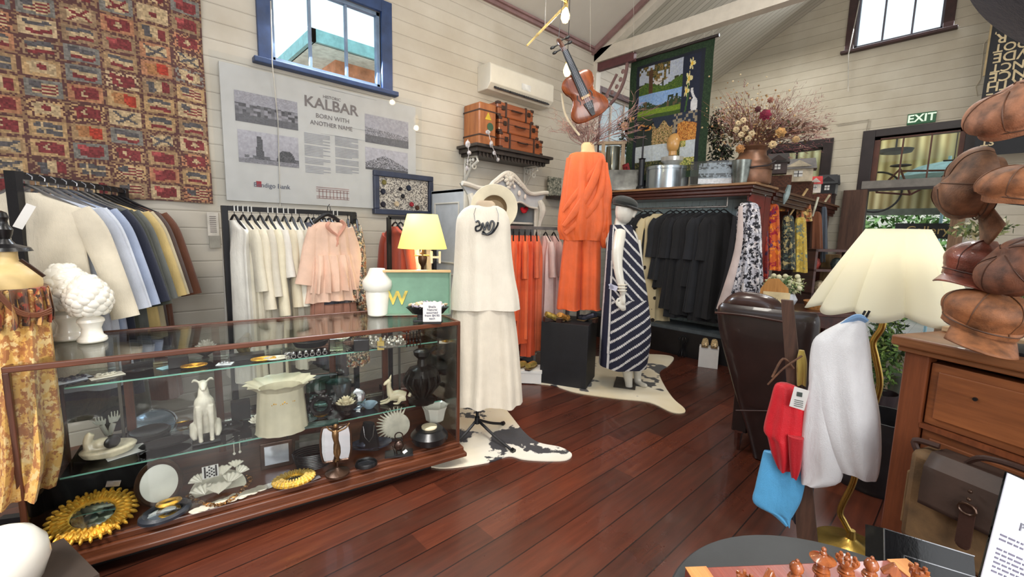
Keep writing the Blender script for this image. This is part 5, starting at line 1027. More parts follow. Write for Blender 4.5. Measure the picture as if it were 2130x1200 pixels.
# ---- orange/pink rail between the forms
q1=PY(1060,452,3.15); q2=PY(1168,470,3.25); q1.z=q2.z=1.50
rail('garment_rack','chrome rail of orange and blush clothes behind the white dress','clothes rack',(q1.x-.05,3.2,0),(q2.x+.1,3.2,0),1.50,mt=mat((150,148,150),.3,.8))
for i in range(7):
    px=[1068,1080,1092,1104,1116,1135,1152][i]; x=PY(px,480,3.2).x; o_=i<5
    garment(['first','second','third','fourth','fifth'][i]+' orange silk garment from the left on the chrome rail' if o_ else ['blush pink ruffled dress on the chrome rail','pale pink chiffon top with a dark hanger on the chrome rail'][i-5],'garment',(x,3.2,1.488),PI/2-.75+(.3 if not o_ else 0),cloth([(232,96,44),(224,88,40),(236,106,52),(216,84,44),(226,110,70),(222,198,194),(224,186,182)][i],.12,.6),L=[.9,1.15,1.1,1.3,1.25,1.3,1.15][i],W=.34,D=.06,sl=.0 if i in(1,3) else .35,seed=80+i,group='orange silk garments on the chrome rail' if o_ else None,amp=.25,out=.05)
# ---- rugs
s=NT('cowhide'); n1=s.noise(2.4,5,rough=.62); k=s.ramp(n1,[(.515,(0,0,0)),(.53,(255,255,255))]); sp_=s.ramp(s.noise(26,2),[(.66,(0,0,0)),(.68,(255,255,255))]); n3=s.ramp(s.noise(1.3,2),[(.42,(0,0,0)),(.55,(255,255,255))])
base=s.ramp(s.noise(1.1,3),[(.35,(222,206,172)),(.65,(232,228,218))]); s.bump(s.noise(300,2,st=(1,.2,1)),.3,.004)
mCow=s.fin(s.mix(k,base,(30,28,34)),.75,0,0,.3)
def rug(name,label,pts,mt,z=.0):
    P=[PZ(a,b,0) for a,b in pts]; P2=smooth_rows([(p.x,p.y) for p in P]+[(P[0].x,P[0].y)],5)[:-1]; c=(sum(p[0] for p in P2)/len(P2),sum(p[1] for p in P2)/len(P2))
    m=M(); m.prism([(a-c[0],b-c[1]) for a,b in P2],z+.001,z+.009,plane='xy'); o=one(name,label,'rug',m,mt,(c[0],c[1],0),smooth=0); bpy.context.view_layer.update(); return o
rug('cowhide_rug','black and white cowhide rug under the tripod dress stand',[(915,780),(1000,800),(1035,835),(1058,860),(1090,900),(1120,922),(1165,932),(1189,946),(1178,958),(1140,960),(1090,957),(1058,950),(1020,962),(960,972),(905,974),(880,955),(890,880),(880,820)],mCow)
s=NT('cowhide_cream'); n1=s.noise(2.3,3); k=s.ramp(n1,[(.57,(0,0,0)),(.585,(255,255,255))]); base=s.ramp(s.noise(1.3,3),[(.35,(214,196,156)),(.65,(230,220,196))]); mCow2=s.fin(s.mix(k,base,(40,34,32)),.75,0,0,.3)
rug('cowhide_rug','cream cowhide rug under the black plinth and the mannequin',[(1086,790),(1110,765),(1180,745),(1260,742),(1350,738),(1399,743),(1392,760),(1372,775),(1380,800),(1400,830),(1424,852),(1420,861),(1395,858),(1350,838),(1280,830),(1200,818),(1150,803),(1110,798)],mCow2)
# ---- shoes and boxes
def shoe(p,rz,mt,label,group,L=.24,heel=.05):
    t=thing('shoe',label,'shoe',p,rz,group); m=M(); m.limb([(-L*.42,0,.035+heel),(-L*.2,0,.03+heel*.7),(L*.1,0,.03),(L*.35,0,.026),(L*.5,0,.018)],[.03,.034,.038,.036,.015],12,.8,up=(0,0,1)); obj('upper',m,mt,t)
    obj('sole',M().prism([(-L*.48,heel),(-L*.2,heel*.8),(L*.1,.0),(L*.5,0),(L*.5,.006),(L*.1,.010),(-L*.48,heel+.008)],-.034,.034),mat((120,96,64),.6),t); obj('heel',M().box((-L*.42,0,heel/2),(.035,.05,heel)),dleath,t,smooth=0); return t
gs=mat((196,168,92),.35,.5,var=.3); q=PZ(1104,795,0)
one('shoe_box','cream shoe box on the cowhide at the left of the black plinth','box',M().bb(-.16,.10,-.06,.14,.009,.13).bb(-.165,.105,-.065,.145,.11,.135),paper,(q.x,q.y,0),face(q),smooth=0)
for i,(dx,r_) in enumerate(((-.09,1.0),(.02,1.2))): shoe((q.x+dx*cos(face(q)),q.y+dx*sin(face(q))+.03,.137),face(q)+r_,gs,['left gold flat shoe on the cream shoe box','right gold flat shoe on the cream shoe box'][i],'gold shoes on the shoe box',.2,.01)
zt_=hpl; q=PZ(1158,668,zt_)
for i,(px,c,l) in enumerate(((1152,(150,130,60),'olive and gold strappy shoe on the left of the black plinth'),(1172,(196,130,60),'amber floral shoe beside the olive one on the black plinth'),(1222,(56,58,70),'dark navy heeled shoe on the right of the black plinth'))):
    q=PZ(px,668,zt_); shoe((q.x,q.y,zt_+.001),face(q)+[.4,1.1,2.6][i],mat(c,.4,.2,var=.6,scale=30),l,'shoes on the black plinth',.2,.04)
q=PZ(1158,668,zt_); 
q=PZ(1472,762,0); one('shoe_box','white shoe box standing on the floorboards in front of the black clothes','box',M().bb(-.10,.10,-.07,.07,.0,.23),paper,(q.x,q.y,0),face(q),smooth=0,bev=.003)
for i,px in enumerate((-.045,.05)): shoe((q.x+px*cos(face(q)),q.y+px*sin(face(q)),.232),face(q)-PI/2,mat((170,148,110),.5,var=.7,scale=60),['left patterned sandal on the white shoe box','right patterned sandal on the white shoe box'][i],'sandals on the white shoe box',.17,.02)
q=PZ(1418,742,0); m=M()
for k in range(9): a=k*.7; m.limb([(.03*cos(a),.03*sin(a),0),(.05*cos(a),.05*sin(a),.03),(.018*cos(a),.018*sin(a),.12),(.055*cos(a),.055*sin(a),.22),(.0,.0,.27)],.004,5)
one('wire_stand','small twisted black wire hat stand on the floor before the black clothes','stand',m,blkm,(q.x,q.y,0))
q=PZ(1310,802,0); one('price_sign','dark flat information board lying on the cream cowhide by the mannequin feet','board',M().bb(-.16,.16,-.10,.10,.010,.016),mat((70,62,54),.5,var=.3),(q.x,q.y+.05,0),.5,smooth=0)
# ================================================================ wardrobe-counter with cornice, and what stands on it
XC=5.10; cz=2.035; yc=1.755
mah=wood((44,20,16),(84,40,28),'y',6,.3,.3); bluep=boards((196,218,224),1,.10,0,(120,140,148),key='bluepanel')
cbn=thing('counter_cabinet','tall panelled shop cabinet with dark cornice and pale blue lined hanging space','cabinet',(0,0,0))
obj('back_panel',M().bb(XC+.44,XC+.47,yc,YA-.02,.3,cz-.1),bluep,cbn,smooth=0)
m=M(); m.bb(XC-.02,XC+.65,yc,YA-.14,.0,.30); obj('plinth',m,mat((22,19,21),.5,var=.2),cbn,smooth=0)
m=M(); m.bb(XC,XC+.65,yc+.03,YA-.13,.30,.34); obj('floor_board',m,mat((80,88,92),.6),cbn,smooth=0)
obj('end_panel',M().bb(XC+.02,XC+.65,yc,yc+.04,.3,cz-.12),mat((112,36,30),.5,var=.15),cbn,smooth=0)
m=M(); m.bb(XC-.06,XC+.68,yc-.06,YA-.14,cz-.025,cz); obj('top_board',m,wood((120,84,56),(176,134,92),'y',6,.4,.2),cbn,smooth=0,bev=.004)
m=M(); m.bb(XC-.035,XC+.68,yc-.035,YA-.15,cz-.06,cz-.025); m.bb(XC-.015,XC+.66,yc-.015,YA-.15,cz-.10,cz-.06); m.bb(XC,XC+.66,yc,YA-.15,cz-.135,cz-.10); obj('cornice',m,mah,cbn,smooth=0,bev=.008)
m=M(); m.cyl((XC+.16,yc+.30,1.80),(XC+.16,YA-.16,1.80),.012); m.cyl((XC+.16,yc+.30,1.80),(XC+.16,yc+.30,1.90),.008); obj('hanging_rail',m,mat((160,156,150),.3,.8),cbn)
# side run of the cornice shelf
sd=thing('side_shelf','dark moulded shelf running back from the cabinet corner towards the exit door','shelf',(0,0,0))
a=Vector((XC+.7,yc-.06)); b=Vector((7.9,1.50)); L=(b-a).length; rz=math.atan2(b.y-a.y,b.x-a.x)
sd.location=(a.x,a.y,cz-.02); sd.rotation_euler=(0,.035,rz)
obj('board',M().bb(0,L,0,.5,-.025,0),wood((70,44,32),(120,84,60),'x',6,.4,.2),sd,smooth=0); m=M(); m.bb(0,L,.02,.5,-.07,-.025); m.bb(0,L,.045,.5,-.12,-.07); m.bb(0,L,.06,.5,-.16,-.12); obj('cornice',m,mah,sd,smooth=0,bev=.006)
[obj('upright',M().bb(x,x+.06,.1,.45,-1.95,-.16),mah,sd,smooth=0) for x in (.05,1.2,L-.1)]
# black garments and dotted coat
bkc=cloth((22,22,26),.25,.85); bk2=cloth((30,32,38),.2,.85); cr2=None
s=NT('dotted'); v=s.n('ShaderNodeTexVoronoi'); v.inputs['Scale'].default_value=7.5; v.inputs['Randomness'].default_value=.45; s.l(s.co,v.inputs['Vector']); k=s.math('LESS_THAN',v.outputs['Distance'],.2); dot=s.fin(s.mix(k,(216,200,160),(40,32,30)),.85)
ys=[PX(px,480,XC+.16).y for px in (1338,1352,1366,1392,1404,1420,1432,1446,1458,1474,1488,1502)]
lb=['black jacket at the far left of the cabinet rail','black tunic second on the cabinet rail','cream coat with large dark dots','black shirt right of the dotted cream coat','black blouse fifth along the cabinet rail','black crinkled dress sixth along the cabinet rail','long black dress seventh along the cabinet rail','black coat eighth along the cabinet rail','charcoal-black jacket ninth along the cabinet rail','black long-sleeved dress tenth along the cabinet rail','long black coat eleventh along the cabinet rail','black buttoned coat at the right end of the cabinet rail']
for i,y in enumerate(ys):
    garment(lb[i]+(' hanging among the black clothes' if i==2 else ''),'garment',(XC+.16,y,1.795),-.95+.12*sin(i*3),dot if i==2 else (bkc if i%3 else bk2),L=1.45 if i==2 else [.8,.9,0,.9,1.0,1.25,1.35,1.3,.95,1.25,1.35,1.3][i],W=.36,D=.07,sl=.48,flare=1.25,group=None if i==2 else 'black garments in the cabinet',seed=100+i,folds=8,amp=.25,out=.04)
t=thing('print_dress','long black and white sketch-print dress hanging at the cabinet corner','dress',(XC-.10,1.97,0),face((XC-.1,1.97))); fr=Fr((XC-.10,1.97))
bw=floral((186,186,196),[(40,40,54),(226,222,224),(28,28,36)],15)
m=M(); drape(m,rowsof(fr,[(422,1543,1570,.03),(430,1536,1578,.05),(470,1528,1583,.08),(540,1520,1585,.10),(600,1508,1588,.12),(650,1500,1590,.13)]),n=100,folds=9,amp=.18,seed=11,keep=.2); obj('body',m,bw,t,smooth=60)
m=M(); m.limb([(fr(1540,430)[0],-.10,fr(1540,430)[1]),(fr(1534,520)[0],-.14,fr(1534,520)[1]),(fr(1500,640)[0],-.16,fr(1500,640)[1])],[.02,.035,.05],8,.4,up=(0,1,0)); obj('front_band',m,cloth((206,190,186)),t); m=M(); m.limb([(fr(1528,450)[0],-.09,fr(1528,450)[1]),(fr(1516,560)[0],-.13,fr(1516,560)[1]),(fr(1496,645)[0],-.14,fr(1496,645)[1])],[.02,.04,.05],8,.4,up=(0,1,0)); obj('dark_band',m,cloth((20,20,26)),t)
a=fr(1556,420); m=M(); m.limb([(a[0]-.12,0,a[1]-.07),(a[0],0,a[1]),(a[0]+.12,0,a[1]-.07)],.012,6); m.tube([(a[0],0,a[1]),(a[0],.0,a[1]+.05),(a[0]+.02,.05,a[1]+.07)],.004,5); m.cyl((a[0]+.02,.05,a[1]+.07),(a[0]+.02,.07,a[1]+.11),.003); obj('hanger',m,blkm,t)
# quilt
QX=5.30; QF=Fr((QX,3.0),-PI/2); qa=QF(1313,127); qb=QF(1487,77); qz=2.17
w0,w1=qa[0],qb[0]; z1=(qa[1]+qb[1])/2
def quilt(u,v):
    n=h2(int(u*130),int(v*150),9); n2=h2(int(u*40),int(v*50),3)
    if u<.09 or u>.91 or v>.94 or v<.05: return (22+22*n,46+22*n,28+14*n)
    if u<.13 or u>.87 or v>.915: return (26,32,46)
    if v>.50 and u>.67:
        x,y=(u-.67)/.2,(v-.5)/.41
        for (fx,fy,r) in ((.55,.85,.16),(.4,.60,.18),(.3,.38,.15)):
            d=math.hypot((x-fx)*.6,(y-fy)); a=math.atan2(y-fy,x-fx)
            if d<r*(.5+.22*cos(5*a)): return (226,216,160) if d>.04 else (232,190,70)
        if (x-.8)**2*1.6+(y-.10)**2*3<.06 or (abs(x-.74-.12*sin(y*12))<.07 and .1<y<.42): return (214,216,220)
        if abs(x-.3-.1*sin(y*5))<.05 and y<.7: return (60,96,50)
        return (28,36,58)
    if v>.70:
        y=(v-.70)/.215; x=(u-.13)/.53
        if abs(x-.30)<.05 and y<.85: return (82,56,36)
        if y>.55+.2*sin(x*7+1) and x<.72 and n2>.3: return [(62,70,34),(110,96,50),(140,110,60),(40,48,30)][int(n*3.99)]
        if y<.30+.10*sin(x*8): return (44+50*n,76+40*n,34)
        if (x-.47)**2*2+(y-.4)**2*1.2<.02: return (206,200,196)
        if y<.45 and n2>.55: return (52,58,34)
        return (168+20*n,178+20*n,206)
    if v>.50:
        y=(v-.50)/.20; x=(u-.13)/.53
        if y>.58+.12*sin(x*9) or (y>.5 and n>.9): 
            return (120+30*n,160+20*n,218) if not (y<.8 and x>.7 and abs(x-.84)<.13 and n2>.25) else (38,52,34)
        if y>.35: return (44,66,40) if n2>.3 else (96,84,60)
        return (96+40*n,128+30*n,44) if y>.15 else (60,84,34)
    if v>.28:
        y=(v-.28)/.22; x=(u-.13)/.74
        if x<.28:
            for fx in (.08,.2):
                d=math.hypot((x-fx)*1.4,(y-.72+.6*(fx-.1))); 
                if d<.10: return (52,34,22) if d<.045 else (206,140,66)
            return (40,52,44)
        if x<.62: return [(176,140,96),(196,168,120),(120,110,60),(90,80,50)][int(n*3.99)] if y<.72+.12*sin(x*30) else (38,48,66)
        if y<.7-.1*abs(x-.8)*6 and x>.70: return [(200,130,60),(216,160,80),(150,90,40)][int(n*2.99)]
        return (40,52,74) if n2>.4 else (150,140,120)
    y=(v-.05)/.23; x=(u-.13)/.74
    if y>.45 and not (abs(x-.72)<.05 or (y>.8 and abs(x-.72)<.14)): return (186+12*n,198+10*n,210)
    if x>.78 and y>.2: return [(170,176,90),(206,190,120),(90,104,50)][int(n*2.99)]
    return [(46,56,32),(84,92,48),(120,110,70),(32,38,28)][int(n*3.99)]
ql=thing('landscape_quilt','dark green bordered quilt with stitched landscape, swan and lily panels hanging under the beam','quilt',(QX,3.0,0),-PI/2)
m=M(); m.grid(lambda u,v:(w0+(w1-w0)*u,.008*sin(u*14)+.006*sin(v*20),qz+(z1-qz)*v),150,170,quilt); obj('cloth_panel',m,painted(.85),ql,smooth=0,fix=False)
obj('rod',M().cyl((w0-.02,0,z1),(w1+.05,0,z1),.018),dark,ql)
m=M(); 
for x in (w0+.05,w1-.12,w1-.02): m.cyl((x,0,z1),(x-.0,.18-.36,3.80),.0035,n=5) if 0 else m.cyl((x,0,z1),(x,-.08,z1+.16),.0035,n=5)
obj('string',m,cordm,ql)
# ---- objects standing on the cabinet top
def CT(px,x=XC+.12): q=PX(px,380,x); q.z=cz; return q
def ct(name,label,cat,px,fn,mt,x=XC+.12,group=None,**k):
    q=CT(px,x); s=(q-CC).dot(_F)/FPX; m=M(); fn(m,s); return one(name,label,cat,m,mt,q,face(q),group,**k)
t=ct('hat_box','round silver-blue metal hat box on the cabinet top','box',1387,lambda m,s:m.lathe([(42*s,0),(42*s,38*s),(43.5*s,38.5*s),(43.5*s,44*s),(42*s,45*s),(.001,46*s)],48,cap=(1,0)),mat((166,176,182),.22,.75,var=.05),x=XC+.22)
ct('framed_photo','silver-framed tilted tray photo at the left end of the cabinet top','picture',1293,lambda m,s:m.box((0,0,22*s),(72*s,4*s,44*s),rx=-.25),mat((150,152,150),.15,.8,var=.3,scale=6),x=XC+.06,smooth=0,bev=.004)
def f(m,s): 
    for x in (-20,20): m.box((x*s,0,52*s),(7*s,10*s,104*s))
    m.box((0,0,100*s),(64*s,12*s,6*s))
ct('vase_stand','pale wooden frame stand around the glass cylinder','stand',1272,f,wood((140,112,76),(180,150,106),'z',7),x=XC+.2,smooth=0)
ct('glass_cylinder','tall smoky glass cylinder vase inside the pale wooden frame','vase',1272,lambda m,s:m.lathe([(14*s,2*s),(14*s,92*s),(12*s,92*s),(12*s,4*s)],24),mat((90,92,80),.12,.5,coat=1),x=XC+.2)
def f(m,s): m.lathe([(10*s,0),(9*s,5*s),(6*s,8*s),(6*s,60*s),(8*s,62*s),(2*s,64*s),(1.5*s,120*s)],16); m.sph((0,0,122*s),(10*s,5*s,3*s),10,6); m.limb([(4*s,0,122*s),(18*s,0,134*s)],[1.5*s,1.5*s],5); m.limb([(-4*s,0,122*s),(-16*s,0,118*s)],[1.5*s,1.5*s],5)
ct('tall_lamp','slender black candle lamp with chrome stem on the cabinet top','lamp',1333,f,mat((30,32,38),.3,.4),x=XC+.02)
def f(m,s): m.lathe([(24*s,0),(22*s,8*s),(10*s,14*s),(8*s,20*s)],24); 
ct('bowl_stand','clear glass dish stack under the wooden head on the hat box','dish',1397,lambda m,s:m.lathe([(12*s,46*s),(24*s,56*s),(25*s,64*s),(22*s,62*s),(8*s,58*s)],24),mat((190,190,186),.1,.3,coat=1),x=XC+.22)
ct('milliner_block','pale wooden milliner head block on a brass stem','head block',1397,lambda m,s:(m.cyl((0,0,58*s),(0,0,72*s),4*s),m.sph((0,0,92*s),(15*s,15*s,21*s),20,12),m.cyl((0,0,68*s),(0,0,76*s),10*s,n=16)),mat((196,150,88),.3,var=.12,coat=.3),x=XC+.22)
def ph(u,v):
    n=h2(int(u*26),int(v*20),4); return (60+40*n,)*3 if (.3<v<.5 and n>.3) or (v>.7 and n>.65) else (196+20*n,200+20*n,206+20*n)
q=CT(1480,XC+.03); s_=(q-CC).dot(_F)/FPX; t=thing('glass_photo_block','pair of glass-fronted black and white prints propped on the cabinet top','picture',q,face(q))
obj('holder',M().box((0,0,24*s_),(84*s_,20*s_,48*s_)),glass((225,232,236),.2),t,smooth=0); m=M(); m.grid(lambda u,v:((-26+66*u)*s_,-11*s_+v*4*s_,(2+42*v)*s_),40,30,ph); obj('print',m,painted(.4),t,smooth=0,fix=False)
t=ct('milk_can','rusty copper-brown milk can with side handles holding dried flowers','milk can',1560,lambda m,s:m.lathe([(36*s,0),(38*s,3*s),(38*s,28*s),(37*s,31*s),(38*s,34*s),(36*s,46*s),(26*s,58*s),(25*s,66*s),(31*s,74*s),(30*s,75*s),(23*s,66*s)],36),mat((112,78,58),.4,.35,var=.35,scale=7),x=XC+.2)
k=(CT(1560,XC+.2)-CC).dot(_F)/FPX; m=M(); m.tube([(-36*k,-8*k,46*k),(-44*k,-12*k,40*k),(-30*k,-30*k,34*k),(0,-40*k,30*k),(30*k,-28*k,34*k),(42*k,-8*k,44*k)],1.6*k,6); obj('handle',m,dark,t); m=M(); ring(m,(0,0,0),38*k,1.6*k,28); m.v=[(x,z,28*k) for x,y,z in m.v]; obj('hoop',m,dark,t)
ct('galvanised_pot','small galvanised tub beside the milk can','pot',1540,lambda m,s:m.lathe([(14*s,0),(18*s,26*s),(19*s,46*s),(17*s,46*s),(12*s,4*s)],24),mat((120,126,122),.3,.7,var=.3),x=XC+.02)
# dried flower arrangement
q=CT(1600,XC+.25); fq=Fr((XC+.3,PX(1565,300,XC+.3).y)); ar=thing('dried_flowers','huge spray of dried flowers, grasses and plume stems bursting from the milk can','flower arrangement',(fq.p.x,fq.p.y,0),fq.rz)
o_=fq(1566,312); rd=random.Random(11)
def stem(m,tx,tz,ty=0,r=.003,col=None): 
    a=Vector((o_[0]+rd.uniform(-.04,.04),0,o_[1])); b=Vector((tx,ty,tz)); mid=(a+b)/2+Vector((0,0,.05)); m.limb([a,mid,b],[r,r*.8,r*.4],4,res=3,col=col); return b
pal=[(150,110,80),(176,140,104),(120,84,60),(170,120,110),(140,90,84)]
m=M()
for i in range(330):
    px=rd.choice([rd.gauss(1590,50),rd.uniform(1500,1715)]); py=rd.uniform(195,300) if px<1660 else rd.uniform(215,285)
    x,z=fq(px,py); stem(m,x,z,rd.uniform(-.28,.28),.0028,rd.choice(pal))
obj('stems',m,painted(.9),ar)['kind']='stuff'
m=M()
for i in range(330):   # plumes and seed sprays, mostly to the right
    px=rd.uniform(1600,1728) if i%3 else rd.uniform(1490,1640); py=rd.gauss(250,26); x,z=fq(px,py); b=Vector((x,rd.uniform(-.25,.25),z)); d=(b-Vector((o_[0],0,o_[1]))).normalized(); c=rd.choice([(150,96,100),(170,120,116),(128,80,84),(186,146,130),(110,70,66)])
    for k in range(14): p=b-d*(.014*k)+Vector((rd.gauss(0,.02),rd.gauss(0,.016),rd.gauss(0,.016))); e=p+d*.035+Vector((rd.gauss(0,.016),rd.gauss(0,.016),rd.gauss(0,.016))); w=Vector((.0028,.0028,.0028)); m.add([p-w,p+w,e],[(0,1,2)],c)
obj('plumes',m,painted(.95),ar,fix=False)['kind']='stuff'
m=M(); 
for i in range(420):
    px=rd.gauss(1560,42); py=rd.gauss(258,34); x,z=fq(px,py); m.sph((x,rd.uniform(-.30,.1),z),rd.uniform(.005,.012),6,4,col=rd.choice([(206,180,140),(190,160,116),(170,130,90),(150,120,84),(222,206,170)]))
obj('seed_heads',m,painted(.95),ar)['kind']='stuff'
m=M(); leaves(m,(fq(1530,270)[0],0,fq(1530,270)[1]),(.26,.22,.24),200,.03,8,cols=[(92,96,66),(112,104,72),(104,76,66),(126,110,80)]); leaves(m,(fq(1640,275)[0],0,fq(1640,275)[1]),(.34,.2,.14),170,.035,9,cols=[(96,84,60),(112,84,70),(88,90,64)]); obj('foliage',m,painted(.9),ar,fix=False)['kind']='stuff'
def bloom(px,py,r,c,nm,n=5,off=-.26):
    x,z=fq(px,py,0); m=M(); rd2=random.Random(px)
    for k in range(n):
        for j in range(7): a=j*.9+k*.45; rr=r*(1-.17*k); m.sph((x+rr*.7*cos(a),off-.014*k,z+rr*.7*sin(a)),(rr*.42,rr*.16,rr*.30),6,5,ry=-a)
    obj(nm,m,mat(c,.8,var=.3,scale=20),ar)
for px,py in ((1536,268),(1546,262),(1532,280),(1542,290),(1550,278),(1556,298),(1563,288)): bloom(px,py,.032,(196,176,140),'cream_bloom',3)
bloom(1590,251,.055,(116,22,50),'crimson_protea',6); bloom(1575,240,.032,(90,40,44),'dark_bloom'); bloom(1620,286,.05,(184,140,84),'golden_banksia'); bloom(1540,318,.045,(166,116,66),'straw_bloom'); bloom(1604,310,.04,(196,172,130),'cream_bloom',3); bloom(1650,300,.035,(170,140,100),'straw_bloom'); bloom(1600,222,.03,(150,100,84),'rust_bloom')
# dark leafy garland behind, flower pots
gp=fq=Fr((XC+.40,3.2)); 
m=M(); pc=lambda px,py,x=XC+.42:PX(px,py,x)
for (px,py,rx,rz,n) in ((1290,262,.22,.12,420),(1345,285,.28,.22,700),(1275,300,.2,.16,300),(1410,330,.35,.08,350),(1490,270,.12,.25,380),(1500,320,.16,.14,300)): p=pc(px,py); p.x=max(p.x,XC+.2); p.y=min(p.y,YA-.34); leaves(m,p,(.10,rx,rz),n,.03,int(px),cols=[(24,40,26),(40,58,34),(18,26,22),(60,72,44),(52,40,40)])
one('leafy_garland','dark green leafy garland massed behind the objects on the cabinet top','garland',m,painted(.7),fix=False)
for (px,py,c,l) in ((1318,247,(210,150,90),'larger orange sunflower head in the dark garland'),(1300,262,(200,160,130),'smaller peach sunflower head in the dark garland')): p=PX(px,py,XC+.22); m=M(); [m.sph((.04*cos(a),0,.04*sin(a)),(.022,.008,.014),6,4,ry=-a) for a in [i*.52 for i in range(12)]]; m.sph((0,-.01,0),.022,8,6,col=None); one('sunflower','%s'%l,'flower',m,mat(c,.8,var=.4,scale=30),p,face(p),'sunflower heads in the garland')
ct('navy_box','tall navy card box standing behind the slender lamp','box',1348,lambda m,s:m.box((0,0,62*s),(46*s,30*s,124*s)),mat((36,44,66),.6),x=XC+.42,smooth=0)
ct('black_hat','black-brown crushed hat behind the hat box','hat',1335,lambda m,s:m.limb([(-40*s,0,20*s),(-10*s,0,44*s),(30*s,0,24*s)],[18*s,26*s,12*s],12,.8),mat((58,34,34),.8,var=.5,scale=14),x=XC+.42)
ct('tin_pots','row of small dark tin pots with leafy tops on the cabinet','pots',1468,lambda m,s:[m.lathe([(10*s,0),(12*s,30*s),(10*s,30*s)],16,c=(x*s,10*s,40*s)) for x in (-50,-20,8,30)],mat((60,56,56),.4,.4,var=.4),x=XC+.42).location.z=cz-.17
ct('red_scarf','small crimson beaded scarf on the cabinet top left of the lamp','scarf',1305,lambda m,s:m.limb([(-6*s,0,56*s),(0,0,30*s),(4*s,0,4*s)],[9*s,10*s,6*s],8,.5),mat((120,30,36),.8,var=.5,scale=40),x=XC+.18)
# twigs in the neck of the orange form
nk=Fr(OP); a0=nk(1222,300); tw=thing('twig_bundle','spray of bare pinkish-brown twigs standing in the neck of the orange dress form','branches',OP,face(OP)); rd=random.Random(21); m=M()
def br_(m,a,d,L,r,lev):
    b=a+d*L; mid=a+d*L*.5+Vector((rd.gauss(0,.03),rd.gauss(0,.03),rd.gauss(0,.02))); m.limb([a,mid,b],[r,r*.8,r*.5],5,res=3)
    if lev: 
        for k in range(3): br_(m,a.lerp(b,rd.uniform(.35,.95)),(d+Vector((rd.gauss(0,.5),rd.gauss(0,.4),rd.gauss(0,.35)))).normalized(),L*rd.uniform(.4,.65),r*.6,lev-1)
for i in range(26): ang=rd.uniform(-1.15,1.15); br_(m,Vector((a0[0]+.02*ang,0,a0[1]-.02)),Vector((sin(ang),rd.uniform(-.5,.5),cos(ang)*.9+.1)).normalized(),rd.uniform(.14,.30),.004,2)
for i in range(5): ang=.75+.12*i; br_(m,Vector((a0[0],0,a0[1])),Vector((sin(ang),.1,cos(ang)*.8)).normalized(),rd.uniform(.40,.52),.005,2)
obj('twigs',m,mat((134,104,100),.8,var=.3),tw)
# ---- violin lamp
vp=PY(1212,196,2.05); vi=thing('violin','old brown violin hung as a pendant ornament beside the bulbs','violin',vp,rot=(0,R(-27),face(vp)+.1)); vi.scale=(1.5,1.2,1.22)
prof=[(0,-.0),(.030,.002),(.062,.012),(.074,.03),(.078,.05),(.070,.08),(.055,.105),(.047,.125),(.050,.15),(.060,.17),(.065,.20),(.058,.225),(.035,.24),(.0,.243)]
def vio(x,z): return (x*1.18,z*1.12-.15)
poly=[vio(x,z) for x,z in smooth_rows(prof,4)]+[vio(-x,z) for x,z in smooth_rows(prof,4)[::-1]][1:-1]
m=M(); n=len(poly); cxy=(0,-.01); rings=[[(p[0]*k,y,(p[1])*k2+(1-k2)*-.01) for p in poly] for (k,k2,y) in ((.02,.02,-.030),(.5,.5,-.029),(.85,.85,-.024),(.97,.97,-.018),(1,1,-.016),(1,1,-.012),(.94,.94,-.012),(.94,.94,.012),(1,1,.012),(1,1,.016),(.9,.9,.022),(.02,.02,.026))]; m.loft(rings); obj('body',m,wood((96,42,20),(164,86,42),'z',9,.25,.4),vi,smooth=50)
m=M(); m.limb([(0,-.02,.09),(0,-.026,.15),(0,-.03,.26)],[.016,.014,.012],8); m.limb([(0,-.022,.26),(0,-.01,.31),(0,.012,.335),(0,.02,.32),(0,.008,.312)],[.012,.012,.010,.009,.007],8); obj('neck',m,wood((60,30,18),(110,62,36),'z',9,.3,.4),vi)
m=M(); m.prism([(-.021,-.02),(.021,-.02),(.014,.25),(-.014,.25)],-.044,-.036); obj('fingerboard',m,blk,vi,smooth=0); m=M(); m.prism([(-.008,-.14),(.008,-.14),(.022,-.06),(-.022,-.06)],-.042,-.034); obj('tailpiece',m,blk,vi,smooth=0)
for i,(x,z) in enumerate(((-.03,.275),(.03,.287),(-.03,.305),(.03,.318))): obj('peg',M().cyl((0,-.01,z),(x,-.01,z),.004).sph((x*1.35,-.01,z),(.013,.006,.009),8,6),blk,vi)
obj('bridge',M().box((0,-.040,-.025),(.04,.004,.022)),wood((190,150,100),(214,180,130),'z',9),vi,smooth=0); m=M(); [m.cyl((x,-.047,-.10),(x*.6,-.045,.27),.0008,n=4) for x in (-.010,-.003,.003,.010)]; obj('strings',m,silver,vi)
for s_ in(-1,1): obj('sound_hole',M().limb([(s_*.030,-.031,.00),(s_*.036,-.030,-.02),(s_*.030,-.030,-.04),(s_*.036,-.029,-.055)],.0028,5),blk,vi)
obj('bow',M().limb([(-.085,.01,.06),(-.11,.012,-.06),(-.09,.012,-.2)],.005,6),mat((206,190,160),.5),vi)
obj('hanging_wire',M().cyl((0,.012,.33),(.30,.012,.95),.0015,n=5),wire,vi)
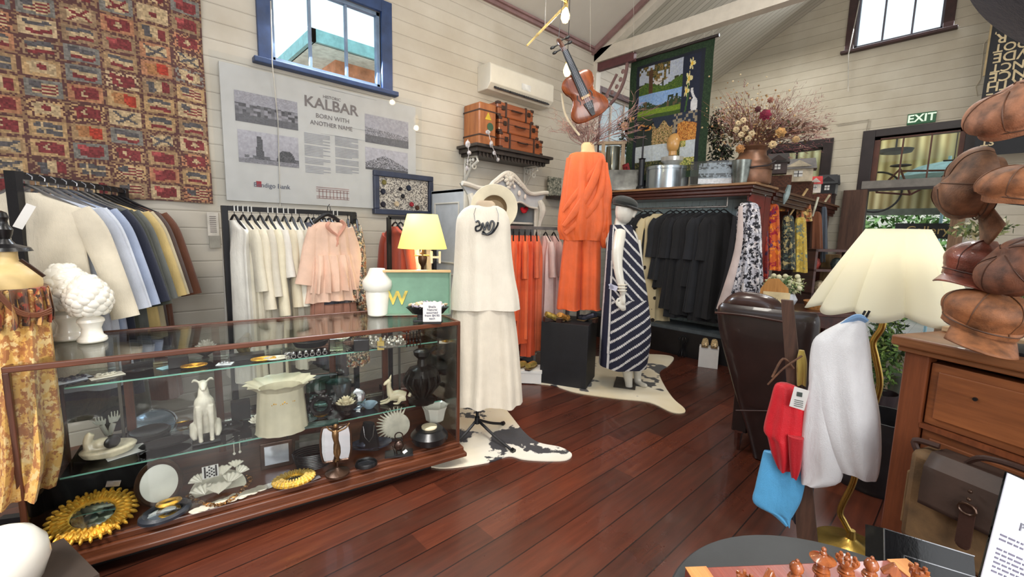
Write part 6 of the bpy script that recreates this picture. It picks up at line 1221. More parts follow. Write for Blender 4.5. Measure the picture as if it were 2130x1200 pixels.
# pendant bulbs on flexible cords
def bulb(px,py,y,label,k=1.0,up=0):
    p=PY(px,py,y); t=thing('pendant_bulb',label,'light bulb',p,0,'pendant bulbs by the violin')
    z=1 if not up else -1
    m=M(); m.lathe([(.003,-.062*k),(.018*k,-.056*k),(.029*k,-.032*k),(.030*k,-.012*k),(.020*k,.018*k),(.013*k,.034*k)],20); 
    if up: m.v=[(a,b,-c) for a,b,c in m.v]
    obj('glass_bulb',m,glow((255,214,130),9),t); 
    obj('lamp_holder',M().cyl((0,0,z*.034*k),(0,0,z*.075*k),.016*k).cyl((0,0,z*.075*k),(0,0,z*.085*k),.010*k),brass,t)
    if not up: obj('flex',M().cyl((0,0,.08*k),(0,0,2.2),.003,n=6),blkm,t)
    l=bpy.data.lights.new('bulb_light','POINT'); l.energy=7; l.color=(1,.8,.5); l.shadow_soft_size=.03; o=bpy.data.objects.new('bulb_light',l); COL.objects.link(o); o.location=p+Vector((0,-.0,-.11*k if not up else .11)); return t
bulb(1176,28,2.45,'glowing bulb at the top edge of the picture above the violin',1.15); bulb(1180,142,2.62,'glowing bulb hanging behind the violin neck',1.1)
t=thing('bamboo_flute','cream flute-like stick hung diagonally above the violin','ornament',PY(1142,50,2.35)); a,b=PY(1096,95,2.35)-t.location,PY(1180,8,2.35)-t.location; m=M(); m.limb([a,a.lerp(b,.5),b],[.006,.009,.008],8); [m.sph(a.lerp(b,f),.011,8,6) for f in (.25,.45,.7,.8)]; obj('stick',m,mat((206,178,110),.4,var=.3),t); m=M(); [m.tube([a.lerp(b,f),a.lerp(b,f)+Vector((.01,0,.5))],.0012,4) for f in (.42,.9)]; obj('hanging_wire',m,wire,t)
m=M()
for i in range(9): m.limb([PY(1178,4,2.4),PY(1150+7*i,-12-(i%3)*8,2.4+.02*i)],[.006,.003],5)
one('twisted_wire','tangle of brass wire at the top of the pendant cords','wire',m,brass)
for px in (1135,1228,1318): one('hanging_thread',{1135:'thin thread left of the hanging bulbs',1228:'thin thread just right of the violin',1318:'thin thread above the left end of the quilt'}[px]+' hanging from the ceiling','thread',M().cyl(PY(px,-8,2.9),PY(px,[55,105,110][[1135,1228,1318].index(px)],2.9),.0015,n=5),cordm,group='ceiling threads')
# ---- model houses and lanterns on the side shelf
def onS(px,off=.15,x=None):
    # point on the side shelf under photo column px
    for i in range(400):
        f=i/400*L; p=Vector((XC+.7,yc-.06))+Vector((cos(rz_s),sin(rz_s)))*f+Vector((-sin(rz_s),cos(rz_s)))*off
        w_=Vector((p.x,p.y,cz-.02-f*.035))-CC; 
        if 1065+FPX*w_.dot(CR)/w_.dot(_F)>=px: break
    return Vector((p.x,p.y,cz-.018-f*.035))
L=(Vector((7.9,1.50))-Vector((XC+.7,yc-.06))).length; rz_s=math.atan2(1.50-(yc-.06),7.9-(XC+.7))
def house(px,w,h,wc,rc,label,win=1,dz=0,off=.15):
    q=onS(px,off); q.z+=dz; s=(q-CC).dot(_F)/FPX; t=thing('model_house',label,'ornament',q,face(q),'model houses on the side shelf'); w*=s; h*=s
    obj('walls',M().prism([(-w/2,0),(w/2,0),(w/2,h*.6),(0,h*.9) if win!=3 else (w/2,h*.6),(-w/2,h*.6)],-w*.35,w*.35),mat(wc,.7,var=.2),t,smooth=0)
    m=M(); m.add([(-w*.62,-w*.45,h*.52),(w*.62,-w*.45,h*.52),(w*.55,0,h),(-w*.55,0,h),(-w*.62,w*.45,h*.52),(w*.62,w*.45,h*.52)],[(0,1,2,3),(3,2,5,4),(0,3,4),(1,5,2),(0,4,5,1)]); obj('roof',m,mat(rc,.6,var=.3),t,smooth=0)
    m=M(); m.box((0,-w*.36,h*.32),(w*.3,.006,h*.24)); obj('window',m,mat((220,220,216),.5),t,smooth=0); m=M(); m.box((0,-w*.375,h*.32),(w*.03,.006,h*.24)); m.box((0,-w*.375,h*.32),(w*.3,.006,h*.03)); obj('glazing_bar',m,dark,t,smooth=0); return t
def crate(px,w,h,label,c=(84,48,30)): 
    q=onS(px); s=(q-CC).dot(_F)/FPX; m=M(); m.bb(-w*s/2,w*s/2,-.1,.1,0,h*s); return one('wicker_basket',label,'basket',m,mat(c,.7,var=.4,scale=40,bump=.5),q,face(q),smooth=0,group='brown baskets on the side shelf')
crate(1622,36,36,'dark brown woven basket under the first model house'); crate(1662,44,32,'brown woven basket under the dark-roofed model house'); crate(1705,36,20,'red-brown low basket under the red and white cottage',(96,50,32)); crate(1738,24,24,'small dark basket at the door end of the side shelf',(50,30,26))
hs_=lambda px,h: None
house(1612,34,42,(70,58,56),(50,44,44),'small dark model house beside the milk can',dz=.22); house(1655,50,48,(196,184,160),(78,72,70),'cream model house with dark shingle roof on the side shelf',dz=.20); house(1692,20,34,(222,214,204),(190,40,40),'tiny white cottage with red roof on the side shelf',dz=.13)
for px,l,c in ((1716,'black bird-topped lantern on the side shelf',(26,26,30)),(1742,'grey model lantern house with black roof at the door end of the side shelf',(120,120,116))): house(px,28,40,c,(24,24,28),l,dz=.16)
for i,(a,b,c,l) in enumerate((((1642,385),(1630,425),(150,170,170),'patterned blue-grey bird-shaped peg hanging from the side shelf'),((1680,392),(1640,452),(190,160,110),'long pale candle hanging diagonally from the side shelf'),((1702,410),(1690,450),(190,190,170),'short pale candle hanging third from the side shelf'),((1726,405),(1708,432),(206,196,160),'short pale candle hanging fourth from the side shelf'))):
    p=onS(a[0],-.03); d=p.x; pa,pb=PX(a[0],a[1],d),PX(b[0],b[1],d-.02); m=M(); m.limb([pa,pa.lerp(pb,.5),pb],[.022 if i==0 else .014,.034 if i==0 else .014,.01],8); one('hanging_candle',l,'candle',m,mat(c,.5,var=.3))
# ---- scarves, flowers and tables beyond the armchair
def sc(px0,px1,py0,py1,x,mt,label,seed,d=.06,name='hanging_scarf'):
    p=PX((px0+px1)/2,py0,x); fr=Fr((p.x,p.y)); t=thing(name,label,'scarf',(p.x,p.y,0),face(p),'scarves hanging beside the cabinet'); m=M(); w=px1-px0
    drape(m,rowsof(fr,[(py0,px0+w*.3,px1-w*.3,.02),(py0+8,px0+w*.12,px1-w*.12,d*.6),((py0+py1)/2,px0+w*.05,px1-w*.05,d),(py1,px0,px1,d)]),n=48,folds=6,amp=.2,seed=seed); obj('cloth',m,mt,t,smooth=60)
    a=fr((px0+px1)/2,py0); obj('hanger_loop',M().cyl((a[0],0,a[1]),(a[0],0,a[1]+.06),.004),blkm,t); return t
red=floral((130,36,34),[(60,30,60),(190,70,50)],12)
sc(1578,1600,405,640,5.75,red,'dark red panel-print dress hanging behind the sketch-print dress',1); sc(1592,1624,424,562,5.9,floral((206,96,40),[(80,40,90),(160,30,50),(236,140,40)],9),'orange and purple floral dress right of the cabinet corner',2); sc(1624,1655,448,560,6.2,floral((52,60,58),[(90,104,90),(30,34,40),(176,160,110)],10),'dark green patterned dress behind the white flowers',3); sc(1650,1680,452,566,6.4,floral((190,160,70),[(120,130,110),(216,190,90)],10),'mustard-yellow patterned dress beside the green one',4); sc(1600,1640,404,440,6.6,floral((190,90,50),[(220,160,80),(80,50,40)],14),'rust floral scarf just under the side shelf',5); sc(1655,1690,415,460,6.9,floral((196,120,80),[(220,190,120),(90,70,40)],14),'peach floral scarf under the side shelf',6); sc(1684,1712,440,520,7.2,cloth((124,74,48)),'brown leather-like coat far under the side shelf',7); sc(1706,1722,430,545,7.3,cloth((84,92,104)),'slate-grey coat near the exit door',8)
tb=thing('side_table','dark timber side table beyond the armchair carrying flowers','table',(5.3,1.25,0),-.9)
obj('top',M().bb(-.45,.45,-.3,.3,.70,.74),mah,tb,smooth=0,bev=.004); obj('apron',M().bb(-.41,.41,-.26,.26,.58,.70),mah,tb,smooth=0)
for x in(-.38,.38):
    for y in (-.24,.24): obj('leg',M().limb([(x,y,0),(x,y,.3),(x,y,.6)],[.018,.028,.03],8),mah,tb)
tz=.74
q=PZ(1640,592,tz); t=thing('flower_bowl','pale round bowl of creamy-green flowers on the dark side table','flower bowl',(5.15,1.36,tz),face((5.15,1.36))); m=M(); m.lathe([(.04,0),(.10,.04),(.12,.09),(.09,.15),(.08,.15),(.10,.09)],24); obj('bowl',m,mat((196,200,206),.25),t); m=M(); leaves(m,(0,0,.24),(.2,.15,.1),420,.028,31,cols=[(70,96,54),(110,130,80),(214,216,176),(196,200,140)]); rd=random.Random(3); [m.sph((rd.uniform(-.16,.16),rd.uniform(-.12,.08),rd.uniform(.2,.34)),.026,8,6,col=(220,216,180)) for i in range(16)]; obj('flowers',m,painted(.8),t,fix=False)
one('wicker_tray','low golden wicker tray of dried stems beside the flower bowl','basket',M().lathe([(.12,0),(.16,.08),(.15,.08),(.11,.01)],24,sy=.7),mat((170,116,60),.7,var=.3,scale=60,bump=.5),(5.36,1.12,tz),0)
t=thing('shelf_unit','dark open shelf unit with trinkets near the exit door','shelf unit',(6.9,1.35,0),-.7); m=M(); [m.bb(-.35,.35,-.2,.2,z,z+.03) for z in (.4,.75,1.05,1.3)]; [m.bb(x,x+.03,-.2,.2,0,1.33) for x in (-.35,.32)]; obj('frame',m,mah,t,smooth=0)
for i,(x,z,c,l) in enumerate(((-.2,1.08,(150,60,50),'red beaded trinket box'),(.1,1.08,(60,70,66),'dark glass jar'),(-.1,.78,(170,150,120),'pale folded cloth'),(.18,.78,(80,84,100),'blue patterned pouch'))): p=t.matrix_basis if 0 else None; w=Vector((6.9,1.35,0))+Vector((x*cos(-.7),x*sin(-.7),z)); one('trinket',l+' on the dark shelf unit by the door','trinket',M().lathe([(.05,0),(.07,.06),(.05,.12),(.02,.14)],14),mat(c,.5,var=.5,scale=30),w)
one('tree_stump','pale bark-covered log standing near the exit door','log',M().lathe([(.11,0),(.10,.5),(.11,1.25)],20,fn=lambda a,r,z:1+.05*sin(a*5)+.03*sin(a*11+z*9)),wood((112,88,58),(166,136,92),'z',9,.8,0),(7.35,1.42,0))
t=thing('wooden_crate','honey-coloured arched wooden box front with a pale card beyond the armchair','crate',(4.45,1.12,0),face((4.45,1.12))); fr=Fr((4.45,1.12)); P=[fr(a,b) for a,b in ((1574,660),(1582,600),(1598,580),(1620,580),(1640,600),(1644,660))]; m=M(); m.prism([(p[0],p[1]) for p in P],0,.03); m.bb(P[0][0],P[0][0]+.04,0,.3,0,P[0][1]); m.bb(P[-1][0]-.04,P[-1][0],0,.3,0,P[-1][1]); obj('board',m,wood((150,100,50),(200,146,84),'z',7),t,smooth=0)
a=fr(1612,630); m=M(); m.bb(a[0]-.10,a[0]+.11,-.012,-.004,a[1]-.14,a[1]+.1); obj('card',m,mat((214,194,150),.7),t,smooth=0); m=M(); [m.limb([(a[0],-.014,a[1]),(a[0]+.03*sin(g),-.014,a[1]+.05*cos(g))],.002,4) for g in (-.6,0,.6)]; obj('motif',m,dark,t)
# ================================================================ yellow table lamp behind the showcase
lp=PY(876,560,2.98); t=thing('lamp_table','slim round pedestal table hidden behind the showcase under the yellow lamp','table',(lp.x,lp.y,0)); m=M(); m.lathe([(.17,.0),(.17,.02),(.03,.05),(.025,.78),(.19,.80),(.19,.82)],28); obj('pedestal',m,mah,t)
fr=Fr((lp.x,lp.y)); z=.82; t=thing('table_lamp','brass table lamp with tapered yellow glowing shade behind the green letter case','lamp',(lp.x,lp.y,z),face(lp)); g=lambda a,b:(fr(a,b)[0],fr(a,b)[1]-z)
x0,zt=g(847,445); x1,zb=g(824,516); xr=g(910,445)[0]; xb=g(926,516)[0]; cx=(x0+xr)/2
m=M(); m.lathe([((xb-x1)/2,zb),((xr-x0)/2,zt)],40,c=(cx,0,0),cap=(0,0)); obj('lamp_shade',m,glow((250,226,130),.75),t,solid=.003)
m=M(); m.lathe([(.06,0),(.06,.015),(.015,.03),(.012,zb-.14),(.03,zb-.11),(.035,zb-.07),(.012,zb-.02),(.008,zb+.1)],20,c=(cx,0,0)); obj('stem',m,bronze,t)
a=g(862,531); b=g(893,531); obj('cross_arm',M().cyl((a[0],-.02,a[1]),(b[0],-.02,b[1]),.006),brass,t); c=g(906,536); text('letter','H',.13,t,(c[0],-.03,c[1]),mat((232,226,214),.4),ext=.008,bold=.002)
l=bpy.data.lights.new('lamp_bulb','POINT'); l.energy=5; l.color=(1,.82,.5); l.shadow_soft_size=.04; o=bpy.data.objects.new('lamp_bulb',l); COL.objects.link(o); o.location=(lp.x,lp.y,z+zb-.02)
# ================================================================ left foreground
vb=PD(2,1165,1.32); one('storage_box','beige cardboard box on the floor under the round white vase','box',M().bb(-.20,.20,-.16,.16,0,vb.z-.115),mat((60,48,40),.7),(vb.x-.03,vb.y+.02,0),.3,smooth=0)
one('round_vase','glossy round white vase at the bottom left corner','vase',M().lathe([(.05,-.115),(.085,-.08),(.105,-.02),(.10,.03),(.075,.07),(.05,.085),(.045,.085),(.05,.06)],36),cer,vb)
t=PD(50,1030,2.0); 
for i,(dx,dz,l) in enumerate(((0,0,'beige lidded box, lower of the pair left of the showcase'),(.02,.17,'beige lidded box, upper of the pair left of the showcase'))):
    one('lidded_box',l,'box',M().bb(-.16,.16,-.12,.12,.002,.13).bb(-.165,.165,-.125,.125,.12,.165),mat((206,178,124),.6),(-.60+dx,2.22,dz+.0),.1,smooth=0,bev=.003,group='beige lidded boxes')
# ================================================================ wing armchair seen from behind
AP=Vector((3.10,.80,0)); fr=Fr(AP,face(AP)-.12); lea=mat((38,23,22),.32,var=.25,scale=5,bump=.06,coat=.35); lea2=mat((58,32,28),.3,var=.25,scale=5,bump=.06,coat=.4)
t=thing('wing_armchair','dark brown leather wing armchair seen from behind beside the cloths','armchair',AP,fr.rz)
m=M(); drape(m,rowsof(fr,[(640,1500,1700,.03),(655,1492,1708,.055),(700,1495,1704,.07),(780,1514,1694,.07),(845,1532,1684,.065),(850,1534,1683,.06),(900,1550,1674,.055),(962,1566,1664,.05)]),n=48,folds=1,amp=0,cap=(1,1)); obj('back',m,lea,t,smooth=50)
m=M(); r0=fr(1504,648); r1=fr(1612,652); m.limb([(r0[0],.06,r0[1]+.0),(r0[0]+.09,.07,r0[1]+.06),(r0[0]+.24,.08,r0[1]+.045),(r1[0]+.03,.09,r1[1]-.06)],[.05,.085,.09,.06],16,.9); obj('head_roll',m,lea2,t)
a=fr(1492,648); b=fr(1640,668); m=M(); m.limb([(a[0],-.055,a[1]),((a[0]+b[0])/2,-.065,(a[1]+b[1])/2+.01),(b[0],-.06,b[1])],.008,6); obj('piping',m,lea2,t); m=M(); c=fr(1535,848); d=fr(1684,850); m.limb([(c[0],-.062,c[1]),(d[0],-.064,d[1])],.005,6); obj('piping',m,lea2,t)
zs=fr(1600,720)[1]
for s_,xx in ((-1,fr(1552,700)[0]),(1,fr(1672,700)[0])):
    m=M(); m.limb([(xx,.03,zs-.25),(xx+.02*s_,.10,zs-.05),(xx+.01*s_,.16,zs+.12)],[.05,.07,.05],12,.6); obj('wing',m,lea2,t)
    m=M(); m.limb([(xx,.05,.60),(xx+.03*s_,.35,.60),(xx+.03*s_,.62,.56)],[.06,.07,.07],12); m.bb(xx-.05,xx+.05,.05,.62,.12,.56); obj('arm',m,lea,t,bev=.01)
    for y in (.04,.58): m=M(); m.limb([(xx,y,.13),(xx,y,.06),(xx,y,0)],[.028,.022,.015],8); obj('leg',m,mah,t)
xa,xb_=fr(1560,800)[0],fr(1668,800)[0]; m=M(); m.bb(xa,xb_,.04,.62,.14,.40); obj('seat_base',m,lea,t,bev=.01,smooth=0); m=M(); m.bb(xa,xb_,.08,.64,.40,.52); obj('seat_cushion',m,lea2,t,bev=.03)
# ================================================================ cloths on a leaning timber post
CPp=PD(1700,850,1.80); CP=Vector((CPp.x,CPp.y,0)); fr=Fr(CP)
t=thing('timber_post','dark rough-sawn timber post carrying the hanging cloths','post',CP,face(CP))
zl=lambda a,b:fr(a,b)
a=fr(1634,628); b=fr(1702,1090); m=M(); m.add([(a[0]-.022,.06,a[1]),(a[0]+.022,.06,a[1]),(a[0]+.022,.09,a[1]),(a[0]-.022,.09,a[1]),(b[0]-.045,.03,0),(b[0]+.035,.03,0),(b[0]+.035,.07,0),(b[0]-.045,.07,0)],[(0,1,2,3),(7,6,5,4),(0,4,5,1),(1,5,6,2),(2,6,7,3),(3,7,4,0)]); obj('post',m,wood((38,24,18),(88,58,42),'z',7,.7,0),t,smooth=0); 
m=M(); m.limb([(fr(1650,770)[0],.03,fr(1650,770)[1]),(fr(1628,748)[0],.02,fr(1628,748)[1]),(fr(1606,785)[0],0,fr(1606,785)[1])],.005,6); m.limb([(fr(1668,742)[0],.02,fr(1668,742)[1]),(fr(1630,766)[0],.0,fr(1630,766)[1]),(fr(1598,790)[0],0,fr(1598,800)[1])],.004,6); obj('branch_hook',m,wood((60,38,26),(110,74,50),'x',7,.7,0),t)
wc=cloth((226,226,228),.06,.85); 
t=thing('white_cloth','large white cotton garment draped over the timber post','garment',CP,face(CP))
m=M(); drape(m,rowsof(fr,[(659,1772,1792,.01),(664,1762,1798,.02),(676,1745,1802,.035),(700,1706,1808,.05),(722,1688,1812,.06),(780,1682,1818,.07),(850,1684,1832,.075),(920,1700,1836,.07),(965,1722,1832,.06),(986,1738,1826,.05)]),n=110,folds=4,amp=.12,seed=2,keep=.3,y=.01); obj('front_panel',m,wc,t,smooth=60)
m=M(); drape(m,rowsof(fr,[(730,1688,1712,.03),(790,1684,1730,.05),(860,1672,1744,.05),(930,1664,1752,.05),(985,1664,1752,.045),(1004,1666,1700,.04)]),n=90,folds=3,amp=.1,seed=5,keep=.2,y=.0); obj('side_panel',m,wc,t,smooth=60)
a=fr(1782,662); obj('collar',M().limb([(fr(1752,676)[0],0,fr(1752,676)[1]),(a[0],-.01,a[1]+.004),(fr(1802,668)[0],0,fr(1802,668)[1])],[.012,.02,.012],8,.6),cloth((130,170,214)),t)
t=thing('red_cloth','bright red folded garment hanging left of the white one','garment',CP,face(CP)); m=M(); drape(m,rowsof(fr,[(797,1622,1645,.015),(806,1611,1664,.03),(840,1602,1674,.04),(900,1588,1674,.045),(918,1596,1672,.045),(950,1604,1668,.04),(975,1616,1648,.03)]),n=80,folds=4,amp=.2,seed=3,keep=.3,y=.0); obj('body',m,cloth((214,18,36),.12,.6),t,smooth=60); m=M(); drape(m,rowsof(fr,[(900,1640,1674,.03),(960,1644,1668,.03),(984,1648,1660,.02)]),n=40,folds=3,amp=.1,seed=4,y=-.04); obj('fold',m,cloth((190,12,30),.12,.6),t,smooth=60)
t=thing('blue_cloth','sky-blue square folded garment hanging below the red one','garment',CP,face(CP)); m=M(); drape(m,rowsof(fr,[(945,1590,1600,.015),(955,1585,1668,.02),(985,1578,1676,.025),(1030,1568,1668,.03),(1062,1564,1652,.03),(1080,1604,1645,.02),(1102,1634,1642,.008)]),n=80,folds=3,amp=.15,seed=7,y=.03,res=5); obj('body',m,cloth((92,178,232),.1,.7),t,smooth=60)
t=thing('navy_cloth','navy trousers hanging behind the blue garment against the post','trousers',CP,face(CP)); m=M(); drape(m,rowsof(fr,[(990,1640,1694,.02),(1050,1640,1690,.03),(1108,1640,1684,.03)]),n=48,folds=4,amp=.2,seed=8,y=.10); obj('body',m,cloth((24,28,48)),t,smooth=60)
t=thing('yellow_cloth','small mustard cloth scrap tied high on the timber post','cloth',CP,face(CP)); m=M(); drape(m,rowsof(fr,[(733,1660,1672,.01),(760,1655,1678,.02),(806,1656,1676,.02)]),n=40,folds=3,amp=.2,seed=9,y=.045); obj('body',m,cloth((170,146,70)),t,smooth=60)
t=thing('swing_tag','white swing tag with small printed mark beside the red garment','tag',CP,face(CP)); a=fr(1665,818); m=M(); m.box((a[0],-.075,a[1]),(.052,.002,.086),ry=.12); obj('card',m,paper,t,smooth=0); m=M(); m.box((a[0],-.078,a[1]+.018),(.018,.002,.018)); [m.box((a[0],-.078,a[1]-.008-.008*k),(.03,.002,.002)) for k in range(4)]; obj('print',m,mat((70,80,76),.7),t,smooth=0)
# ================================================================ brass floor lamp with scalloped shade
LPp=Vector((2.50,.285,0)); fr=Fr(LPp); t=thing('floor_lamp','brass floor lamp with curvy stem and cream scalloped shade','lamp',LPp,face(LPp))
br=mat((190,160,84),.25,.9,var=.12)
c0=fr(1768,1130)[0]; m=M(); m.lathe([(.145,0),(.145,.008),(.12,.016),(.05,.028),(.02,.05),(.015,.09)],44,c=(c0,0,0)); obj('base',m,br,t)
m=M(); P=[(c0-.0,.0,.07)]+[(fr(a,b)[0],0,fr(a,b)[1]) for a,b in ((1756,1085),(1748,1060),(1772,1010),(1780,980),(1788,930),(1812,860),(1830,800),(1822,745),(1816,712),(1834,682),(1836,655),(1826,630),(1824,600))]; m.limb(P,.0135,12); m.cyl(P[-1],(fr(1850,560)[0],0,fr(1850,560)[1]),.012); obj('stem',m,br,t)
cx=fr(1856,560)[0]; zt=fr(1856,477)[1]; zb=fr(1856,642)[1]; s=NT('shade'); b=s.b; tr_=s.n('ShaderNodeBsdfTranslucent'); tr_.inputs[0].default_value=(*lin((244,240,224)),1); mx=s.n('ShaderNodeMixShader'); mx.inputs[0].default_value=.5; s.fin((232,230,214),.8); s.b.inputs['Emission Color'].default_value=(*lin((240,238,218)),1); s.b.inputs['Emission Strength'].default_value=.04; s.l(b.outputs[0],mx.inputs[1]); s.l(tr_.outputs[0],mx.inputs[2]); s.l(mx.outputs[0],s.t.nodes['Material Output'].inputs[0])
m=M(); NS=10
def shp(u,v):
    a=2*PI*u; sc_=abs(sin(a*NS/2+.5)); r=.108+(.30-.108)*v; r*=1-(.13*v+.03)*(1-sc_**.8); z=zt+(zb-zt)*v-(.028*sc_**1.2)*v**3
    return (cx+r*cos(a),r*sin(a),z)
m.grid(shp,240,14); obj('lamp_shade',m,s.m,t,solid=.002,fix=False)
l=bpy.data.lights.new('shade_bulb','POINT'); l.energy=1.6; l.color=(1,.94,.8); l.shadow_soft_size=.05; o=bpy.data.objects.new('shade_bulb',l); COL.objects.link(o); o.location=LPp+fr.a*cx+Vector((0,0,(zt+zb)/2+.02))
m=M(); [m.box((fr(a,638)[0],-.285,fr(a,638)[1]),(.008,.003,.036),ry=.3) for a in (1801,1809)]; obj('shade_clip',m,blk,t,smooth=0)
# ================================================================ chest of drawers with caps
kr=R(-115); kc=Vector((2.03,.15,0)); ch=thing('chest_of_drawers','red-brown antique timber chest of drawers at the right edge','chest of drawers',kc,kr)
cwd=wood((80,42,22),(140,80,44),'x',4,.45,.15); cpost=wood((84,42,22),(132,72,40),'z',5,.42,.2); Wd,Dd,Hd=.95,.46,1.125
obj('top',M().bb(-.03,Wd+.03,-.03,Dd,Hd-.035,Hd).bb(-.015,Wd+.015,-.015,Dd,Hd-.055,Hd-.035),wood((104,62,34),(150,96,58),'x',5,.4,.2),ch,smooth=0,bev=.006)
m=M(); m.bb(0,.07,0,.05,0,Hd-.055); m.bb(Wd-.07,Wd,0,.05,0,Hd-.055); m.bb(0,.03,.05,Dd,.08,Hd-.055); m.bb(Wd-.03,Wd,.05,Dd,.08,Hd-.055); m.bb(.03,Wd-.03,Dd-.02,Dd,.08,Hd-.055); obj('carcass',m,cpost,ch,smooth=0,bev=.004)
for z0,z1 in ((.84,1.05),(.44,.82),(.10,.42)):
    d=obj('drawer',M().bb(.075,Wd-.075,.012,.06,z0,z1).bb(.10,Wd-.10,.004,.012,z0+.025,z1-.025),wood((88,46,24),(152,90,50),'x',3.2,.42,.2),ch,smooth=0,bev=.003)
    if z0<.8:
        for x in (.32,Wd-.32): obj('handle',M().limb([(x,0,(z0+z1)/2+.02),(x,-.03,(z0+z1)/2+.015),(x,-.035,(z0+z1)/2-.04)],[.010,.008,.016],8),mat((90,96,96),.3,.7),d)
    else: obj('keyhole',M().cyl((.2,.006,z1-.08),(.2,-.001,z1-.08),.006),blk,d)
    obj('rail',M().bb(.07,Wd-.07,.0,.06,z0-.018,z0-.002),cpost,ch,smooth=0)
one('striped_cloth','dark grey striped folded cloth on the chest top at the right edge','cloth',M().bb(.42,.85,.02,.40,Hd+.001,Hd+.05),mat((36,42,46),.8,var=.5,scale=30),kc,kr,bev=.015)
one('wooden_board','pale bare timber slab on the back of the chest top','board',M().bb(-.02,.20,.22,.46,Hd+.001,Hd+.02),wood((160,128,92),(206,178,140),'x',6,.6,0),kc,kr,smooth=0,bev=.003)
CR_=[.012,0]
def cap(px,py,zc,label,col,rot,sc_=1.0,inner=False,coat=0,rough=.62):
    p=PD(px,py,zc); t=thing('leather_hat',label,'cap',p,rot=rot,group='leather caps by the chest'); t.scale=(sc_,)*3
    mt=mat(col,rough,var=.35,scale=22,bump=.3,coat=coat); m=M(); rg=[]
    prof=[(.088,0),(.091,.018),(.100,.036),(.106,.055),(.101,.078),(.082,.101),(.050,.117),(.012,.122)]
    for r_,z in smooth_rows(prof,3): rg.append([((r_*(1-.045*abs(cos(3*a))**14*(z>.02)+CR_[0]*sin(2*a+r_*30+CR_[1])*(z>.03)+.5*CR_[0]*sin(5*a+z*60)))*cos(a)*1.0,r_*sin(a)*1.06+.012*(z>.02),z+.010*sin(a)*(z>.03)*-1+.004*sin(3*a+r_*40)) for a in [2*PI*j/48 for j in range(48)]])
    m.loft(rg,(0,1)); cr=obj('crown',m,mt,t); m=M(); [m.tube([Vector(g_[int(k)%48])+Vector((0,0,.0012)) for g_ in rg[3:-1]],.0018,5) for k in (0,8,16,24,32,40)]; obj('panel_seam',m,mat(tuple(c*.72 for c in col),.6),t)
    m=M(); m.lathe([(.085,.0),(.082,.03),(.078,.06),(.05,.09),(.001,.098)],32,sy=1.05,cap=(0,1)); obj('lining',m,mat((18,22,34),.35,coat=.3),t)
    m=M(); m.sph((0,0,.122),(.012,.012,.007),10,6); obj('button',m,mt,t)
    m=M(); m.tube([(.0905*cos(a),.096*sin(a),.02) for a in [i*2*PI/36 for i in range(36)]],.0022,5,closed=True); obj('band_seam',m,mat(tuple(c*.6 for c in col),.6),t)
    m=M(); m.grid(lambda u,v:((.088)*cos(PI*1.19+u*PI*.62)*(1+.12*v),-(.004)+(.092)*sin(PI*1.19+u*PI*.62)-.085*v*(1-.5*abs(2*u-1)**2.2),.004-.022*v*(1-.2*abs(2*u-1))-.016*abs(2*u-1)**2*v),24,6); obj('peak',m,mt,t,solid=.004,fix=False)
    return t
vf=face(PD(2020,550,1.3))
def cdir(a,b,c): return (CR*a+CU*b+_F*c).normalized()
def crot(zd,pk):
    z=cdir(*zd); p=cdir(*pk); y=-(p-z*p.dot(z)).normalized(); x=y.cross(z); return Matrix((x,y,z)).transposed().to_euler()
cap(2034,684,1.33,'tan-brown suede cap with a broad peak resting on the chest top',(134,84,50),crot((.10,.85,-.36),(-.55,-.5,-.55)),.98)
CR_[1]=1
cap(2030,586,1.40,'glossy red-brown leather cap propped above the tan cap',(116,58,42),crot((.22,.9,-.25),(-.8,-.5,-.35)),.98,coat=.2,rough=.42)
CR_[1]=2
cap(2066,392,1.34,'brown cap turned to show its dark navy lining',(116,80,56),crot((-.80,.16,.50),(.25,-1,.1)),1.0)
CR_[1]=3
cap(2124,424,1.18,'tan leather cap with peak pointing down at the right edge',(146,94,60),crot((.05,.9,-.32),(.35,-.5,-.75)),.84)
CR_[1]=4
cap(2126,262,1.18,'pale-brown cap with creased crown high at the right edge',(156,106,78),crot((-.45,.8,-.3),(.6,-.3,-.75)),.9)
cap(2150,575,1.22,'dark-brown cap cut off by the right edge below the tan one',(110,68,48),crot((-.7,.7,0),(.5,.4,-.7)),.85)
p=PD(2165,10,1.0); t=thing('wool_hat','large dark navy felt hat at the top right corner','hat',p,rot=(R(-10),R(42),vf)); m=M(); m.lathe([(.18,0),(.19,.006),(.10,.012),(.095,.09),(.06,.12),(.001,.125)],44); obj('brim_and_crown',m,cloth((38,42,54)),t)
# stand that carries the caps
hp=PD(2190,560,1.28); t=thing('hat_stand','black metal hat stand rising from the chest top at the right edge','hat stand',(hp.x,hp.y,Hd),0)
m=M(); m.lathe([(.10,0),(.10,.01),(.02,.02)],24); m.cyl((0,0,.02),(0,0,.80),.010); obj('pole',m,blkm,t)
for (px,py,zc) in ((2062,386,1.30),(2128,420,1.15),(2138,250,1.13),(2048,560,1.34),(2150,570,1.2),(2165,20,1.02)):
    q=PD(px,py,zc)-Vector((hp.x,hp.y,Hd)); obj('peg',M().limb([(0,0,max(.05,q.z)),q*.6+Vector((0,0,.4*q.z)),q],.006,6),blkm,t)
m=M(); 
for (px,py,n) in ((2030,480,130),(2050,474,100),(2122,640,120),(2118,610,60)): leaves(m,PD(px,py,1.75),(.09,.09,.04),n,.018,px,cols=[(96,110,60),(140,146,96),(196,190,160),(70,84,50)])
one('leafy_wreath','green and cream leafy garland hanging behind the caps','garland',m,painted(.8),fix=False)
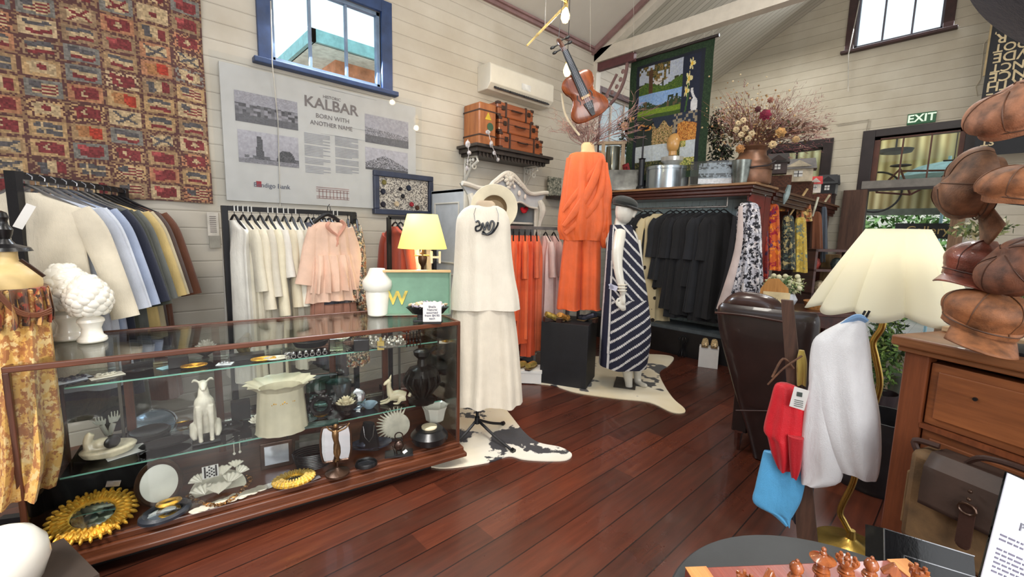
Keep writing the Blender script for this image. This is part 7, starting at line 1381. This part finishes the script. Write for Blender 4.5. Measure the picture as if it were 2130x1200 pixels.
# upside-down letter scroll
bx=7.55; a=PX(2067,37,bx); b=PX(2031,296,bx); sg=thing('letter_scroll','black hanging scroll of cream upside-down capital letters at the right edge','sign',(bx,a.y,0),-PI/2)
zt=a.z+.35; zb_=PX(2030,325,bx).z; obj('panel',M().bb(0,.95,0,.012,zb_,zt),mat((22,25,32),.6),sg,smooth=0); obj('edge_strip',M().bb(-.018,0,-.004,.014,zb_+.9,zt),mat((170,150,110),.6),sg,smooth=0)
lm_=mat((214,196,156),.6); Fs=Fr((bx,a.y),-PI/2)
for (px,py,body,sz) in ((2084,62,"'",.10),(2086,78,'R',.17),(2080,99,'-DOT',.145),(2079,119,'WDE',.17),(2074,141,'OUNCT',.145),(2070,160,'NCE',.17),(2064,180,'RTH',.17),(2063,202,'E',.15),(2056,268,'LLS',.13),(2054,282,'EN',.13),(2053,296,'ST',.12)):
    q=Fs(px,py); text('lettering',body,sz*.85,sg,(q[0]-.05,-.004,q[1]),lm_,rx=PI/2,ry=PI,align='RIGHT',bold=.002)
# ================================================================ satchel, bags and pots by the chest
fs=Fr(PD(1960,1020,1.36)); fs=Fr((PD(1960,1020,1.36).x,PD(1960,1020,1.36).y),-PI/2-R(22)); SP=fs.p; 
zbot=fs(1950,1160)[1]; st=thing('timber_stool','low dark timber stool supporting the satchel in front of the chest','stool',(SP.x,SP.y,0),fs.rz)
xa=fs(1862,1100)[0]; xb2=xa+.46; obj('seat',M().bb(xa,xb2,.0,.14,zbot-.035,zbot-.002),cwd,st,smooth=0,bev=.004); [obj('leg',M().bb(x,x+.03,y,y+.03,0,zbot-.035),cpost,st,smooth=0) for x in (xa,xb2-.03) for y in (0,.11)]
t=thing('satchel','brown canvas and leather satchel with buckle strap propped before the chest','bag',(SP.x,SP.y,0),fs.rz); can=mat((104,78,48),.8,var=.22,scale=12,bump=.2); fl_=mat((62,46,38),.55,var=.2,scale=6,bump=.1)
ztop=fs(1905,938)[1]; bw=.44; xl=xa+.005
m=M(); m.box((xl+bw/2,.06,(zbot+ztop)/2),(bw,.11,ztop-zbot)); obj('body',m,can,t,bev=.02,smooth=50)
m=M(); rows=[(.02,.10,ztop+.004),(.05,.02,ztop+.008),(.0,-.012,ztop-.03),(.0,-.016,ztop-.10),(.0,-.016,ztop-.155)]; m.grid(lambda u,v:(xl+.05+(bw-.05)*u,(lambda k:rows[int(k)][1]+(rows[min(int(k)+1,4)][1]-rows[int(k)][1])*(k-int(k)))(v*3.999),(lambda k:rows[int(k)][2]+(rows[min(int(k)+1,4)][2]-rows[int(k)][2])*(k-int(k)))(v*3.999)),10,16); obj('flap',m,fl_,t,solid=.006,fix=False)
cx_=xl+.17; m=M(); m.box((cx_,-.024,ztop-.15),(.034,.006,.13)); m.sph((cx_,-.024,ztop-.215),(.017,.003,.014),10,6); obj('strap',m,dleath,t,smooth=0); m=M(); m.tube([(cx_+.020*cos(a),-.031,ztop-.10+.016*sin(a)) for a in [i*.52 for i in range(12)]],.0035,6,closed=True); [m.sph((cx_,-.029,z),.006,8,6) for z in (ztop-.045,ztop-.07)]; obj('buckle',m,bronze,t)
m=M(); m.limb([(xl+.12,.04,ztop),(xl+.17,.02,ztop+.05),(xl+.27,.02,ztop+.055),(xl+.33,.04,ztop)],[.006,.009,.009,.006],8); obj('handle',m,dleath,t); m=M(); m.limb([(xl+.01,.05,ztop-.03),(xl-.01,.05,ztop+.015),(xl+.05,.06,ztop+.02)],.010,8); obj('side_loop',m,dleath,t); m=M(); m.box((xl+.003,.06,(ztop+zbot)/2-.02),(.02,.08,(ztop-zbot)*.6)); obj('side_pocket',m,mat((116,88,56),.8,bump=.2),t,bev=.006,smooth=0)
q=PZ(1822,1035,.0); t=thing('tub_bag','large black leather tub bag on the floor behind the white garment','bag',(q.x+.15,q.y+.03,0),face(q)); m=M(); m.lathe([(.19,0),(.22,.05),(.24,.3),(.23,.44),(.215,.44),(.22,.28),(.18,.03)],32,sy=.8,fn=lambda a,r,z:1+.03*sin(a*7+z*9)); obj('body',m,mat((26,25,28),.4,var=.3,bump=.15,coat=.2),t); obj('handle',M().limb([(.10,-.15,.42),(.13,-.18,.56),(.19,-.1,.58),(.21,-.02,.42)],.012,8),blk,t)
q=PZ(1866,862,0); t=thing('plant_pot','grey-green tapered plant pot with dry twiggy stems','potted plant',(q.x,q.y,0),face(q)); m=M(); m.lathe([(.10,0),(.085,.1),(.08,.32),(.075,.34),(.07,.3)],24,fn=lambda a,r,z:1+.04*sin(a*3)); obj('pot',m,mat((74,76,64),.6,var=.2),t); m=M(); rd=random.Random(4)
for i in range(7): a=Vector((0,0,.32)); b=Vector((rd.uniform(-.12,.25),rd.uniform(-.1,.1),rd.uniform(.45,.62))); m.limb([a,(a+b)/2+Vector((.02,0,.02)),b],.003,4); leaves(m,b,(.05,.05,.04),14,.016,i)
obj('twigs',m,mat((96,88,56),.8,var=.4),t,fix=False)
m=M(); leaves(m,(0,0,.62),(.13,.13,.42),900,.03,17,cols=[(60,90,36),(90,120,50),(40,60,30),(120,140,70)]); q=PX(1845,700,4.6); t=thing('topiary','narrow leafy green potted shrub beyond the floor lamp','potted plant',(q.x,q.y,0)); obj('foliage',m,painted(.8),t,fix=False); obj('pot',M().lathe([(.10,0),(.13,.22),(.12,.22),(.10,.03)],20),dark,t)
# ================================================================ round table, chess set, papers
tc_=Vector((.895,.045,0)); t=thing('round_table','round matt black table under the chess board in the foreground','table',tc_); m=M(); m.lathe([(.30,.715),(.33,.720),(.335,.735),(.33,.74),(.001,.74)],64); obj('top',m,mat((46,48,50),.55,var=.1),t); m=M(); m.lathe([(.20,0),(.20,.02),(.03,.05),(.025,.68),(.08,.715)],28); obj('pedestal',m,blk,t)
CO=Vector((.827,.346,.741)); crz=R(-38.5); cb_=thing('chess_board','inlaid red and honey timber chess board on the round table','chess board',CO,crz)
m=M(); m.bb(0,.49,-.49,0,0,.036); obj('board',m,wood((112,44,34),(150,66,48),'y',8,.3,.4),cb_,smooth=0,bev=.002)
m=M(); n=8; m.bb(.0,.045,-.49,0,.036,.038); m.bb(.445,.49,-.49,0,.036,.038); obj('border',m,wood((170,104,48),(216,150,84),'y',10,.3,.4),cb_,smooth=0)
m=M(); k=.40/8
for i in range(8):
    for j in range(8):
        if (i+j)%2: m.bb(.045+k*i,.045+k*(i+1),-.06-k*(j+1),-.06-k*j,.036,.0372)
obj('light_squares',m,wood((186,120,62),(222,162,98),'x',10,.3,.4),cb_,smooth=0)
cp=wood((104,50,24),(164,92,48),'z',16,.25,.6); base=[(.017,0),(.0175,.004),(.015,.008),(.016,.011),(.010,.016),(.008,.03)]
def piece(i,kind,px,label):
    x=.045+k*(i+.5); p=CO+Matrix.Rotation(crz,3,'Z')@Vector((x,-.085,.0375)); t=thing('chess_'+kind,label,'chess piece',p,crz,'carved timber chess pieces along the back rank'); m=M()
    if kind=='king': m.lathe([(.019,0),(.0195,.005),(.015,.010),(.017,.014),(.011,.02),(.009,.048),(.014,.050),(.0145,.053),(.010,.055),(.0135,.058),(.010,.060),(.010,.064),(.020,.077),(.0215,.079),(.018,.081),(.008,.085),(.005,.088)],24); obj('body',m,cp,t); m=M(); m.sph((0,0,.090),(.006,.006,.006),10,8); m.sph((0,0,.098),(.0045,.0045,.005),8,6); obj('finial',m,cp,t)
    elif kind=='queen':
        m.lathe([(.018,0),(.0185,.005),(.014,.010),(.016,.014),(.010,.02),(.009,.044),(.0135,.046),(.014,.049),(.010,.051),(.013,.054),(.010,.056),(.0105,.06),(.018,.071),(.019,.074),(.014,.074)],24); obj('body',m,cp,t); m=M(); [m.sph((.015*cos(a),.015*sin(a),.076),(.0042,.0042,.005),6,5) for a in [q*.785 for q in range(8)]]; m.sph((0,0,.077),(.006,.006,.005),8,6); obj('crown',m,cp,t)
    elif kind=='bishop': m.lathe(base+[(.0075,.036),(.013,.038),(.0135,.041),(.009,.043),(.0115,.046),(.008,.048),(.007,.051),(.0115,.058),(.012,.064),(.008,.072),(.003,.075)],24); obj('body',m,cp,t); obj('finial',M().sph((0,0,.077),.0035,8,6),cp,t)
    elif kind=='rook':
        m.lathe([(.016,0),(.0165,.005),(.012,.009),(.010,.03),(.012,.036),(.014,.038),(.014,.046),(.010,.046),(.010,.042)],24); obj('body',m,cp,t); m=M(); [m.box((.0125*cos(a),.0125*sin(a),.049),(.006,.006,.007),rz=a) for a in [q*1.047 for q in range(6)]]; obj('battlement',m,cp,t,smooth=0,bev=.001)
    else:
        m.lathe(base[:5]+[(.010,.022)],20); obj('base',m,cp,t); m=M(); m.prism([(-.010,.018),(.010,.018),(.011,.034),(.008,.048),(.002,.058),(-.001,.063),(-.006,.060),(-.016,.050),(-.022,.043),(-.019,.038),(-.010,.042),(-.006,.036),(-.010,.027)],-.006,.006); obj('head',m,cp,t,bev=.002,smooth=50,rot=(0,0,.5 if i<4 else -.4))
    return t
for i,(kd,l) in enumerate((('rook','rook at the left end of the chess back rank'),('knight','knight left of the king on the chess back rank'),('bishop','bishop beside the king on the chess back rank'),('king','tallest king piece with a round finial'),('queen','queen with a beaded crown beside the king'),('bishop','bishop beside the queen on the chess back rank'),('knight','knight right of the queen on the chess back rank'),('rook','rook at the right end of the chess back rank'))): piece(i,kd,0,l)
def camrot(roll,tilt=0,yaw=0):
    a=R(roll); X=CR*cos(a)+CU*sin(a); Z=CU*cos(a)-CR*sin(a); Y=Z.cross(X); return (Matrix((X,Y,Z)).transposed()@Euler((R(tilt),0,R(yaw))).to_matrix()).to_euler()
p=PD(2097,984,.86); t=thing('printed_sheet','white printed notice sheet leaning at the bottom right corner','sheet',p,rot=camrot(-24,-8)); obj('paper',M().bb(0,.24,0,.002,-.32,0),mat((206,210,224),.6,var=.02,bump=0),t,smooth=0)
text('heading','PREMIUM',.022,t,(.058,-.001,-.088),mat((120,120,130),.7,bump=0),sx=1.1,align='LEFT').location.x=.046
m=M(); rd=random.Random(2); z=-.118; 
for ln in range(20):
    if ln in (2,8,14): z-=.010
    x=.014
    while x<.22:
        w_=rd.uniform(.004,.014); m.bb(x,x+w_,-.0012,-.0004,z,z+.0034); x+=w_+.004
    z-=.0085
obj('text_lines',m,mat((110,106,124),.8,bump=0),t,smooth=0)
obj('holder',M().bb(.0,.24,.003,.006,-.34,.002),glass((235,240,240),.15),t,smooth=0)
p=PD(1838,1098,1.02); t=thing('display_box','glossy black display box with fine silver edges beside the chess board','frame',p,rot=camrot(-17,-20)); obj('box',M().bb(0,.22,0,.05,-.22,0),mat((14,14,16),.25,coat=.4),t,smooth=0); m=M(); m.bb(-.001,.22,-.002,0,-.002,.0); m.bb(-.001,.001,-.002,0,-.22,0); m.bb(.045,.22,-.003,-.001,-.046,-.044); m.bb(.045,.047,-.003,-.001,-.22,-.044); obj('edging',m,silver,t,smooth=0)
